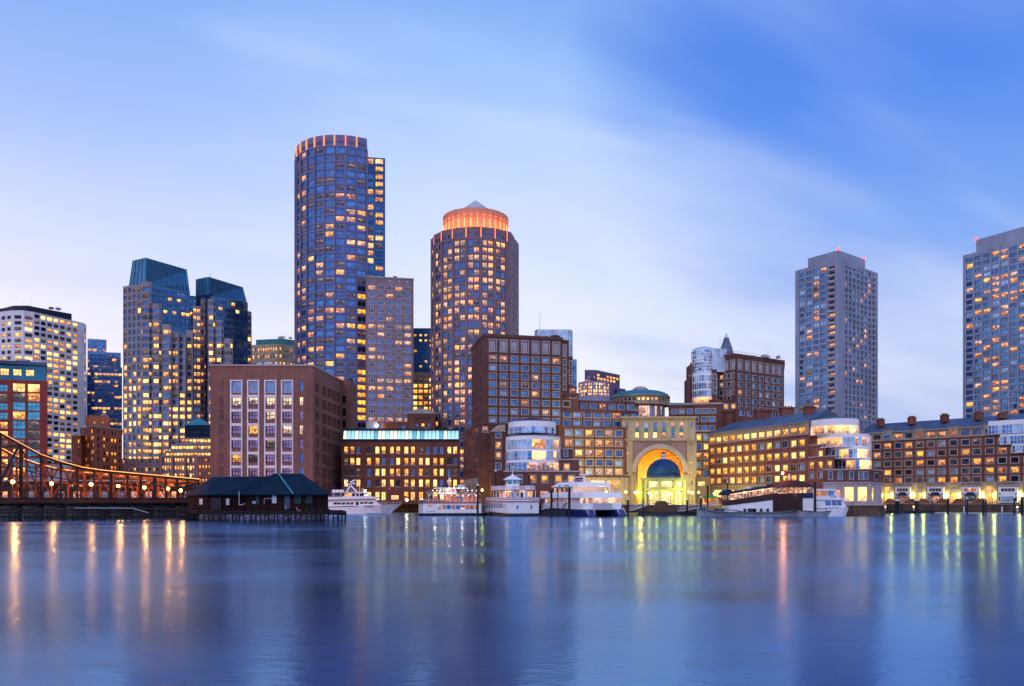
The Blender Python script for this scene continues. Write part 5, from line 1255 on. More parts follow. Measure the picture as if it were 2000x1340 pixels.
    c3 = P(1652, D + 10.6); glasscyl(T, c3, 40.5 * (D + 10.6) / F, -86, 86, [(z(893.5), z(877), z(871.5))], 17, None, [lambda k: 'hot' if k in (8, 9, 10) else ('lit' if k in (4, 5, 11) else ('pale' if k % 2 else 'blue'))], 11, ry=10)
    c4 = P(1661, D + 10.4); glasscyl(T, c4, 31 * (D + 10.4) / F, -86, 86, [(z(916), z(899), z(894.5))], 14, None, [lambda k: 'hot' if 5 < k < 11 else ('lit' if k in (4, 3) else 'blue')], 12, ry=9.6)
    fl = MB()
    for cc, rr, ry, y in ((c1, 44, 9, 845.3), (c2, 49, 10, 871), (c3, 40.5, 10, 894), (c4, 31, 9.6, 916.5)):
        k = cc.y / F; fl.prism([(cc.x + (rr * k + .25) * math.sin(R(a)), cc.y - (ry + .25) * math.cos(R(a))) for a in range(-90, 91, 10)], z(y + .8), z(y - .6))
    T.part(fl, 'floor_slab', M['paint'])
    core = MB(); core.box((c3.x + 2, c3.y - 1, GZ), (9, 6, z(848) - GZ)); T.part(core, 'core', M['white'])
    core = MB(); core.box((c1.x, c1.y + 1, GZ), (11, 5, z(816) - GZ)); T.part(core, 'core', M['white'])
    rf = MB(); k = c1.y / F; e = [(c1.x + 44 * k * math.sin(R(a)), c1.y - 9.2 * math.cos(R(a))) for a in range(-90, 91, 15)] + [(c1.x + 44 * k, c1.y + 6), (c1.x - 44 * k, c1.y + 6)]
    rf.prism(e, z(814.8), z(806.5), 0, 0, [(c1.x + (x - c1.x) * .3, c1.y + 1 + (y - c1.y) * .2) for x, y in e]); T.part(rf, 'shallow_roof', M['slate'])
    # brick podium
    a0, a1, a2 = P(1608, D + 1), P(1700, D - 1), P(1721.5, D + 9)
    T.ring([a0, a1, a2, ray(a2, 14), ray(a0, 14)], ZT(942, D), ZT(916.5, D), {0: [dict(xs=[1622, 1641, 1663, 1681, 1691], w=6.5, h=14, ys=[929], st=ST['rowesn'], mix=[('pale', 1), ('dark', 1), ('blue', 1), ('warm', .6)])], 1: [dict(xs=[1711], w=6, h=12, ys=[930.5], st=ST['rowesn'], mix=[('blue', 1)])]}, cap=.3)
    T.ring([a0, a1, a2, ray(a2, 14), ray(a0, 14)], GZ, ZT(942, D) - .02, {0: [dict(xs=[1658.5, 1684.5], w=19, h=29, ys=[965], st=ST['french'], mix=[('hot', 1)]), dict(xs=[1617, 1636], w=12, h=20, ys=[966], st=ST['french'], mix=[('gold', 1)])], 1: [dict(xs=[1705.5], w=5, h=27, ys=[965], st=ST['french'], mix=[('lit', 1)])]}, m='concl', cap=.4)
    col = MB()
    for x, dd in ((1646, -1), (1671.5, -1.3), (1698.5, -1.5), (1711, 4), (1720, 8.5)):
        p = P(x, D + dd); col.lathe(p, [(.55, GZ), (.45, GZ + .5), (.42, ZT(943, D) - .4), (.6, ZT(943, D))], 12)
    T.part(col, 'colonnade', M['concl'])
    rl = MB(); pr = [a0, a1, a2]
    for p, q in zip(pr, pr[1:]):
        n = max(2, int((q - p).length / 1.5))
        for k in range(n + 1):
            v = p + (q - p) * k / n; rl.bar((v.x, v.y, ZT(916.5, D)), (v.x, v.y, ZT(916.5, D) + 1), .04, 0, 4)
        for h_ in (.4, .7, 1.0): rl.bar((p.x, p.y, ZT(916.5, D) + h_), (q.x, q.y, ZT(916.5, D) + h_), .03, 0, 4)
    T.part(rl, 'balcony_railing', M['steel']); T.finish()
    chimney(1409, 820, 334, 7.5, ZT(807, 334) - ZT(848, 318) - 1, 'long low brick chimney block at the left end of the blue roof', ZT(848, 318) + 1)
    chimney(1490, 815, 305, 5, 3.5, 'brick chimney second from the left on the roof of the red brick wharf building', ZT(820, 300))
    chimney(1537, 810, 294, 4.5, 4.2, 'wide brick chimney in the middle of the red brick wharf roof', ZT(821, 294))
    chimney(1581, 800, 276, 3.4, 2.6, 'brick chimney against the grey harbour tower beside the glowing bay roof', ZT(812, 276))
ST['plainw'] = Style(nv=2, fw=.14, fm='stone', depth=.25, bar=.12); ST['rowesn'] = Style(nv=1, fw=.1, fm='dframe', sur=.26, sm='trim', depth=.3, bar=.1)
finger()
# ---- long row on the right
def row_right():
    DL, DR = 343.0, 309.0; A, B0 = P(1684, DL + 1), P(1924, DR); u = (B0 - A).normalized(); nr = Vector((u.y, -u.x))
    on = lambda px, f=0.0: (lambda t: A + u * t + nr * f)((((px - 1000) / F) * A.y - A.x) / (u.x - (px - 1000) / F * u.y))
    B = on(2070); R0 = on(1796); ze = ZT(841, R0.y)
    T = Thing('brick_row', (A.x, A.y, GZ), 'long red brown brick row with slate roof and white shopfronts on the right quay', 'apartment building', 'brick', seed=81)
    zb = ZT(857.5, R0.y); zs = ZT(944, R0.y)
    cx = [1695.8, 1713, 1733.5, 1754.7, 1774.6, 1796.6, 1818, 1839, 1862.6, 1886, 1908, 1933, 1957.7, 1982, 2008, 2034]
    top = [('dark', 1.2), ('black', .6), ('warm', .8), ('blue', .4)]
    mx = [('black', 1.0), ('dark', .8), ('gold', .9), ('pale', .65), ('warm', .45), ('dim', .5)]
    T.face(A, B, zb, ze, [dict(xs=cx[:11], w=14.5, h=8.6, ys=[849.5], xr=1796.6, st=ST['rtop'], mix=top)], m='stone')
    T.face(A, B, zs, zb, [dict(xs=cx, w=12.6, h=9.6, ys=[868.3, 886.2, 904.3, 921.8, 938], xr=1796.6, st=ST['rowes'], mix=mx)])
    T.face(A, B, GZ, zs, [dict(xs=[1733.5, 1796.6, 1862.6, 1932.5, 2008], w=12, h=11, ys=[956], xr=1796.6, st=ST['french'], mix=[('dark', 1), ('gold', .7)]), dict(xs=[1733.5, 1796.6, 1862.6, 1932.5, 2008], w=12, h=10, ys=[976], xr=1796.6, st=ST['stone'], mix=[('lit', 1)])], m='stone')
    T.face(A - nr * 16, A, GZ, ze); rf = MB(); zr = ze + 4.4; o0, o1 = A + nr * .5, B + nr * .5; r0, r1 = A - nr * 7, B - nr * 7; b0, b1 = A - nr * 16, B - nr * 16
    rf.face([(*o0, ze + .15), (*o1, ze + .15), (*r1, zr), (*r0, zr)]); rf.face([(*b1, ze), (*b0, ze), (*r0, zr), (*r1, zr)]); rf.face([(*b0, ze), (*o0, ze + .15), (*r0, zr)])
    T.part(rf, 'slate_roof', M['slate'])
    cs = MB()
    for zz, h_, w_ in ((ze + .05, .35, .9), (zb, .25, .4), (zs, .5, .6)): cs.beam((*(A + nr * .15), zz), (*(B + nr * .15), zz), w_, h_)
    T.part(cs, 'string_course', M['trim'])
    # dormer gables breaking the eave
    for x in (1733.5, 1796.6, 1862.6, 1932.5):
        d_ = MB(); p = on(x, .2); d_.box((p.x - nr.x * .8, p.y - nr.y * .8, zb + .2), (3.6, 2.2, ze - zb + .5), 0, math.atan2(u.y, u.x)); d_.box((p.x - nr.x * 1.6, p.y - nr.y * 1.6, ze + .7), (4.0, 4.2, .25), 0, math.atan2(u.y, u.x))
        dd = T.part(d_, 'dormer', M['stone'])
        w_ = MB(); w_.box((p.x + nr.x * .33, p.y + nr.y * .33, zb + .7), (2.3, .12, 2.0), 0, math.atan2(u.y, u.x)); w_.build('dormer_window', G['warm' if x in (1796.6, 1862.6) else 'blue'], dd, T.loc)
    # pilasters of the base
    pl = MB()
    for x in (1722, 1743, 1786, 1806.5, 1851.5, 1875, 1921, 1944, 1996, 2020):
        p = on(x, .35); pl.box((p.x, p.y, GZ), (1.3, .7, zs - GZ), 0, math.atan2(u.y, u.x))
    T.part(pl, 'pilaster', M['stone'])
    # white shopfront bays
    for i, x in enumerate((1765.5, 1829.5, 1898, 1971, 2045)):
        p = on(x, 1.2); s_ = p.y / F; wd = (29 + i * 1.6) * s_; ang = math.atan2(u.y, u.x); h0, h1 = ZT(982, p.y), ZT(951.5, p.y)
        b = MB(); b.box((p.x - nr.x * .4, p.y - nr.y * .4, h0), (wd, 1.2, h1 - h0), 0, ang); bo = T.part(b, 'shopfront', M['paint'])
        fx = lambda a_, z0, z1, w_, key, nm, dy=.26: (lambda g: g.build(nm, key, bo, T.loc))((lambda g: (g.box((p.x + math.cos(ang) * a_ - math.sin(ang) * -dy, p.y + math.sin(ang) * a_ - math.cos(ang) * dy, z0), (w_, .1, z1 - z0), 0, ang), g)[1])(MB()))
        H_ = h1 - h0
        for k in range(4): fx(wd * (-.27 + .18 * k), h0 + H_ * .74, h0 + H_ * .92, wd * .15, G['warm' if i == 2 else 'dim'], 'transom_pane')
        for k in range(6): fx(wd * (-.28 + .112 * k), h0 + H_ * .06, h0 + H_ * .42, wd * .095, G[('pink', 'pink', 'blue', 'pale')[i % 4]], 'shop_pane')
        for sg in (-1, 1):
            fx(sg * wd * .42, h0 + H_ * .1, h0 + H_ * .4, wd * .07, G['dark'], 'side_pane'); fx(sg * wd * .42, h0 + H_ * .5, h0 + H_ * .6, wd * .07, M['navy'], 'side_panel')
        if i != 3:
            aw = MB(); q = [(-.34, 0, .46), (.34, 0, .46), (.34, .9, .46), (-.34, .9, .46)]
            cs_, sn = math.cos(ang), math.sin(ang); tr = lambda a_, f_: (p.x + cs_ * a_ + sn * f_, p.y + sn * a_ - cs_ * f_)
            aw.prism([tr(-.36 * wd, .2), tr(.36 * wd, .2), tr(.36 * wd, 1.1), tr(-.36 * wd, 1.1)], h0 + H_ * .47, h0 + H_ * .68, 0, 0, [tr(-.16 * wd, .2), tr(.16 * wd, .2), tr(.16 * wd, .4), tr(-.16 * wd, .4)])
            aw.build('hipped_awning', M['canvasb'], bo, T.loc)
    # glass corner tiers at the far right
    T.finish()
    c = P(2010, 297); T = Thing('glass_bay_wing', (c.x, c.y, GZ), 'pale glass corner tiers at the right edge above the brick row', 'glass wing', 'brick2', seed=83)
    D = 292; z = lambda y: ZT(y, D)
    for (x0, y0, y1, yw) in ((1932, 848, 832, 823), (1955, 868, 853, 849), (1978, 884, 871, 868)):
        a, b = on(x0, 1.1), on(2072, 1.1); z = lambda y, D=a.y: ZT(y, D)
        fr = MB(); n = int((2075 - x0) / 7)
        for k in range(n):
            p, q = a + (b - a) * k / n, a + (b - a) * (k + 1) / n; g = MB(); g.face([(*p, z(y0)), (*q, z(y0)), (*q, z(y1)), (*p, z(y1))], 0, [(0, 0), (1, 0), (1, 1), (0, 1)]); T.part(g, 'glass_pane', G[T.rng.choice(['blue', 'pale', 'pale', 'dark', 'blue'])])
            fr.box((p.x, p.y - .08, z(y0)), (.16, .2, z(y1) - z(y0)))
            for yy in ((y0 + y1) / 2,): fr.beam((p.x, p.y - .08, z(yy)), (q.x, q.y - .08, z(yy)), .08, .1)
        bk = back(a, b, 1.0); fr.prism([tuple(v) for v in [a + Vector((0, -.15)), b + Vector((0, -.15))] + bk], z(y1), z(yw)); fr.prism([tuple(v) for v in [a + Vector((0, -.2)), b + Vector((0, -.2))] + bk], z(y0 + .8), z(y0))
        T.part(fr, 'white_frame', M['paint'])
        co = MB(); aa, bb = a + Vector((.3, .4)), b + Vector((0, .4)); co.prism([tuple(v) for v in [aa, bb] + back(aa, bb, .5)], z(y0), z(y1)); T.part(co, 'core', M['paintg'])
    T.finish()
    for i, (x, y, lb) in enumerate(((1720, 825, 'first'), (1781, 819, 'second'), (1845, 814, 'third'), (1911, 810, 'fourth'), (1957, 812, 'fifth'))):
        p = on(x, -5.5); chimney(x, y, p.y, 2.6, 2.5 if i < 4 else 1.6, f'brick chimney cluster, {lb} from the left on the long slate roof of the right row', ze + 3.0)
ST['rtop'] = Style(nv=4, fw=.14, fm='dframe', sur=.3, sm='stone', depth=.25, bar=.1)
row_right()
# ---- the two grey concrete apartment towers
def harbour():
    Z = 126.0; D = (Z - CZ) * F / (HY - 488.6)
    T = Thing('apartment_tower', (*P(1637, D), GZ), 'grey concrete apartment tower with a stack of balconies up its corner', 'tower', 'conc', seed=91)
    C_ = P(1637, D); zm = 5 + (HY - 507) / F * D
    A, B = PT(1553, 529.3, zm), PT(1714.5, 533.4, zm)
    mx = [('blue', 1.2), ('dark', 1.2), ('pale', .4), ('pink', .16), ('warm', .1), ('dim', .1)]
    ys = rows(534, 11.4, 27)
    lf = [dict(xs=[1566.6, 1580.7, 1594.4, 1608], w=10.4, h=7.4, ys=ys, xr=1580, st=ST['harbor'], mix=mx), dict(xs=[1624.5], w=11, h=8.6, ys=rows(524.5, 11.55, 28), xr=1624.5, st=ST['balc'], mix=[('black', 4), ('gold', .4), ('dark', 1), ('warm', .3)])]
    rt = [dict(xs=cols(1652, 1698, 7), w=5.4, h=7.2, ys=rows(521.5, 11.6, 28), xr=1656, st=ST['harbor'], mix=mx), dict(xs=[1706], w=3, h=8, ys=rows(540, 11.3, 26), xr=1706, st=ST['balc'], mix=[('black', 1), ('dark', 1)])]
    bk = A + (B - C_)
    T.ring([A, C_, B, Vector((bk.x, bk.y))], GZ, zm, {0: lf, 1: rt})
    pa, pb = PT(1578, 505, Z), PT(1689.5, 507, Z); pk = pa + (pb - C_); C2 = C_
    T.ring([pa, C2, pb, pk], zm - 2, Z, {})
    T.part((lambda g: (g.box((C_.x, C_.y, Z), (.9, .9, .9)), g)[1])(MB()), 'beacon', M['redl']); T.part((lambda g: (g.box((pb.x - .5, pb.y, Z), (.9, .9, .9)), g)[1])(MB()), 'beacon', M['redl'])
    # vertical ribs
    rb = MB()
    for p, q, xs in ((A, C_, [1559.5, 1573.6, 1587.5, 1601.2, 1615.5]), (C_, B, [1648.5, 1655.8, 1663.5, 1671, 1678.8, 1686.5, 1694, 1701.5])):
        uu = (q - p).normalized(); nr = Vector((uu.y, -uu.x))
        for x in xs:
            k = (x - 1000) / F; t = (k * p.y - p.x) / (uu.x - k * uu.y); v = p + uu * t + nr * .12; rb.box((v.x, v.y, GZ), (.55, .5, zm - GZ), 0, math.atan2(uu.y, uu.x))
    T.part(rb, 'concrete_rib', M['conc']); T.finish()
    D2 = 400; zm = ZT(499.5, D2); A = P(1880.6, D2); B = PT(2000, 467.3, zm); u = (B - A).normalized(); B = A + u * ((B - A).length * 1.45)
    T = Thing('apartment_tower', (A.x, A.y, GZ), 'grey concrete apartment tower cut off by the right edge of the photo', 'tower', 'conc', seed=92)
    cx = [1893.5, 1910.3, 1927.2, 1944.2, 1961.8, 1979.8, 1997.5, 2016, 2035]
    T.ring([A, B] + back(A, B, 28), GZ, zm, {0: [dict(xs=cx, w=12.6, h=7.8, ys=rows(508, 11.75, 40), xr=1893.5, st=ST['harbor'], mix=[('blue', 1.2), ('dark', 1.2), ('pale', .4), ('warm', .3), ('pink', .3), ('lit', .1)])]})
    rb = MB(); nr = Vector((u.y, -u.x))
    for x in [1885.5, 1902, 1918.7, 1935.6, 1953, 1970.7, 1988.6, 2007, 2026]:
        k = (x - 1000) / F; t = (k * A.y - A.x) / (u.x - k * u.y); v = A + u * t + nr * .12; rb.box((v.x, v.y, GZ), (.6, .5, zm - GZ), 0, math.atan2(u.y, u.x))
    T.part(rb, 'concrete_rib', M['conc'])
    zp = ZT(471, (P(1910, D2 - 4)).y); a = A + u * 6.5; b = B; T.ring([a - nr * .1, b - nr * .1] + back(a, b, 20), zm - .5, zp, {})
    T.part((lambda g: (g.box((a.x, a.y, zp), (.9, .9, .9)), g)[1])(MB()), 'beacon', M['redl']); T.finish()
harbour()
# ================================================================ BRIDGE, SHED, BOATS, DOCKS, LAMPS
def seg(pts, x):
    for (a, ya), (b, yb) in zip(pts, pts[1:]):
        if a <= x <= b: return ya + (yb - ya) * (x - a) / (b - a)
    return pts[-1][1] if x > pts[-1][0] else pts[0][1]
def lamp(name, p, h, matk, label, group, energy, col, r=.28, post='steel', heads=1, arm=0.0, cat='street lamp', aim=(R(72), 0, 0), kind='SPOT'):
    e = empty(name, p, 0, label, cat, group)
    b = MB(); b.bar((0, 0, 0), (0, 0, .5), .14, 0, 8, .09); b.bar((0, 0, .5), (0, 0, h - r), .07, 0, 8, .05)
    if heads > 1:
        b.bar((-arm, 0, h - r - .25), (arm, 0, h - r - .25), .04)
        for s_ in (-1, 1): b.bar((s_ * arm, 0, h - r - .25), (s_ * arm, 0, h - r), .04)
    b.lathe((0, 0), [(.05, h - r - .12), (.14, h - r), (.05, h - r + .05)], 8)
    b.build('post', M[post], e)
    xs = [0.0] if heads == 1 else [-arm, arm]
    for x in xs:
        g = MB(); g.lathe((x, 0), [(0, h - r)] + [(r * math.sin(t), h - r * math.cos(t)) for t in [math.pi * k / 8 for k in range(1, 8)]] + [(0, h + r)], 12); g.build('globe', M[matk], e, None, True)
        if energy:
            l = bpy.data.lights.new('lamp_light', kind); l.energy = energy; l.color = col; l.shadow_soft_size = r
            if kind == 'SPOT': l.spot_size = R(165); l.spot_blend = .6
            o = bpy.data.objects.new('lamp_light', l); COL.objects.link(o); o.parent = e; o.location = (x, r + .12, h + .1); o.rotation_euler = aim
    return e
def bridge():
    DN = lambda x, k=0: 200 + (x / 385) * 24 + k          # depth of the near truss along the bridge
    top = [(-90, 775), (-40, 815), (1, 845), (40, 866), (80, 888), (120, 902), (160, 913), (200, 919), (252, 924), (390, 936.5), (420, 938)]
    e = empty('truss_bridge', (*P(0, 200), 0), 0, 'rusty steel truss bridge with orange light strips along its sloping top chords', 'bridge'); off = Vector((*P(0, 200), 0))
    def pt(x, z, k): p = P(x, DN(x)); return Vector((p.x - max(k, 0) * .95, p.y + k * .8, z))
    zt = lambda x: ZT(seg(top, x), DN(x))
    zd = 4.95; xsn = [-80, -40, 1, 41, 80, 119, 151, 184, 217, 249, 275, 302, 324, 346, 366, 388]
    for k, nm in ((0, 'near'), (13, 'far')):
        f = MB(); st = MB(); s2 = MB(); ln = MB()
        xx = [-90 + 10 * i for i in range(49)]
        for a, b in zip(xx, xx[1:]):
            f.beam(pt(a, zt(a) - .25, k), pt(b, zt(b) - .25, k), .45, .55); 
            ln.bar(pt(a, zt(a) + .12, k - .26), pt(b, zt(b) + .12, k - .26), .075, 0, 5)
        f.build('top_chord', M['rust'], e, off); ln.build('light_strip', M['strip'], e, off)
        f = MB(); f.beam(pt(-90, zd + .1, k), pt(390, zd + .1, k), .5, .6); f.build('bottom_chord', M['rust'], e, off)
        for i, x in enumerate(xsn):
            w = .75 if x in (41, 217, 302) else .4
            f = MB(); q = pt(x, 0, k); f.prism([(q.x - w / 2, q.y - .2), (q.x + w / 2, q.y - .2), (q.x + w / 2, q.y + .2), (q.x - w / 2, q.y + .2)], zd, zt(x) - .3)
            if k == 0:
                for j in range(int((zt(x) - zd) / .5)): f.beam((q.x - w / 2, q.y - .25, zd + .5 * j), (q.x + w / 2, q.y - .25, zd + .5 * j + .4), .05, .06)
            f.build('post', M['rust'], e, off)
        for i, (a, b) in enumerate(zip(xsn, xsn[1:])):
            for fl in ((0,) if i % 2 else (1,)) + ((1 - (0 if i % 2 else 1),) if i in (4, 5) else ()):
                p, q = (pt(a, zd + .3, k), pt(b, zt(b) - .6, k)) if fl else (pt(a, zt(a) - .6, k), pt(b, zd + .3, k))
                f = MB(); dv = Vector((0, 0, .22))
                f.beam(p + dv, q + dv, .2, .12); f.beam(p - dv, q - dv, .2, .12)
                n = int((q - p).length / .7)
                for j in range(n): f.bar(p + (q - p) * (j / n) + (dv if j % 2 else -dv), p + (q - p) * ((j + 1) / n) - (dv if j % 2 else -dv), .03, 0, 4)
                f.build('diagonal', M['rust'], e, off)
        for i, (a, b) in enumerate(zip(xsn, xsn[1:])):
            if zt(a) - zd > 5.2:
                zz = [(zd + (zt(v) - zd) * .55) for v in (a, b)]; f = MB(); f.beam(pt(a, zz[0], k), pt(b, zz[1], k), .22, .25); f.build('strut', M['rust'], e, off)
    for x in xsn:
        if zt(x) - zd > 3.8:
            f = MB(); f.beam(pt(x, zt(x) - .4, 0), pt(x, zt(x) - .4, 13), .35, .4); f.bar(pt(x, zt(x) - .6, 0), pt(x, zt(x) - 2.2, 13), .08, 0, 4); f.build('cross_beam', M['rust'], e, off)
    f = MB(); p, q = pt(-14, zd, .8), pt(39, zt(39) - .9, .8); f.beam(p, q, .7, .6); f.build('raking_strut', M['steel'], e, off)
    f = MB()
    a, b = pt(-90, 0, -1.2), pt(392, 0, -1.2); c_, d_ = pt(392, 0, 14), pt(-90, 0, 14)
    f.prism([tuple(v[:2]) for v in (a, b, c_, d_)], 3.95, 4.65); f.build('deck', M['rust'], e, off)
    for kk in range(0, 24):
        x = -90 + 20.5 * kk; f = MB(); f.beam(pt(x, 3.6, -1), pt(x, 3.6, 14), .3, .7); f.build('floor_beam', M['steel'], e, off)
    r = MB()
    for j in range(0, 97):
        x = -90 + 5 * j; q = pt(x, 0, -1.15); r.bar((q.x, q.y, 4.65), (q.x, q.y, 5.85), .035, 0, 4)
    for h in (4.95, 5.4, 5.85): r.bar(pt(-90, h, -1.15), pt(390, h, -1.15), .04, 0, 4)
    r.build('railing', M['steel'], e, off)
    # operator hut and far portal
    tr = MB()
    for kk in range(-2, 10):
        x = kk * 43; tr.prism([tuple(v[:2]) for v in (pt(x, 0, 2), pt(x + 8, 0, 2), pt(x + 8, 0, 11), pt(x, 0, 11))], -1.5, 3.9)
    tr.build('pier', M['pile'], e, off)
    names = ['leftmost orange lamp standing between the trusses of the bridge', 'second orange lamp from the left between the bridge trusses', 'third orange lamp from the left, by the middle of the bridge', 'small fourth lamp on the bridge beside the thick portal post', 'fifth bridge lamp from the left', 'sixth lamp on the bridge, second from the shed', 'orange bridge lamp nearest the dark shed roof']
    for (x, y), lb in zip(((25, 941), (101, 944), (178, 946), (231, 949), (282, 952), (328, 954), (353, 958)), names):
        D = DN(x, 6.5); lamp('street_lamp', (*P(x, D), 4.66), ZT(y, D) - 4.66, 'lampo', lb, 'orange lamps along the bridge', 7000, (1, .27, .05), .45, 'orangew', kind='POINT')
bridge()
def timber_pier():
    rng = random.Random(4); D = 187
    e = empty('timber_pier', (*P(150, D), 0), 0, 'low dark timber fender pier on piles below the bridge', 'pier'); off = Vector((*P(150, D), 0))
    for k, (z, w) in enumerate(((1.9, .35), (.9, .3), (2.5, .25))):
        f = MB(); f.beam((*P(-120, D), z), (*P(372, D + 1), z + .1), w, .4); f.build('waling', M['wood'], e, off)
    f = MB(); a, b = P(-120, D + .3), P(380, D + .3); f.prism([tuple(a), tuple(b), tuple(b + Vector((0, 4))), tuple(a + Vector((0, 4)))], 2.55, 2.8); f.build('planking', M['wood'], e, off)
    for k in range(46):
        x = -110 + k * 10.5 + rng.uniform(-2, 2); p = P(x, D + rng.choice([-.3, .6, 2, 3.6])); f = MB(); f.bar((p.x, p.y, -1.5), (p.x + rng.uniform(-.15, .15), p.y, 2.3 + rng.uniform(-.5, .9)), .19, 0, 7, .15); f.build('pile', M['pile'], e, off)
    for k in range(16):
        x = -80 + k * 28; f = MB(); f.bar((*P(x, D - .3), .2), (*P(x + 12, D - .3), 2.2), .09, 0, 5); f.build('brace', M['pile'], e, off)
    # pale gangway pipe lying on the pier
    e2 = empty('gangway_rail', (*P(200, D), 2.8), 0, 'thin pale rail lying along the dark timber pier under the bridge', 'rail'); f = MB(); o2 = Vector((*P(200, D), 2.8))
    f.tube([(*P(145, D - .4), 3.0), (*P(258, D - .4), 2.95), (*P(290, D - .6), 1.9)], .07); f.build('rail', M['paintg'], e2, o2)
timber_pier()
def street_behind():
    """lit low pavilions and shop glow on the far bank behind the bridge"""
    D = 290; T = Thing('quayside_pavilion', (*P(60, D), GZ), 'low dark pavilion with orange and pink lit shopfronts seen through the bridge trusses', 'pavilion', 'rust', seed=77)
    a, b = P(-60, D), P(384, D); T.ring([a, b] + back(a, b, 8), GZ, ZT(938, D), {0: [dict(xs=[-40, -15, 8, 34, 62, 92, 120, 149, 176, 205, 236, 262, 290, 315, 341, 366], w=13, h=13, ys=[966], xr=100, st=ST['french'], mix=[('warm', 2.4), ('dim', 1.0), ('gold', 1.0), ('black', .5), ('pink', .4)]),
        dict(xs=cols(-40, 376, 22), w=9, h=6, ys=[949], xr=100, st=ST['plain'], mix=[('dim', 1), ('warm', 1), ('black', 1)])]}, cap=.4)
    T.finish()
street_behind()
def shed():
    T = Thing('pier_shed', (*P(500, 195), 2.2), 'abandoned dark timber shed with a deep blue hipped roof standing on piles', 'shed', 'shedw', seed=88)
    ze = 6.15; zg = 2.3
    Lf = [P(366, 207), P(404, 193), P(424, 191.5), P(486, 192)]
    Rf = [P(480, 190.5), P(572, 186.5), P(617, 188.5), P(641, 195)]
    bd = dict(st=Style(nv=0, fw=.12, fm='wood', depth=.06), t=1)
    wl = [dict(xs=[.5], w=0, h=0, ys=[], st=bd['st'])]
    T.ring(Lf + [P(486, 204), P(372, 216)], zg, ze, {})
    T.ring(Rf + [P(636, 208), P(486, 206)], zg, ze, {})
    for (x0, x1, y0, y1, D, mk, nm) in ((381, 397, 974, 985.5, 200, 'paintg', 'boarded_window'), (441, 449, 974, 986.5, 191.2, 'paintg', 'boarded_window'), (531, 541, 965, 983, 188.4, 'paintg', 'boarded_window'), (493, 499.5, 978.5, 984, 189.9, 'sign', 'blue_sign'),
                                   (575, 588, 966, 984, 186.8, 'teald', 'teal_shutter'), (597, 610, 966, 983, 187.8, 'teald', 'teal_shutter'), (556, 566, 963, 994, 187.1, 'bluebd', 'blue_cladding'), (622, 629, 963, 986, 189.7, 'paintg', 'boarded_window'), (634, 638, 963, 984, 193, 'paintg', 'boarded_window'), (500, 506, 967, 985, 189.6, 'teald', 'teal_shutter'), (412, 432, 973, 996, 191.2, 'pile', 'doorway')):
        g = MB(); a, b = P(x0, D), P(x1, D); u = (b - a).normalized()
        if x0 < 400: a, b = P(x0, 201.6), P(x1, 195.6)
        if x0 > 570: a, b = P(x0, 186.6 + max(0, x0 - 572) * .044), P(x1, 186.6 + max(0, x1 - 572) * .044)
        if x0 > 618: a, b = P(x0, 188.6 + (x0 - 617) * .27), P(x1, 188.6 + (x1 - 617) * .27)
        if 486 < x0 < 571: a, b = P(x0, 190.5 - (x0 - 480) / 92 * 4), P(x1, 190.5 - (x1 - 480) / 92 * 4)
        a = a - Vector((0, .12)); b = b - Vector((0, .12)); z0, z1 = max(zg, ZT(y1, D)), ZT(y0, D)
        g.prism([tuple(a), tuple(b), tuple(b + Vector((0, .2))), tuple(a + Vector((0, .2)))], z0, z1); T.part(g, nm, M[mk])
        if nm == 'boarded_window':
            h = MB()
            for p in (a, b): h.box((p.x, p.y - .05, z0), (.12, .12, z1 - z0))
            T.part(h, 'window_frame', M['wood'])
    def hip(eave, ridge, name, zr, m='shing'):
        """eave: closed loop of plan points at ze; ridge: two plan points; each eave edge rises to its nearer ridge end"""
        c = sum(eave, Vector((0, 0))) / len(eave); ev = [c + (p - c).normalized() * ((p - c).length + .9) for p in eave]; g = MB(); n = len(ev)
        near = lambda p: 0 if (p - ridge[0]).length < (p - ridge[1]).length else 1
        idx = [near(p) for p in ev]
        for i in range(n):
            j = (i + 1) % n; A_, B_ = (*ev[i], ze - .1), (*ev[j], ze - .1)
            if idx[i] == idx[j]: g.face([A_, B_, (*ridge[idx[i]], zr)])
            else: g.face([A_, B_, (*ridge[idx[j]], zr), (*ridge[idx[i]], zr)])
            g.beam(A_, B_, .15, .28)
        g.face([(*p, ze - .12) for p in ev][::-1]); o = T.part(g, name, M[m]); return ev
    e1 = hip(Lf + [P(486, 208), P(372, 218)], [P(414, 204), P(526, 200)], 'left_roof', ZT(931.5, 202))
    e2 = hip(Rf + [P(638, 210), P(486, 208)], [P(534, 199), P(590, 199)], 'right_roof', ZT(925.5, 199))
    h = MB(); zr = ZT(925.5, 199); h.beam((*P(544, 198.6), zr + .02), (*(e2[1] + Vector((0, 0))), ze + .12), .32, .12); T.part(h, 'cyan_hip_flashing', M['cyanp'])
    h = MB(); a, b = P(414, 204), P(526, 200); h.beam((*a, ZT(931.5, 202) + .05), (*b, ZT(931.5, 202) + .05), .3, .12); a, b = P(534, 199), P(590, 199); h.beam((*a, zr + .05), (*b, zr + .05), .3, .12); T.part(h, 'ridge_cap', M['slate'])
    p = P(491, 198.5); h = MB(); h.bar((p.x, p.y, 9.2), (p.x, p.y, ZT(923, 198.5)), .13, 0, 8); h.bar((p.x, p.y, ZT(924.5, 198.5)), (p.x, p.y, ZT(922.5, 198.5)), .22, 0, 8); T.part(h, 'stovepipe', M['steel'])
    h = MB(); D = 189.5; h.tube([(*P(467, D), ZT(959, D)), (*P(467, D), ZT(986, D)), (*P(471, D), ZT(986.5, D)), (*P(478.5, D), ZT(983.5, D))], .09, 0, 6); T.part(h, 'downpipe', M['paintg'])
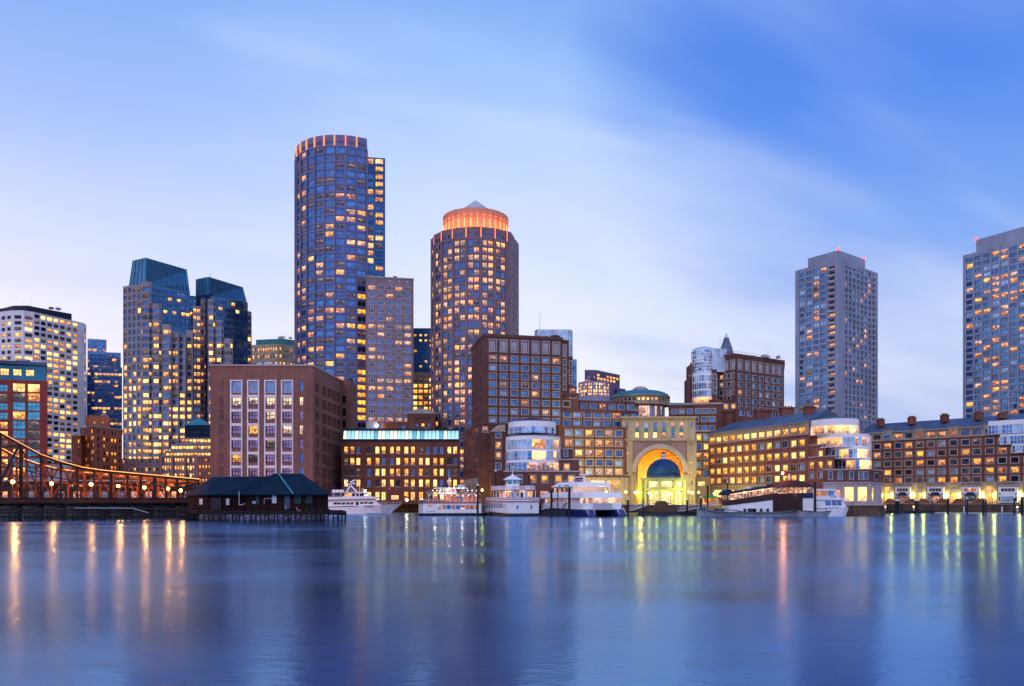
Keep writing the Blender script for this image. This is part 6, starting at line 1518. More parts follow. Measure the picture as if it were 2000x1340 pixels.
    h = MB(); D = 187.6; h.tube([(*P(516, D), ZT(984, D)), (*P(516, D), ZT(974.5, D)), (*P(525, D), ZT(973, D)), (*P(532, D), ZT(975, D))], .05, 0, 5); T.part(h, 'bracket_pipe', M['paintg'])
    h = MB(); D = 187; h.tube([(*P(558, D), ZT(996, D)), (*P(558, D), ZT(986, D))], .06, 0, 6); T.part(h, 'pipe', M['paintg'])
    T.finish()
    rng = random.Random(8)
    e = empty('shed_platform', (*P(500, 187), 0), 0, 'weathered timber platform on black piles carrying the dark shed', 'pier'); off = Vector((*P(500, 187), 0))
    f = MB(); dk = [P(348, 203), P(400, 188), P(478, 186), P(560, 183.5), P(655, 184), P(676, 187), P(668, 206), P(350, 214)]; f.prism([tuple(v) for v in dk], 1.95, 2.28); f.build('planking', M['wood'], e, off)
    f = MB()
    for a, b in zip(dk[:5], dk[1:6]): f.beam((a.x, a.y - .1, 1.75), (b.x, b.y - .1, 1.75), .3, .45)
    f.build('edge_beam', M['wood'], e, off)
    for k in range(36):
        x = 352 + k * 9.1 + rng.uniform(-3, 3); dd = rng.choice([0, 0, 3, 7, 12]); y = seg([(348, 203), (400, 188.5), (478, 186.5), (560, 184), (655, 184.5), (676, 187.5)], x) + .4 + dd
        p = P(x, y); f = MB(); lean = rng.uniform(-.2, .2); f.bar((p.x, p.y, -1.5), (p.x + lean, p.y, 2.0), .17, 0, 7); f.build('pile', M['pile'], e, off)
    for k in range(18):
        x = 360 + k * 17; p = seg([(348, 203), (400, 188.5), (478, 186.5), (560, 184), (655, 184.5), (676, 187.5)], x)
        f = MB(); f.beam((*P(x, p), rng.uniform(.3, 1)), (*P(x + 13, p), rng.uniform(1, 1.8)), .12, .2); f.build('brace', M['pile'], e, off)
    f = MB(); a, b = P(652, 185), P(677, 186); f.beam((*a, 1.6), (*b, 1.5), 1.5, .3); f.build('landing', M['wood'], e, off)
    for x in (660, 668, 674.5):
        f = MB(); p = P(x, 185); f.bar((p.x, p.y, -1.5), (p.x, p.y, 1.6), .2, 0, 7); f.build('pile', M['pile'], e, off)
    # clutter
    cr = empty('debris_heap', (*P(620, 186), 2.28), 0, 'broken planks and crates heaped at the right end of the shed platform', 'debris')
    for k in range(9):
        g = MB(); x, y = rng.uniform(-3, 3), rng.uniform(-.6, .8); g.box((x, y, 0), (rng.uniform(.4, 1.4), rng.uniform(.3, .7), rng.uniform(.3, .9)), 0, rng.uniform(0, 3)); g.build('broken_crate', M['wood'], cr)
    dk_ = empty('chair', (*P(584, 184.4), 2.28), 0, 'small pale pink deck chair on the dark shed platform', 'chair')
    g = MB(); g.beam((-.35, 0, .35), (.35, 0, .3), .5, .06); g.build('seat', M['rosep'], dk_); g = MB(); g.beam((-.35, 0, .35), (-.6, 0, 1.0), .5, .06); g.build('backrest', M['rosep'], dk_)
    for x in (-.3, .3):
        for y in (-.2, .2): g = MB(); g.bar((x, y, 0), (x, y, .34), .03); g.build('leg', M['paintg'], dk_)
M['sign'] = mat('pale blue sign', (.25, .38, .6), .5); M['teald'] = mat('dull teal shutter', (.02, .06, .07), .8); M['bluebd'] = mat('blue grey boards', (.05, .08, .14), .8)
M['cyanp'] = mat('cyan flashing', (.03, .30, .36), .4); M['rosep'] = mat('pale rose plastic', (.5, .26, .22), .6)
shed()
# ---------------------------------------------------------------- boats
def hull(mb, st, m=0, mdeck=0, keel=-.4):
    """st: list of (x, y centre, half width at deck, half width at water, deck height)"""
    pr = [[(x, yc - wd, zd), (x, yc - ww, keel), (x, yc + ww, keel), (x, yc + wd, zd)] for x, yc, wd, ww, zd in st]
    for a, b in zip(pr, pr[1:]):
        for i in range(3): mb.face([a[i], b[i], b[i + 1], a[i + 1]], m)
        mb.face([a[3], b[3], b[0], a[0]], mdeck)
    mb.face(pr[0][::-1], m); mb.face(pr[-1], m)
def xprism(mb, prof, y0, y1, m=0):
    """profile in x, z drawn across the width y0..y1"""
    n = len(prof)
    for i in range(n):
        (xa, za), (xb, zb) = prof[i], prof[(i + 1) % n]; mb.face([(xa, y0, za), (xb, y0, zb), (xb, y1, zb), (xa, y1, za)], m)
    mb.face([(x, y0, z) for x, z in prof], m); mb.face([(x, y1, z) for x, z in prof[::-1]], m)
def rail(e, pts, h, mt='paint', n=1.2, name='railing', bars=2, r=.03):
    g = MB()
    for p, q in zip(pts, pts[1:]):
        p, q = Vector(p), Vector(q); k = max(1, int((q - p).length / n))
        for i in range(k + 1): v = p + (q - p) * i / k; g.bar(v, v + Vector((0, 0, h)), r, 0, 4)
        for b in range(1, bars + 1): z = Vector((0, 0, h * b / bars)); g.bar(p + z, q + z, r, 0, 4)
    g.build(name, M[mt], e)
def pane(e, x0, x1, z0, z1, y, key, name='window', shear=0.0, fr=None, d=.08):
    g = MB(); xprism(g, [(x0, z0), (x1, z0), (x1 + shear, z1), (x0 + shear, z1)], y - d, y + .02)
    g.uv = [None] * len(g.f); g.build(name, G[key] if key in G else M[key], e)
def plight(e, p, energy, col, r=.15):
    l = bpy.data.lights.new('deck_light', 'POINT'); l.energy = energy; l.color = col; l.shadow_soft_size = r
    o = bpy.data.objects.new('deck_light', l); COL.objects.link(o); o.parent = e; o.location = p
def bulb(e, p, r=.13, mk='bulb', name='lamp'):
    g = MB(); g.lathe((p[0], p[1]), [(0, p[2] - r)] + [(r * math.sin(t), p[2] - r * math.cos(t)) for t in [math.pi * k / 5 for k in range(1, 5)]] + [(0, p[2] + r)], 8); g.build(name, M[mk], e)
def yacht():
    D = 278.; s = D / F; e = empty('motor_yacht', (*P(712, D), 0), 0, 'white motor yacht with blue side stripe pointing right, moored beside the shed', 'motor yacht')
    X = lambda zx: (zx / 6.09 + 640 - 712) * s; Z = lambda zy: (1105 - zy) / 6.09 * s
    h = MB(); hw = 2.9
    hull(h, [(X(-20), 0, hw, hw * .9, Z(1010)), (X(200), 0, hw, hw * .95, Z(1008)), (X(450), 0, hw, hw * .85, Z(1002)), (X(640), 0, hw * .85, hw * .5, Z(996)), (X(740), 0, hw * .6, hw * .12, Z(990)), (X(820), 0, hw * .32, .05, Z(986)), (X(880), 0, .05, .02, Z(983))])
    # raked stem: pull the waterline aft
    h.v = [(x - (1 - max(0, min(1, (z + .4) / (Z(985) + .4)))) * max(0, (x - X(640))) * .62, y, z) for x, y, z in h.v]
    h.build('hull', M['paint'], e)
    st = MB(); st.beam((X(-18), -hw - .03, Z(1022)), (X(555), -hw * .93 - .07, Z(1012)), .08, .26); st.build('blue_stripe', M['bluest'], e)
    bt = MB(); bt.beam((X(-15), -hw * .93, Z(1103)), (X(640), -hw * .75, Z(1103)), .15, .3); bt.build('boot_stripe', M['navy'], e)
    c = MB(); xprism(c, [(X(10), Z(1010)), (X(650), Z(1000)), (X(560), Z(930)), (X(10), Z(938))], -2.35, 2.35); c.build('cabin', M['paint'], e)
    rf = MB(); xprism(rf, [(X(-25), Z(940)), (X(600), Z(925)), (X(590), Z(905)), (X(470), Z(893)), (X(-25), Z(905))], -2.85, 2.85); rf.build('upper_deck', M['paint'], e)
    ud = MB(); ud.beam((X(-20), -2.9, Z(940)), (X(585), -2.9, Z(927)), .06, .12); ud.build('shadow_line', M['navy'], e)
    for x in (85, 132, 182, 232, 280): pane(e, X(x), X(x + 38), Z(992), Z(968), -2.38, 'dim' if x > 100 else 'dark', shear=.3)
    for x, w in ((395, 38), (445, 38), (497, 50)): pane(e, X(x), X(x + w), Z(984), Z(962), -2.38, 'dim', shear=.3)
    pane(e, X(352), X(382), Z(1000), Z(960), -2.38, 'black', 'door')
    g = MB(); a, b = (X(575), Z(980)), (X(645), Z(985)); 
    for k in range(2): g.beam((X(575 + 28 * k), -2.1, Z(955)), (X(618 + 26 * k), -2.1, Z(985)), .08, .5)
    g.build('raked_windscreen', G['dark'], e)
    w = MB(); xprism(w, [(X(185), Z(905)), (X(520), Z(893)), (X(460), Z(855)), (X(250), Z(855))], -1.9, 1.9); w.build('wheelhouse', M['paint'], e)
    for x0, x1, key in ((225, 290, 'lit'), (300, 335, 'dark'), (350, 380, 'dim'), (392, 440, 'dark')): pane(e, X(x0), X(x1), Z(895), Z(862), -1.92, key, shear=.15)
    fl = MB(); xprism(fl, [(X(65), Z(852)), (X(470), Z(850)), (X(455), Z(843)), (X(65), Z(843))], -2.3, 2.3); fl.build('flybridge_roof', M['paint'], e)
    for x in (90, 170): g = MB(); g.bar((X(x), -2.1, Z(905)), (X(x), -2.1, Z(850)), .07); g.build('stanchion', M['paint'], e)
    for k in range(3):
        g = MB(); g.bar((X(68 + 46 * k), -1.7, Z(832)), (X(106 + 46 * k), -1.7, Z(832)), .42, 0, 10); g.build('life_raft_canister', M['paint'], e)
    for p, q in (((205, 695), (345, 840)), ((290, 735), (225, 840)), ((330, 745), (235, 730)), ((205, 760), (330, 700))):
        g = MB(); g.beam((X(p[0]), 0, Z(p[1])), (X(q[0]), 0, Z(q[1])), .3, .42); g.build('mast_arm', M['paint'], e)
    g = MB(); g.beam((X(200), -1, Z(697)), (X(232), 1, Z(700)), .25, .2); g.build('radar', M['paint'], e)
    rail(e, [(X(205), -1.9, Z(843)), (X(440), -1.9, Z(843))], 1.0); rail(e, [(X(-20), -2.8, Z(905)), (X(190), -2.8, Z(903))], 1.0)
    rail(e, [(X(600), -2.3, Z(998)), (X(740), -1.6, Z(990)), (X(875), -.1, Z(984))], .85, bars=2)
    g = MB(); g.tube([(X(388), -1.2, Z(843)), (X(388), -1.2, Z(760)), (X(408), -1.2, Z(760))], .06); g.build('flagpole', M['paint'], e)
    bulb(e, (X(462), -1.9, Z(828)), .22, 'lampw'); plight(e, (X(462), -2.6, Z(828)), 160, (1, .75, .45))
M['bluest'] = mat('blue stripe paint', (.05, .12, .3), .4)
yacht()
def ferry_side():
    D = 250.; s = D / F; e = empty('ferry', (*P(882, D), 0), 0, 'white two deck ferry strung with bright lamps behind the red trimmed ferry', 'ferry')
    X = lambda zx: (zx / 4.545 + 800 - 882) * s; Z = lambda zy: (484 - zy) / 4.545 * s
    h = MB(); hw = 3.6; hull(h, [(X(92), 0, hw * .8, hw * .7, Z(462)), (X(150), 0, hw, hw * .95, Z(462)), (X(560), 0, hw, hw * .95, Z(460)), (X(690), 0, hw * .8, hw * .6, Z(456))]); h.build('hull', M['blackp'], e)
    c = MB(); c.box((X(385), 0, Z(462)), (X(640) - X(130), hw * 1.9, Z(372) - Z(462))); c.build('main_deckhouse', M['paint'], e)
    g = MB(); g.box((X(112), 0, Z(462)), (X(135) - X(92), hw * 1.7, Z(368) - Z(462))); g.build('bow_ramp', M['paintg'], e)
    g = MB(); g.beam((X(90), -hw - .02, Z(369)), (X(655), -hw - .02, Z(369)), .1, .22); g.build('red_line', M['redp'], e)
    for i in range(9): pane(e, X(256 + 41 * i), X(289 + 41 * i), Z(424), Z(390), -hw * .95 - .02, ['pl', 'pl', 'dark', 'pl', 'dark', 'pl', 'warm', 'warm', 'hot'][i] if i < 8 else 'warm')
    pane(e, X(175), X(208), Z(404), Z(388), -hw * .95 - .02, 'gold')
    for x in (165, 190, 215): pane(e, X(x), X(x + 16), Z(450), Z(438), -hw * .95 - .02, 'paintg', 'panel')
    d2 = MB(); d2.box((X(375), 0, Z(370)), (X(655) - X(95), hw * 2, .14)); d2.build('second_deck', M['paint'], e)
    c = MB(); c.box((X(455), .6, Z(368)), (X(600) - X(310), hw * 1.3, Z(300) - Z(368))); c.build('saloon', M['redw'], e)
    rail(e, [(X(135), -hw, Z(368)), (X(640), -hw, Z(368))], 1.05, bars=3, n=.7)
    for i in range(12): g = MB(); g.bar((X(180 + 38 * i), -hw + .1, Z(368)), (X(180 + 38 * i), -hw + .1, Z(295)), .07); g.build('stanchion', M['paint'], e)
    d3 = MB(); d3.box((X(400), 0, Z(297)), (X(620) - X(165), hw * 1.9, .16)); d3.build('top_deck', M['paint'], e)
    rail(e, [(X(170), -hw * .9, Z(295)), (X(615), -hw * .9, Z(295))], 1.0, bars=2, n=.9)
    for i in range(5): pane(e, X(325 + 55 * i), X(365 + 55 * i), Z(355), Z(312), -hw * .65 + .58, ['lit', 'warm', 'dark', 'pink', 'warm'][i])
    c = MB(); xprism(c, [(X(255), Z(294)), (X(420), Z(294)), (X(410), Z(246)), (X(270), Z(246))], -1.8, 1.8); c.build('pilothouse', M['paint'], e)
    for i in range(4): pane(e, X(275 + 34 * i), X(300 + 34 * i), Z(275), Z(254), -1.82, 'lit')
    c = MB(); xprism(c, [(X(215), Z(246)), (X(520), Z(246)), (X(505), Z(236)), (X(230), Z(236))], -2.4, 2.4); c.build('canopy', M['paint'], e)
    c = MB(); c.box((X(460), 0, Z(236)), (X(490) - X(430), 1.6, Z(210) - Z(236))); c.build('funnel', M['paintg'], e); c = MB(); c.box((X(318), 0, Z(236)), (X(350) - X(300), 1.6, Z(212) - Z(236))); c.build('funnel', M['steel'], e)
    m = MB(); m.bar((X(350), 0, Z(236)), (X(348), 0, Z(105)), .1, 0, 6, .03); m.beam((X(335), 0, Z(185)), (X(362), 0, Z(150)), .08, .5); m.beam((X(330), 0, Z(170)), (X(370), 0, Z(170)), .06, .1); m.build('mast', M['paint'], e)
    for i, x in enumerate([215, 250, 285, 320, 360, 400, 440, 480, 520, 560, 600]):
        bulb(e, (X(x), -2.6 if i % 2 else -hw * .85, Z(242 if 3 < i < 8 else 262)), .13)
    for x in (180, 240, 300, 330, 380, 430, 480, 530, 590): bulb(e, (X(x), -hw * .9, Z(306)), .11)
    for x in (230, 350, 470, 590): plight(e, (X(x), -hw * .6, Z(262)), 130, (1, .66, .36)); plight(e, (X(x), -hw * .85, Z(312)), 60, (1, .55, .3))
M['redw'] = mat('red saloon wall', (.45, .09, .06), .6)
ferry_side()
def ferry_corner():
    s = 236 / F; cx = P(995.5, 236)
    e = empty('ferry', (cx.x, cx.y, 0), R(180 - 68), 'white ferry with red deck edges and a canopied pilothouse, its square stern toward us', 'ferry')
    e.location = (*(P(995.5, 236) + Vector((0, 0))), 0)
    # local: x forward (bow away-left), stern face at x = 0, starboard/port at y = +-W; the visible corner is stern + left side
    Wd = 4.7; Lh = 22.; zs = lambda y: (1008 - (910 + y / 12.18)) * s * .985
    h = MB(); hull(h, [(0, 0, Wd, Wd * .98, zs(1125)), (Lh * .75, 0, Wd, Wd * .95, zs(1100)), (Lh, 0, Wd * .7, Wd * .6, zs(1080))]); h.build('hull', M['blackp'], e)
    bf = MB(); 
    for sg in (-1, 1): bf.beam((.3, sg * (Wd + .03), .25), (Lh * .75, sg * (Wd + .02), .35), .08, .8)
    bf.build('rust_band', M['brownb'], e)
    z1, z2, z3 = zs(838), zs(700), zs(562)
    c = MB(); c.prism([(0, -Wd * .98), (Lh * .92, -Wd * .98), (Lh * .97, 0), (Lh * .92, Wd * .98), (0, Wd * .98)], zs(1120), z1); c.build('main_deckhouse', M['paint'], e)
    def slab(z, x0, x1, w, nm, mk, t=.16): g = MB(); g.prism([(x0, -w), (x1, -w), (x1, w), (x0, w)], z, z + t); g.build(nm, M[mk], e)
    slab(z1, -.25, Lh * .97, Wd + .2, 'red_deck_edge', 'redp', .2); slab(z1 + .2, -.15, Lh * .95, Wd, 'second_deck', 'paint', .12)
    c = MB(); c.prism([(1.2, -Wd * .62), (Lh * .72, -Wd * .62), (Lh * .72, Wd * .62), (1.2, Wd * .62)], z1 + .3, z3); c.build('saloon', M['paint'], e)
    slab(z3, .6, Lh * .82, Wd * .86, 'red_roof_edge', 'redp', .22); slab(z3 + .22, .7, Lh * .8, Wd * .82, 'sun_deck', 'paint', .1)
    pr = [(-.1, -Wd), (-.1, Wd), (Lh * .9, Wd), (Lh * .9, -Wd), (-.1, -Wd)]
    g = MB()
    for (a, b), (c_, d_) in zip(pr, pr[1:]): g.beam((a, b, z1 + .85), (c_, d_, z1 + .85), .06, .85)
    g.build('bulwark', M['paintg'], e)
    pr = [(.8, -Wd * .8), (.8, Wd * .8), (Lh * .78, Wd * .8), (Lh * .78, -Wd * .8), (.8, -Wd * .8)]
    rail(e, [(a, b, z3 + .3) for a, b in pr], 1.15, bars=4, n=.5, r=.035)
    ys = 0
    for sg in (-1, 1):
        g = MB(); g.box((.02, sg * 2.2, zs(1015)), (.1, .55, zs(920) - zs(1015))); g.build('stern_window', G['dark'], e)
    # long left side (the one facing the camera): local +y or -y decided by heading
    for sg in (-1, 1):
        for i in range(10): g = MB(); x = Lh * .88 - i * 1.45; g.box((x, sg * (Wd * .98 + .02), zs(995)), (.62, .08, zs(875) - zs(995))); g.build('side_window', G['dark'], e)
        for x in (5.2, 3.6): g = MB(); g.box((x, sg * (Wd * .98 + .02), zs(1015)), (.5, .08, zs(900) - zs(1015))); g.build('side_door', G['pale'], e)
        for i in range(7): g = MB(); x = 2.4 + i * 1.9; g.box((x, sg * (Wd * .62 + .03), z1 + 1.1), (1.2, .08, z3 - z1 - 1.5)); g.build('saloon_window', G[['dark', 'lit', 'gold', 'dark', 'warm', 'gold', 'black'][i]], e)
    for i, y in enumerate((-2.2, -1.0, .3, 1.5, 2.4)): g = MB(); g.box((1.16, y, z1 + 1.1), (.08, .8, z3 - z1 - 1.5)); g.build('saloon_window', G[['gold', 'pale', 'black', 'lit', 'pale'][i]], e)
    for x in (.4, 5, 10, 15):
        for sg in (-1, 1): g = MB(); g.bar((x + .2, sg * Wd * .8, z1 + .3), (x + .2, sg * Wd * .8, z3), .09); g.build('stanchion', M['paint'], e)
    # funnels flanking
    for x in (7.5,):
        for sg in (-1, 1): g = MB(); g.prism([(x - 1.1, sg * 3.4 - .5), (x + 1.1, sg * 3.4 - .5), (x + 1.1, sg * 3.4 + .5), (x - 1.1, sg * 3.4 + .5)], z1 + .3, z3, 0, 0, [(x - .3, sg * 3.4 - .3), (x + .3, sg * 3.4 - .3), (x + .3, sg * 3.4 + .3), (x - .3, sg * 3.4 + .3)]); g.build('exhaust_casing', M['paint'], e)
    c = (9.2, 0); zp = z3 + .3
    g = MB(); g.lathe(c, [(2.1, zp), (2.1, zp + 1.7)], 8, a0=R(22.5), a1=R(382.5)); g.build('pilothouse_base', M['paint'], e)
    g = MB(); g.lathe(c, [(1.95, zp + 1.7), (1.95, zp + 3.0)], 8, a0=R(22.5), a1=R(382.5)); g.build('pilothouse_glass', G['teal'], e)
    for k in range(8): a = R(22.5 + 45 * k); g = MB(); g.box((c[0] + 2.0 * math.cos(a), c[1] + 2.0 * math.sin(a), zp + 1.7), (.2, .2, 1.3), 0, a); g.build('window_post', M['paint'], e)
    g = MB(); g.lathe(c, [(2.75, zp + 2.95), (2.85, zp + 3.1), (1.6, zp + 3.8), (.5, zp + 4.3), (.2, zp + 4.7), (0, zp + 4.75)], 16, a0=0); g.lathe(c, [(0, zp + 2.95), (2.75, zp + 2.95)], 16); g.build('canopy', M['paint'], e)
    g = MB(); g.bar((c[0], 0, zp + 4.7), (c[0], 0, zp + 6.9), .09); g.beam((c[0], -.6, zp + 7), (c[0], .6, zp + 7), .25, .22); g.build('radar_mast', M['paint'], e)
    for p in ((3, -2.4), (3, 1.8), (14, 2)): g = MB(); g.box((*p, z3 + .3), (1.5, .9, 1.1)); g.build('locker', M['paintg'], e)
    plight(e, (.2, 0, z3 - .3), 40, (1, .7, .4)); plight(e, (5, Wd * .75, z3 - .3), 60, (1, .6, .25)); plight(e, (5, -Wd * .75, z3 - .3), 60, (1, .6, .25))
    e.location = (*(P(1053.5, 234) - Vector((math.cos(R(22)), math.sin(R(22)))) * 0), 0)
    # place so that the stern's right corner sits at photo x 1053
    hd = R(112); side = Vector((math.sin(hd), -math.cos(hd))); e.location = (*(P(1053, 240) - side * Wd), 0)
ferry_corner()
def catamaran():
    hd = R(114); Wd = 6.6; Lh = 31.; e = empty('catamaran', (0, 0, 0), hd, 'big white catamaran ferry with two navy hulls, stern steps toward us, left of the archway', 'catamaran ferry')
    side = Vector((math.sin(hd), -math.cos(hd))); e.location = (*(P(1219, 238) - side * Wd), 0)
    s = 232 / F; zs = lambda y: (1009.5 - (910 + y / 10.53)) * s
    for sg in (-1, 1):
        y = sg * (Wd - 1.55); h = MB(); hull(h, [(-1.6, y, 1.3, 1.25, .35), (0, y, 1.5, 1.4, zs(905)), (Lh * .7, y, 1.5, 1.3, zs(880)), (Lh, y, .1, .05, zs(850))]); h.build('hull', M['navy'], e)
        g = MB()
        for k in range(4): g.box((-1.2 + .35 * k, y, .35 + .45 * k), (.4, 2.2, .1))
        g.build('stern_step', M['bluest'], e)
        for yy in (-1.1, 1.1): rail(e, [(-1.7, y + yy, .4), (0, y + yy, zs(905))], .9, bars=2, n=.8)
        h = MB(); h.prism([(0, y - 1.5), (3.5, y - 1.5), (3.5, y + 1.5), (0, y + 1.5)], zs(905), zs(905) + .25); h.build('swim_deck', M['paintg'], e)
    z0, z1, z2, z3 = zs(900), zs(660), zs(540), zs(415)
    c = MB(); c.prism([(1.2, -Wd + .2), (Lh * .86, -Wd + .2), (Lh, -Wd * .3), (Lh, Wd * .3), (Lh * .86, Wd - .2), (1.2, Wd - .2)], z0, zs(770)); c.build('hull_topsides', M['paint'], e)
    c = MB(); c.prism([(.9, -3.1), (1.25, -3.1), (1.25, 3.1), (.9, 3.1)], z0 - .1, zs(765)); c.build('transom', M['paintg'], e)
    c = MB(); c.prism([(3.6, -Wd + .5), (Lh * .84, -Wd + .5), (Lh * .94, 0), (Lh * .84, Wd - .5), (3.6, Wd - .5)], zs(770), z1); c.build('main_cabin', M['cabw'], e)
    # main deck canopy (broad white fascia) and upper cabin
    c = MB(); c.prism([(.6, -Wd), (Lh * .93, -Wd), (Lh * .96, 0), (Lh * .93, Wd), (.6, Wd)], z1, z2, 0, 0, [(1.2, -Wd + .3), (Lh * .84, -Wd + .6), (Lh * .87, 0), (Lh * .84, Wd - .6), (1.2, Wd - .3)]); c.build('fascia', M['paint'], e)
    c = MB(); c.prism([(10, -Wd + 1.6), (Lh * .74, -Wd + 1.6), (Lh * .8, 0), (Lh * .74, Wd - 1.6), (10, Wd - 1.6)], z2, z3); c.build('upper_cabin', M['cabw'], e)
    c = MB(); c.prism([(6, -Wd + .9), (Lh * .74, -Wd + .9), (Lh * .84, 0), (Lh * .74, Wd - .9), (6, Wd - .9)], z3, zs(318), 0, 0, [(6.2, -Wd + 1.3), (Lh * .6, -Wd + 1.6), (Lh * .68, 0), (Lh * .6, Wd - 1.6), (6.2, Wd - 1.3)]); c.build('roof', M['paint'], e)
    for sg in (-1, 1):
        for i in range(11): g = MB(); x = Lh * .82 - i * 1.55; g.box((x, sg * (Wd - .48), zs(755)), (1.05, .08, zs(680) - zs(755))); g.build('cabin_window', G[['pl', 'lit', 'gold', 'dim'][i % 4]], e)
        for i in range(7): g = MB(); x = Lh * .73 - i * 1.5; g.box((x, sg * (Wd - 1.58), zs(525)), (1.0, .08, zs(445) - zs(525))); g.build('upper_window', G[['dark', 'gold', 'dim', 'gold'][i % 4]], e)
        for x in (17, 12.5): g = MB(); g.box((x, sg * (Wd - 1.02), zs(395)), (2.6 if x < 15 else 1.3, .3, .22)); g.build('roof_vent', M['navy2'], e)
        for x in (6.4, 8.6): g = MB(); g.bar((x - .8, sg * (Wd - 1.3), z2), (x, sg * (Wd - 1.3), z3), .12); g.build('stanchion', M['paint'], e)
    for y, key in ((-4.2, 'hot'), (-2, 'pl'), (2.6, 'lit'), (4.6, 'pl')): g = MB(); g.box((3.55, y, zs(768)), (.08, .8, 1.6)); g.build('aft_door', G[key], e)
    g = MB(); g.box((3.5, .4, zs(752)), (.15, .5, .5)); g.build('lifebuoy', M['lifeb'], e)
    rail(e, [(1.3, -Wd + .3, zs(770)), (1.3, -3.2, zs(770))], 1.0, bars=3); rail(e, [(1.3, 3.2, zs(770)), (1.3, Wd - .3, zs(770))], 1.0, bars=3); rail(e, [(1.4, -Wd + .5, z2), (1.4, Wd - .5, z2)], .7, bars=2); rail(e, [(6.4, -Wd + 1.5, zs(318)), (6.4, Wd - 1.5, zs(318)), (16, Wd - 1.5, zs(318))], .7, bars=2)
    for x, sg in ((9, 1), (15, -1)):
        g = MB(); g.bar((x, sg * 1.8, zs(318)), (x, sg * 1.8, zs(200)), .16, 0, 8); g.beam((x, sg * 1.8 - 1.6, zs(150)), (x, sg * 1.8 + 1.6, zs(150)), .35, .16); g.bar((x, sg * 1.8, zs(200)), (x, sg * 1.8, zs(150)), .1); g.build('radar_mast', M['paint'], e)
    g = MB(); g.tube([(20, 0, zs(330)), (18.5, 0, zs(230)), (17.6, 0, zs(195)), (12, 0, zs(195))], .16); g.build('mast_arch', M['paint'], e)
    for p in ((2.3, 0, zs(672)), (2.3, 4.6, zs(672)), (2.3, -4.6, zs(672)), (7.5, 0, zs(430)), (7.5, 3.5, zs(430)), (7.5, -3.5, zs(430))):
        plight(e, (p[0], p[1], p[2] - .15), 130, (1, .62, .40), .12)
M['cabw'] = mat('warm white cabin wall', (.68, .60, .56), .5); M['navy2'] = mat('blue vent', (.03, .07, .28), .4); M['lifeb'] = mat('orange lifebuoy', (.6, .1, .03), .6)
catamaran()
M['greyb'] = mat('grey boat paint', (.27, .31, .38), .5)
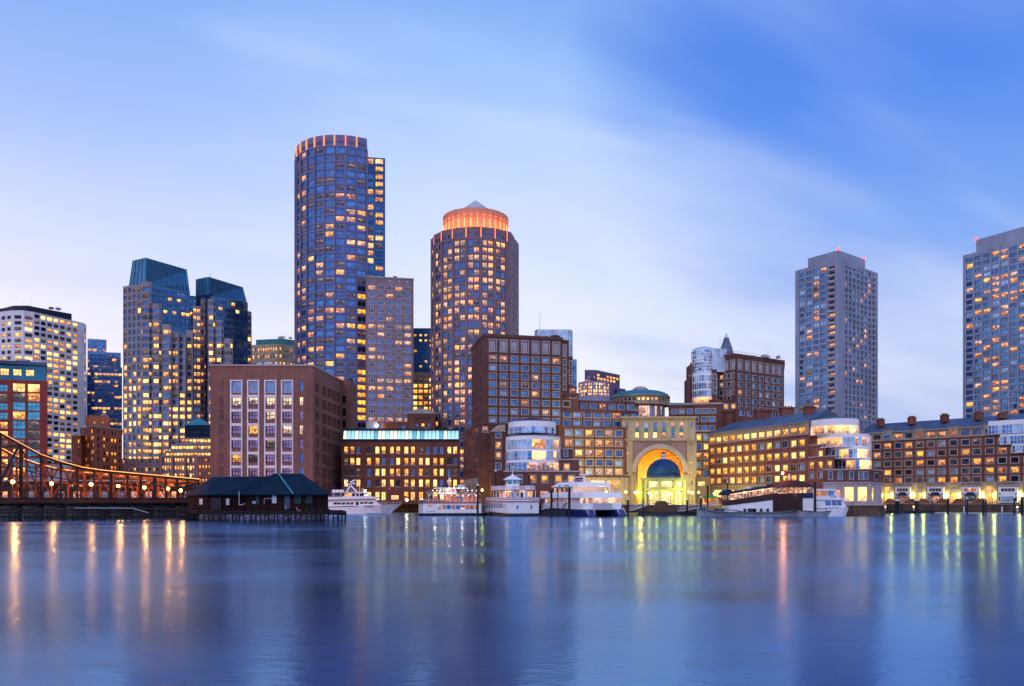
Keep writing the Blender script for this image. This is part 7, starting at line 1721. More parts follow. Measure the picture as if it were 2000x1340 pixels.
def restaurant_barge():
    D = 238.; s = D / F; k6 = 6.667; X = lambda zx: (zx / k6 + 1380 - 1490) * s; Z = lambda zy: (715 / k6 - zy / k6) * s + .02
    e = empty('restaurant_barge', (*P(1490, D), 0), 0, 'long white barge with a sloping lamp-lit dining deck under dark canopies', 'restaurant barge')
    h = MB(); hw = 4.2
    hull(h, [(X(-125), 0, .3, .05, Z(605)), (X(-40), 0, 2.6, 1.5, Z(622)), (X(80), 0, hw, hw * .8, Z(650)), (X(600), 0, hw, hw * .92, Z(660)), (X(900), 0, hw, hw * .92, Z(655)), (X(1180), 0, hw * .9, hw * .7, Z(625))]); h.build('hull', M['greyb'], e)
    g = MB(); g.tube([(X(-120), -.4, Z(618)), (X(-40), -2.7, Z(634)), (X(80), -hw - .05, Z(662)), (X(600), -hw - .08, Z(672)), (X(900), -hw - .05, Z(668)), (X(1180), -hw * .9 - .05, Z(640))], .09); g.build('rubbing_strake', M['steel'], e)
    w = MB(); xprism(w, [(X(240), Z(655)), (X(815), Z(655)), (X(815), Z(500)), (X(245), Z(572))], -3.6, 3.6); w.build('white_side', M['paint'], e)
    b = MB(); xprism(b, [(X(240), Z(572)), (X(815), Z(500)), (X(815), Z(418)), (X(245), Z(510))], -3.75, 3.75); b.build('dark_band', M['canvas'], e)
    b = MB(); xprism(b, [(X(812), Z(665)), (X(1190), Z(640)), (X(1190), Z(412)), (X(812), Z(418))], -3.9, 3.9); b.build('black_screen', M['canvas'], e)
    b = MB(); xprism(b, [(X(1190), Z(478)), (X(1328), Z(478)), (X(1328), Z(412)), (X(1190), Z(412))], -3.85, 3.9); b.build('navy_band', M['canvasb'], e)
    b = MB(); xprism(b, [(X(1190), Z(640)), (X(1328), Z(640)), (X(1328), Z(478)), (X(1190), Z(478))], -3.7, 3.7); b.build('white_end', M['paint'], e)
    # lit dining strip
    n = 13
    for k in range(n):
        x0, x1 = 262 + (812 - 262) * k / n, 262 + (812 - 262) * (k + 1) / n
        f = lambda x, a, b_: a + (b_ - a) * (x - 262) / 550
        g = MB(); xprism(g, [(X(x0 + 4), Z(f(x0, 505, 420))), (X(x1 - 2), Z(f(x1, 505, 420))), (X(x1 - 2), Z(f(x1, 430, 345))), (X(x0 + 4), Z(f(x0, 430, 345)))], -3.5, -3.45); g.uv = [None] * 6; g.build('lit_bay', G['dine'], e)
        g = MB(); g.bar((X(x0), -3.62, Z(f(x0, 508, 422))), (X(x0), -3.62, Z(f(x0, 425, 340))), .05, 0, 5); g.build('canopy_post', M['paint'], e)
    for k in range(8):
        x0, x1 = 815 + 62.5 * k, 815 + 62.5 * (k + 1) - 5
        key = 'steel' if k == 5 and False else 'dine'
        g = MB(); xprism(g, [(X(x0), Z(412)), (X(x1), Z(412)), (X(x1), Z(338)), (X(x0), Z(338))], -3.8, -3.75); g.uv = [None] * 6; g.build('lit_bay', G['dine' if k != 7 else 'pl'], e)
        g = MB(); g.bar((X(x0), -3.86, Z(412)), (X(x0), -3.86, Z(335)), .06, 0, 5); g.build('canopy_post', M['steel'], e)
    inn = MB(); inn.box((X(790), 0, Z(412)), (X(1320) - X(262), 6.6, .2)); 
    # canopies
    c = MB(); f2 = [(X(265), Z(425)), (X(812), Z(345)), (X(812), Z(318)), (X(700), Z(328)), (X(300), Z(402)), (X(268), Z(412))]; xprism(c, f2, -3.9, 3.9); c.build('sloping_canopy', M['canvasb'], e)
    c = MB(); n = 10
    arc = [(X(812) + (X(1330) - X(812)) * k / n, Z(335) + (Z(248) - Z(335)) * math.sin(math.pi * min(1, (k + .6) / (n + 1.2))) ** .6) for k in range(n + 1)]
    base = [(X(806), Z(337)), (X(1335), Z(330))]
    mid = -0.0
    for (a, za), (b_, zb_) in zip(arc, arc[1:]):
        c.face([(a, -4.1, Z(336)), (b_, -4.1, Z(333)), (b_, -2.6, zb_), (a, -2.6, za)]); c.face([(a, -2.6, za), (b_, -2.6, zb_), (b_, 2.6, zb_), (a, 2.6, za)]); c.face([(a, 2.6, za), (b_, 2.6, zb_), (b_, 4.1, Z(333)), (a, 4.1, Z(336))])
    for (a, za), sg in ((arc[0], -1), (arc[-1], 1)): c.face([(a, -4.1, Z(335)), (a, 4.1, Z(335)), (a, 2.6, za), (a, -2.6, za)])
    xprism(c, [(X(806), Z(345)), (X(1330), Z(340)), (X(1330), Z(331)), (X(806), Z(336))], -4.15, 4.15); c.build('arched_canopy', M['canvas'], e)
    c = MB(); arc = [(X(180) + (X(350) - X(180)) * k / 8, Z(435) + (Z(366) - Z(435)) * math.sin(math.pi * (k + .7) / 9.4)) for k in range(9)]
    xprism(c, [(X(178), Z(443))] + arc[::1] + [(X(352), Z(443))], -2.2, 2.2); c.build('entrance_canopy', M['canvasb'], e)
    for x in (190, 260, 340): g = MB(); g.bar((X(x), -2.1, Z(560 - x * .2)), (X(x), -2.1, Z(440)), .06); g.build('canopy_post', M['paint'], e)
    fg = MB(); fg.face([(X(112), -2.6, Z(470)), (X(205), -2.6, Z(500)), (X(165), -2.6, Z(543)), (X(130), -2.6, Z(520))]); fg.face([(X(112), -2.55, Z(470)), (X(130), -2.55, Z(520)), (X(165), -2.55, Z(543)), (X(205), -2.55, Z(500))]); fg.build('red_flag', M['redp'], e)
    g = MB(); g.bar((X(208), -2.6, Z(640)), (X(208), -2.6, Z(455)), .06); g.build('flagpole', M['steel'], e)
    for x, w_ in ((435, 26), (490, 100), (560, 28), (645, 26), (728, 26)): g = MB(); g.box((X(x + w_ / 2), -3.9, Z(660)), (w_ / k6 * s, .6, Z(612) - Z(660))); g.build('fender', M['blackp'], e)
    g = MB(); g.beam((X(80), -3.5, Z(605)), (X(420), -3.7, Z(655)), .12, .16); g.beam((X(210), -3.5, Z(600)), (X(420), -3.7, Z(648)), .08, .1); g.build('gangway_beam', M['steel'], e)
    g = MB(); g.box((X(125), -3, Z(655)), (X(190) - X(60), 1.4, Z(608) - Z(655))); g.build('mooring_winch', M['blackp'], e)
    rail(e, [(X(-30), -2.4, Z(625)), (X(80), -3.9, Z(650)), (X(240), -3.9, Z(655))], 1.3, 'paintg', .7, bars=3)
    # masts
    for x, y0, y1, mk in ((430, 380, 20, 'orangew'), (975, 250, -10, 'steel')):
        g = MB(); g.bar((X(x), 0, Z(y0)), (X(x), 0, Z(y1)), .07, 0, 6, .03); g.beam((X(x - 70), 0, Z(y1 + 40)), (X(x + 60), 0, Z(y1 + 40)), .06, .08); g.build('mast', M[mk], e)
    g = MB()
    for a, b_ in (((402, 170), (402, 240)), ((458, 170), (458, 240)), ((402, 170), (458, 170)), ((402, 205), (458, 205)), ((390, 242), (470, 242))): g.bar((X(a[0] * .5 + 215), 0, Z(a[1])), (X(b_[0] * .5 + 215), 0, Z(b_[1])), .05)
    g.build('lantern_frame', M['orangew'], e)
    for x in (618, 686):
        g = MB(); g.lathe((X(x), 0), [(.12, Z(330)), (.2, Z(315)), (.45, Z(288))], 8); g.build('trumpet_horn', M['paintg'], e)
    g = MB(); g.box((X(545), 0, Z(355)), (1.3, .6, .5)); g.bar((X(525), 0, Z(345)), (X(520), 0, Z(318)), .06); g.build('deck_gear', M['paint'], e)
    g = MB(); g.beam((X(1076), 0, Z(250)), (X(1076), 0, Z(165)), .12, .3); g.beam((X(1060), 0, Z(215)), (X(1118), 0, Z(215)), .1, .1); g.build('white_cross_mast', M['paint'], e)
    # script mark on the dark screen
    g = MB()
    for ox in (1085, 1112):
        pts = [(X(ox + 12 * math.cos(t)), -3.95, Z(432 - 16 * math.sin(t))) for t in [R(40 + 28 * i) for i in range(11)]]; g.tube(pts, .035, 0, 4)
    g.beam((X(1090), -3.95, Z(470)), (X(1122), -3.95, Z(470)), .03, .05); g.build('script_mark', M['paintg'], e)
    bulb(e, (X(975), -1, Z(155)), .34, 'lampo', 'masthead_lamp'); plight(e, (X(975), -1.6, Z(155)), 1500, (1, .22, .07))
    bulb(e, (X(440), -3.8, Z(405)), .22, 'lampo'); bulb(e, (X(680), -3.8, Z(378)), .28, 'lampo')
    for k in range(26):
        x = 275 + k * 21; bulb(e, (X(x), -3.7, Z(432 - (x - 262) * .155)), .07)
    for x, y in ((340, 440), (500, 415), (680, 390), (900, 360), (1060, 360), (1250, 360)): plight(e, (X(x), -4.3, Z(y)), 26, (1, .55, .28), .1)
G['dine'] = litg('lit dining deck', (1, .68, .42), (.7, .25, .10), 1.7, .3, 1.6)
restaurant_barge()
def small_boats():
    D = 240.; s = D / F; k6 = 6.667; X = lambda zx: (zx / k6 + 1380 - 1620) * s; Z = lambda zy: (718 - zy) / k6 * s
    e = empty('cabin_cruiser', (*P(1620, D), 0), 0, 'white cabin cruiser with an open top deck at the right end of the barge', 'cabin cruiser')
    h = MB(); hull(h, [(X(1330), 0, 2.2, 2.0, Z(630)), (X(1600), 0, 2.4, 2.1, Z(612)), (X(1760), 0, 2.0, 1.6, Z(600)), (X(1832), 0, 1.2, .7, Z(590))]); h.v = [(x - (.9 if z < 0 and x > X(1750) else 0), y, z) for x, y, z in h.v]; h.build('hull', M['paint'], e)
    g = MB(); g.beam((X(1500), -2.45, Z(612)), (X(1830), -1.4, Z(596)), .1, .2); g.build('blue_band', M['bluest'], e)
    c = MB(); xprism(c, [(X(1400), Z(615)), (X(1790), Z(598)), (X(1740), Z(505)), (X(1400), Z(505))], -1.9, 1.9); c.build('cabin', M['paint'], e)
    for a, b in ((1520, 1590), (1605, 1660), (1670, 1725)): pane(e, X(a), X(b), Z(575), Z(512), -1.92, 'dark' if a != 1520 else 'blue', shear=-.25)
    c = MB(); xprism(c, [(X(1330), Z(505)), (X(1800), Z(505)), (X(1795), Z(483)), (X(1330), Z(483))], -2.3, 2.3); c.build('upper_deck', M['paint'], e)
    c = MB(); xprism(c, [(X(1340), Z(483)), (X(1690), Z(483)), (X(1650), Z(385)), (X(1345), Z(385))], -1.7, 1.7); c.build('wheelhouse', M['paint'], e)
    for a, b, key in ((1375, 1440, 'gold'), (1450, 1540, 'lit'), (1555, 1630, 'dark')): pane(e, X(a), X(b), Z(450), Z(395), -1.73, key)
    c = MB(); xprism(c, [(X(1330), Z(385)), (X(1680), Z(385)), (X(1640), Z(364)), (X(1340), Z(362))], -2.0, 2.0); c.build('roof', M['paint'], e)
    rail(e, [(X(1440), -2.2, Z(483)), (X(1790), -2.0, Z(483))], 1.0, bars=3, n=.5)
    for k in range(5): g = MB(); g.box((X(1580 + 18 * k), -2.1, Z(470)), (.25, .05, .25)); g.build('name_panel', M['bluest'], e)
    g = MB(); g.lathe((0, 0), [(.45, -.1), (.6, -.1), (.6, .1), (.45, .1), (.45, -.1)], 14); g.v = [(X(1368) + x, -2.0 + z, Z(590) + y) for x, y, z in g.v]; g.build('lifebuoy', M['paintg'], e)
    D = 229.; s = D / F; X = lambda zx: (zx / k6 + 1380 - 1588) * s; Z = lambda zy: (725 - zy) / k6 * s
    e = empty('work_boat', (*P(1588, D), 0), 0, 'small grey open workboat lying in front of the white cabin cruiser', 'workboat')
    h = MB(); hull(h, [(X(1195), 0, 1.1, .9, Z(640)), (X(1300), 0, 1.4, 1.1, Z(655)), (X(1500), 0, 1.3, 1.0, Z(655)), (X(1625), 0, .1, .05, Z(640))]); h.v = [(x - (1.4 if z < 0 and x > X(1600) else 0), y, z) for x, y, z in h.v]; h.build('hull', M['greyb'], e)
    g = MB(); g.tube([(X(1195), -1.15, Z(640)), (X(1300), -1.45, Z(655)), (X(1500), -1.35, Z(655)), (X(1625), -.1, Z(640))], .06); g.build('gunwale', M['steel'], e)
    for x in (1545, 1548): g = MB(); g.bar((X(x), -.6, Z(660)), (X(x), -.6, Z(610)), .07); g.build('bollard', M['steel'], e)
    g = MB(); g.tube([(X(1190), 0, Z(520)), (X(1240), -1, Z(610)), (X(1330), -1.3, Z(660)), (X(1400), -1.2, Z(650)), (X(1440), -.8, Z(560))], .035, 0, 4); g.build('mooring_rope', M['steel'], e)
    # yellow skiff and little white boat by the archway
    D = 251.; s = D / F; e = empty('skiff', (*P(1236, D), 0), 0, 'small yellow skiff tied up between the catamaran and the black dock', 'skiff')
    h = MB(); hull(h, [(-2.1, 0, .8, .7, .75), (0, 0, .9, .7, .7), (1.4, 0, .6, .3, .85), (2.1, 0, .05, .02, 1.1)], 0, 1); h.build('hull', [M['yell'], M['steel']], e); g = MB(); g.tube([(-2.1, -.8, .78), (0, -.9, .73), (1.4, -.6, .88), (2.1, 0, 1.13)], .05); g.build('gunwale', M['paint'], e)
    for x in (-1, .3): g = MB(); g.box((x, 0, .6), (.3, 1.4, .08)); g.build('thwart', M['wood'], e)
    e = empty('open_boat', (*P(1376, 246), 0), 0, 'small open white boat between the black dock end and the barge bow', 'small boat')
    h = MB(); hull(h, [(-2.0, 0, .1, .05, 2.4), (-1.2, 0, .9, .6, 1.9), (1.5, 0, 1.0, .8, 1.6), (2.4, 0, .9, .8, 1.6)], 0, 1); h.build('hull', [M['paint'], M['steel']], e); g = MB(); g.box((.8, 0, 1.6), (.9, .8, .9)); g.build('console', M['yell'], e)
small_boats()
# ---------------------------------------------------------------- docks and pilings
def dock(x0, x1, D, label, h=.65, w=3.0, mt='blackp', D1=None):
    e = empty('floating_dock', (*P(x0, D), 0), 0, label, 'floating dock'); o = Vector((*P(x0, D), 0)); a, b = P(x0, D), P(x1, D1 or D)
    g = MB(); g.beam((a.x, a.y + w / 2, h / 2), (b.x, b.y + w / 2, h / 2), w, h); g.build('float', M[mt], e, o)
    g = MB(); g.beam((a.x, a.y + w / 2, h + .05), (b.x, b.y + w / 2, h + .05), w + .1, .09); g.build('walking_deck', M['wood'], e, o); return e
dock(856, 905, 262, 'low dark floating dock right of the yacht bow', .5)
dock(1160, 1248, 252, 'black floating dock beside the catamaran ferry', 1.3, 2)
dock(1058, 1132, 243, 'black floating dock with gangway in front of the catamaran', 1.9, 2.5)
dock(1247, 1377, 250, 'long black floating dock in front of the domed pavilion', 1.1, 4)
dock(1655, 1828, 283, 'dark floating dock in front of the brown quay wall', .9, 3, 'blackp', 290)
dock(1826, 2080, 290, 'low pale edged floating dock at the far right', .4, 2, 'paintg', 272)
def piling(x, ytop, D, r, label, cap=False, group='mooring pilings along the docks'):
    e = empty('mooring_piling', (*P(x, D), 0), 0, label, 'piling', group); g = MB(); g.bar((0, 0, -1.5), (0, 0, ZT(ytop, D)), r, 0, 10); g.build('pile', M['pile'], e)
    if cap: g = MB(); zt = ZT(ytop, D); g.lathe((0, 0), [(r * 1.2, zt - .1), (r * 1.2, zt + .15), (0, zt + .55)], 10); g.build('white_cap', M['paint'], e)
for x, y, D, r, lb, cp in ((933, 948, 243, .32, 'black piling between the two ferries', 1), (1077, 958, 235, .34, 'left tall black piling in front of the catamaran', 0), (1089.5, 958, 236, .16, 'thin pole between the two black pilings by the catamaran', 0), (1112, 952, 234, .38, 'tallest black piling in front of the catamaran', 0),
    (1005.5, 932, 262, .25, 'dark piling behind the ferry pilothouse', 0), (1034, 928, 258, .25, 'dark piling behind the ferry sun deck', 0), (968, 920, 262, .25, 'thin dark piling left of the ferry canopy', 1), (1226.5, 976, 250, .3, 'short black piling with pale cap right of the catamaran', 1), (1256, 975, 249, .22, 'thin piling at the left end of the pavilion dock', 0),
    (1342, 976, 248, .3, 'piling in front of the right side of the domed pavilion', 1), (1382, 948, 240, .26, 'tall black piling at the bow of the barge', 0), (1420.5, 942, 250, .2, 'black piling behind the entrance canopy of the barge', 1), (1592, 941, 231, .35, 'tallest black piling at the stern of the barge beside the cruiser', 0), (1369, 972, 252, .3, 'stubby piling between the pavilion and the barge', 1),
    (1674.5, 978, 282, .2, 'black piling at the left end of the brown quay dock', 0), (1697, 976, 284, .36, 'left piling of the first pair by the colonnade', 1), (1702, 976, 284, .36, 'right piling of the first pair by the colonnade', 1), (1750.5, 978, 285, .36, 'left piling of the pair below the first white shopfront', 1), (1755, 978, 285, .36, 'right piling of the pair below the first white shopfront', 1),
    (1789, 978, 286, .38, 'piling right of the first white shopfront, at the stair', 1), (1793.5, 978, 287, .3, 'thinner piling touching the one right of the first white shopfront', 1), (1821, 977, 285, .2, 'thin piling below the second white shopfront', 1), (1851.5, 974, 283, .42, 'thick piling right of the second white shopfront', 1), (1889.5, 974, 281, .26, 'thin piling below the third white shopfront', 1),
    (1920.5, 974, 280, .4, 'thick piling right of the third white shopfront', 1), (1925.5, 975, 281, .24, 'thin piling beside the thick one right of the third white shopfront', 1), (1981, 972, 278, .3, 'piling below the fourth white shopfront', 1), (1996, 971, 277, .42, 'thick piling at the right edge', 1)):
    piling(x, y, D, r, lb, bool(cp))
M['lampo2'] = emat('small orange lamp', (1, .5, .2), 8)
for i, (x, D) in enumerate(((1729, 287), (1784.5, 289), (1882.5, 283), (1957, 280), (1987, 279))):
    lb = ('leftmost', 'second', 'third', 'fourth', 'rightmost')[i]
    e = empty('dock_pedestal', (*P(x, D), .5), 0, f'small white power pedestal on the quay dock, {lb} of the five', 'power pedestal', 'white pedestals along the right dock'); g = MB(); g.box((0, 0, 0), (.35, .35, 1.7)); g.build('column', M['paint'], e); g = MB(); g.box((0, 0, 1.7), (.4, .4, .35)); g.build('light_head', M['lampo2'] if i in (0, 1, 4) else M['paint'], e)


def gangways():
    D = 256.
    for x0, x1, z0, z1, DD, lb in ((1058, 1110, 2.0, 4.2, 241.5, 'white railed gangway sloping up beside the catamaran'), (1325, 1400, 1.2, 3.2, 257, 'long pale lattice gangway right of the domed pavilion'), (1228, 1262, 1.2, 3.0, 257, 'short white gangway left of the domed pavilion'), (1655, 1676, 1.2, 3.2, 272, 'dark sloping gangway below the brick podium')):
        e = empty('gangway', (*P(x0, DD), 0), 0, lb, 'gangway'); o = Vector((*P(x0, DD), 0)); a, b = P(x0, DD), P(x1, DD + 2); mk = 'paintg' if x0 < 1600 else 'steel'
        g = MB(); g.beam((*a, z0), (*b, z1), 1.4, .14); g.build('walkway', M[mk], e, o)
        for k in (-.7, .7):
            g = MB(); n = 14; P0, P1 = Vector((a.x, a.y + k, z0)), Vector((b.x, b.y + k, z1)); up = Vector((0, 0, 1.2))
            g.bar(P0 + up, P1 + up, .05, 0, 4)
            for i in range(n + 1):
                q = P0 + (P1 - P0) * i / n; g.bar(q, q + up, .04, 0, 4)
                if i < n: r = P0 + (P1 - P0) * (i + 1) / n; g.bar(q, r + up, .03, 0, 4)
            g.build('lattice_rail', M[mk], e, o)
gangways()
def pavilion():
    D = 272.; c = P(1296, D + 7); T = Thing('domed_pavilion', (c.x, c.y, GZ), 'octagonal glazed pavilion with dark blue dome and white lantern before the archway', 'pavilion', 'gstone', seed=99)
    s = (D + 7) / F; n = 8; off = R(22.5)
    ring = lambda r: [Vector((c.x + r * math.cos(off + 2 * math.pi * k / n), c.y + r * math.sin(off + 2 * math.pi * k / n))) for k in range(n)]
    z = lambda y: ZT(y, D); r1 = 40.5 * s; r0 = 38 * s
    pts = ring(r0); 
    g = MB(); q = ring(r0 - .8); g.prism([tuple(p) for p in q], GZ, z(940)); T.part(g, 'core', M['stone'])
    for k in range(n):
        a, b = pts[k], pts[(k + 1) % n]; m_ = (a + b) / 2
        if m_.y > c.y + 1: continue
        if a.x > b.x: a, b = b, a
        u = (b - a).normalized(); nr = Vector((u.y, -u.x)); ang = math.atan2(u.y, u.x); Lw = (b - a).length
        for z0, z1, key, nmv in ((z(986), z(961), 'pink', 'glazed_door'), (z(951.5), z(939.5), 'pl', 'upper_window')):
            mb = window_mb(Style(nv=4, nh=2 if nmv == 'upper_window' else 4, fw=.18, fm='wframe', depth=.1, bar=.12), Lw * .70, z1 - z0, 'x', 'x')
            o = mb.build(nmv, [G[key], M['wframe'], M['wframe'], M['wframe']], T.o); o.location = Vector((m_.x - nr.x * .1, m_.y - nr.y * .1, z0)) - T.loc; o.rotation_euler = (0, 0, ang)
    for p in ring(r1):
        g = MB(); g.lathe(p, [(.75, GZ), (.7, GZ + .6), (.5, GZ + .7), (.46, z(958)), (.62, z(957))], 12); T.part(g, 'column', M['gstone'])
        g = MB(); g.box((p.x, p.y, z(954)), (.9, .9, z(937) - z(954))); T.part(g, 'corner_pier', M['gstone'])
    def band(r, y0, y1, nm, mk='gstone'): g = MB(); g.prism([tuple(p) for p in ring(r)], z(y0), z(y1)); T.part(g, nm, M[mk])
    band(r1 + .5, 957.5, 954.5, 'lower_cornice'); band(r1 + .1, 954.5, 952.6, 'lower_frieze'); band(r1 + .3, 938.8, 935.5, 'entablature'); band(r1 + 1.0, 935.5, 932.8, 'eave_cornice', 'lead'); band(r1 - 1.2, 932.8, 927.5, 'drum', 'lead')
    dm = MB(); rd = 32.5 * s; z0, z1 = z(927.5), z(894); dm.lathe(c, [(rd * math.cos(t), z0 + (z1 - z0) * math.sin(t)) for t in [math.pi / 2 * k / 12 for k in range(13)]], 40); T.part(dm, 'dome', M['copperd'], smooth=True)
    sm = MB()
    for k in range(40):
        a = 2 * math.pi * k / 40; sm.tube([(c.x + (rd + .02) * math.cos(t) * math.cos(a), c.y + (rd + .02) * math.cos(t) * math.sin(a), z0 + (z1 - z0) * math.sin(t)) for t in [math.pi / 2 * j / 8 for j in range(8)]], .06, 0, 3)
    T.part(sm, 'dome_seam', M['copperd'])
    ln = MB(); ln.lathe(c, [(.95, z(895.5)), (.95, z(893.5)), (.75, z(893)), (.75, z(885.5)), (.95, z(885))], 12); T.part(ln, 'lantern', M['paint'])
    ln = MB(); ln.lathe(c, [(.85, z(885)), (.75, z(882.5)), (.4, z(880.5)), (.08, z(880)), (.05, z(877))], 12); T.part(ln, 'lantern_cap', M['copperd'])
    for k in range(8):
        a = 2 * math.pi * k / 8; g = MB(); g.box((c.x + .78 * math.cos(a), c.y + .78 * math.sin(a), z(892)), (.12, .28, z(886.5) - z(892)), 0, a); T.part(g, 'lantern_window', G['pink'])
    plight(T.o, (0, -4, 9), 0.1, (1, .7, .4)); T.finish()
    # covered kiosk box on the dock
    e = empty('ticket_kiosk', (*P(1293, 250), 1.2), 0, 'brown rounded kiosk on the black dock in front of the domed pavilion', 'kiosk')
    k = MB(); w, h = 1.75, 2.6; arc = [(w * math.cos(math.pi * i / 8), h + .7 * math.sin(math.pi * i / 8)) for i in range(9)]
    xprism(k, [(-w, 0), (w, 0)] + arc, -.2, 2.6); k.build('cabin', M['kiosk'], e); k = MB(); k.box((w + .02 - .3, 1.2, 0), (.7, 2.6, h + .1)); k.build('navy_side', M['canvasb'], e); k = MB()
    for i in range(5): k.beam((-w, -.22, .4 + .5 * i), (w * .85, -.22, .4 + .5 * i), .03, .04)
    k.build('panel_joint', M['wood'], e)
M['gstone'] = mat('grey green painted stone', (.17, .20, .15), .6, .1, .4); M['lead'] = mat('blue grey lead', (.12, .17, .22), .5); M['kiosk'] = mat('brown plywood', (.14, .09, .05), .8)
pavilion()
def lamps():
    yg = (1, .80, .12)
    L_ = [(1244, 962, 266, 2, 'twin globe lamp left of the domed pavilion'), (1345, 960.5, 266, 1, 'globe lamp close to the right column of the domed pavilion'), (1352, 962.5, 268, 1, 'globe lamp second to the right of the domed pavilion'), (1364.5, 961.5, 268, 1, 'globe lamp beside the green awning'),
          (1222.5, 961, 268, 1, 'globe lamp between the stone base windows and the archway'), (1268, 963.5, 264, 1, 'globe lamp in front of the left glazed door of the pavilion'), (1282.3, 962, 264, 1, 'globe lamp before the left column of the pavilion door'), (1310, 963.5, 264, 1, 'globe lamp before the centre right of the pavilion'), (1325, 962.5, 264, 1, 'globe lamp before the right glazed door of the pavilion'),
          (1184, 961, 268, 1, 'globe lamp in front of the lit stone base by the catamaran'), (1161, 962, 268, 1, 'globe lamp just above the catamaran top rail'), (942, 957, 274, 1, 'globe lamp at the street end behind the red trimmed ferry'), (1395, 964, 286, 1, 'globe lamp right of the green awning by the brick wharf building')]
    for x, y, D, hd, lb in L_:
        lamp('street_lamp', (*P(x, D), GZ), ZT(y, D) - GZ, 'lampy', lb, 'yellow globe lamps on the hotel quay', (7000 if hd == 1 else 5000) * (.22 if 1266 < x < 1330 or x < 950 else .55 if 1240 < x < 1350 else 1.1), yg, .32, 'steel', hd, .55)
    lamp('street_lamp', (*P(761, 322), GZ), ZT(955, 322) - GZ, 'paintg', 'unlit lantern post in front of the brick warehouse', 'lamp posts on the left quay', 0, yg, .3, 'steel')
    lamp('street_lamp', (*P(806, 322), GZ), ZT(955, 322) - GZ, 'paintg', 'second unlit lantern post, right of the lit doorway of the brick warehouse', 'lamp posts on the left quay', 0, yg, .3, 'steel')
    lamp('floodlight', (*P(794.5, 300), 0), ZT(976.5, 300), 'lampw', 'dazzling white floodlight on a post right of the yacht bow', 'quay floodlights', 1500, (1, .72, .4), .42, 'steel', cat='floodlight')
    lamp('floodlight', (*P(738, 333), ZT(838, 337)), 1.2, 'lampw', 'white roof floodlight above the glowing attic', 'quay floodlights', 300, (1, .85, .65), .3, 'steel', cat='floodlight')
    names = ['leftmost', 'second', 'third', 'fourth', 'fifth', 'sixth', 'seventh', 'eighth', 'rightmost']
    A, u = P(1684, 344), (P(1924, 309) - P(1684, 344)).normalized(); nr = Vector((u.y, -u.x))
    for i, x in enumerate((1723.7, 1743.5, 1785.4, 1806.5, 1851.5, 1874, 1921.7, 1944.7, 1995.5)):
        k = (x - 1000) / F; t = (k * A.y - A.x) / (u.x - k * u.y); p = A + u * t + nr * 1.3
        e = empty('wall_lantern', (*p, ZT(966, p.y)), 0, f'yellow wall lantern on the right row of shopfronts, {names[i]} of nine', 'wall lantern', 'wall lanterns on the shopfront pilasters')
        g = MB(); g.beam((0, .8, .1), (0, 0, .3), .06, .06); g.build('bracket', M['steel'], e); g = MB(); g.lathe((0, 0), [(0, -.4), (.28, -.32), (.4, 0), (.28, .32), (0, .4)], 10); g.build('globe', M['lampy'], e); plight(e, (0, .4, -.5), 850, yg)
lamps()
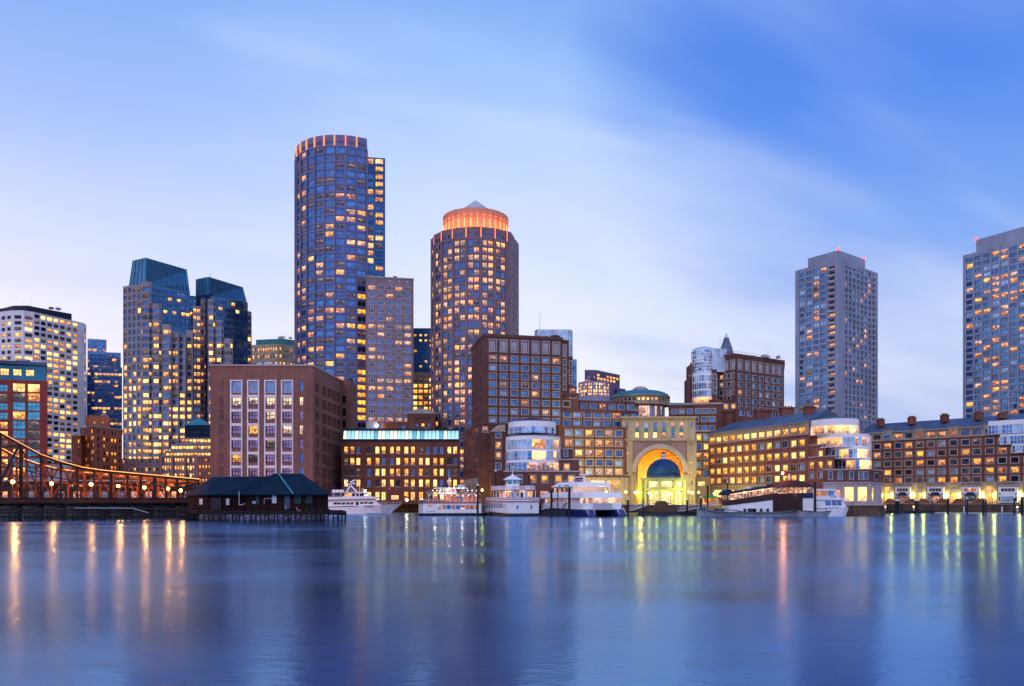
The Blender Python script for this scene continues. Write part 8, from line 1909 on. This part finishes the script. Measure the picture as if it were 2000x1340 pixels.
def extras():
    # green awning and clutter along the quay, brick stair cheeks below the right row
    e = empty('awning_stall', (*P(1386, 285), GZ), 0, 'dark green barrel awning over a lit quay stall left of the brick wharf building', 'awning'); g = MB(); w = 2.7
    arc = [(w * math.cos(math.pi * i / 8), 2.4 + .9 * math.sin(math.pi * i / 8)) for i in range(9)]; xprism(g, arc, -1.5, 1.5); g.build('awning', M['awng'], e)
    g = MB(); g.box((0, .6, 0), (4.6, 1, 2.3)); g.build('counter', G['gold'], e)
    for x in (-2.5, 2.5): g = MB(); g.bar((x, -1.4, 0), (x, -1.4, 2.4), .06); g.build('post', M['paint'], e)
    DL = lambda x: 343 - (x - 1684) / 240 * 34
    for i, (x, sg) in enumerate(((1741, -1), (1776, 1), (1806, -1), (1838, 1), (1875, -1), (1910, 1))):
        D = DL(x) - 6.5; lb = ('leftmost', 'second', 'third', 'fourth', 'fifth', 'rightmost')[i]
        e = empty('stair_cheek', (*P(x, D), GZ), 0, f'sloping brick stair wall below the white shopfronts, {lb} of six', 'stair wall', 'brick stair walls under the shopfronts'); g = MB()
        prof = [(-3.2, 0), (3.2, 0), (sg * 1.2, 2.3), (sg * .2, 2.3)] if sg > 0 else [(-3.2, 0), (3.2, 0), (-.2, 2.3), (-1.2, 2.3)]
        xprism(g, prof, -.6, .6); g.build('brick_slope', M['brickr'], e)
    # promenade railing on the left quay behind the yacht, with a low hedge
    e = empty('hedge', (*P(860, 333), GZ), 0, 'low dark hedge along the quay in front of the brick warehouse', 'hedge'); rng = random.Random(3); g = MB()
    for k in range(2600):
        x, y, z = rng.uniform(-20, 10), rng.uniform(-.7, .7), rng.uniform(0, 1.35) * (1 - .12 * math.sin(k)); a = rng.uniform(0, 6.28); r = .16; d_ = Vector((math.cos(a) * r, math.sin(a) * r, rng.uniform(-.1, .1))); v = Vector((x, y, z)); g.face([v - d_, v + Vector((0, 0, r)), v + d_, v - Vector((0, 0, r * .6))])
    g.build('foliage', M['leaf'], e)
    e = empty('quay_railing', (*P(1090, 269.5), GZ), 0, 'thin dark railing along the hotel quay edge', 'railing'); o = P(1090, 269.5)
    rail(e, [(P(908, 271).x - o.x, 271 - o.y, .3), (P(1210, 269.5).x - o.x, 0, .3)], 1.1, 'steel', 2.0, bars=3)
    # bare street trees lit by the bridge lamps
    for i, (x, D, h, lb) in enumerate(((300, 262, 7.5, 'bare young street tree behind the right half of the bridge, left one'), (338, 262, 8, 'bare young street tree behind the bridge end beside the shed'), (1404, 290, 6, 'bare little tree by the left corner of the brick wharf building'))):
        e = empty('street_tree', (*P(x, D), GZ), 0, lb, 'tree'); rng = random.Random(50 + i); g = MB(); g.bar((0, 0, 0), (0, 0, h * .4), .14, 0, 7, .1); g.build('trunk', M['bark'], e); g = MB()
        def br(p, d_, l, r, k):
            q = p + d_ * l; g.bar(p, q, r, 0, 4, r * .6)
            if k:
                for _ in range(3): br(q, (d_ + Vector((rng.uniform(-.7, .7), rng.uniform(-.7, .7), rng.uniform(-.1, .5)))).normalized(), l * .72, r * .6, k - 1)
        for a in range(4): br(Vector((0, 0, h * (.32 + .03 * a))), Vector((math.cos(a * 1.6), math.sin(a * 1.6), 1.1)).normalized(), h * .2, .07, 3)
        g.build('crown', M['bark'], e)
extras()

def roof_clutter():
    """cooling units, hatches and masts on the flat roofs"""
    rng = random.Random(12)
    spec = {'tallest tower': (205, 575, 700, 0), 'big plum': 0}
    def units(owner, x0, x1, D, z, n, mast=0, h=1.6):
        ob = next((o for o in bpy.data.objects if o.parent is None and o.get('label', '').startswith(owner)), None)
        if not ob: print('no owner', owner); return
        for k in range(n):
            x = rng.uniform(x0, x1); p = P(x, D + rng.uniform(2, 7)) - Vector(ob.location[:2]); w = rng.uniform(1.2, 3.4); hh = rng.uniform(.5, 1) * h
            g = MB(); g.box((p.x, p.y, z - ob.location.z), (w, rng.uniform(1.2, 2.4), hh)); g.box((p.x, p.y, z - ob.location.z + hh), (w * .5, .8, hh * .3))
            g.build('roof_unit', M[rng.choice(['paintg', 'steel', 'conc', 'cap'])], ob)
        for k in range(mast):
            x = rng.uniform(x0, x1); p = P(x, D + 4) - Vector(ob.location[:2]); g = MB(); hh = rng.uniform(3, 7); g.bar((p.x, p.y, z - ob.location.z), (p.x, p.y, z - ob.location.z + hh), .07, 0, 5, .03); g.build('mast', M['steel'], ob)
    units('big plum', 420, 600, 302, ZT(712.5, 300), 7, 1); units('tall dark brick hotel', 960, 1090, 296, ZT(653.5, 292), 8, 2, 1.3); units('dark brick hotel tower', 1445, 1520, 352, ZT(690.6, 345), 5, 1, 1.4)
    units('red brick warehouse', 690, 880, 327, ZT(840, 327), 5, 0, 1.0); units('rose granite slab', 725, 800, 450, ZT(539.5, 446), 4, 1, 1.6); units('grey concrete apartment tower with a stack', 1590, 1680, 425, 126, 3, 2, 1.5)
    units('grey concrete apartment tower cut', 1925, 1995, 400, ZT(471, 396), 3, 1, 1.5); units('white concrete', 20, 120, 470, ZT(595, 462), 3, 2, 1.2); units('orange brick block', 170, 210, 348, ZT(811, 346), 3, 1, 1); units('red panelled', 10, 80, 310, ZT(700, 306), 3, 1, 1)
    units('beige office', 505, 570, 575, ZT(657, 572), 3, 1, 1.5); units('brick hotel wing', 1310, 1400, 330, ZT(789, 328), 4, 0, 1.0); units('tan office', 808, 843, 524, ZT(727, 520), 2, 0, 1.2); units('stepped sky blue', 175, 205, 590, ZT(661.5, 585), 2, 1, 1.5); units('tallest tower', 600, 700, 470, ZT(262, 450) - 3, 3, 2, 2)
roof_clutter()
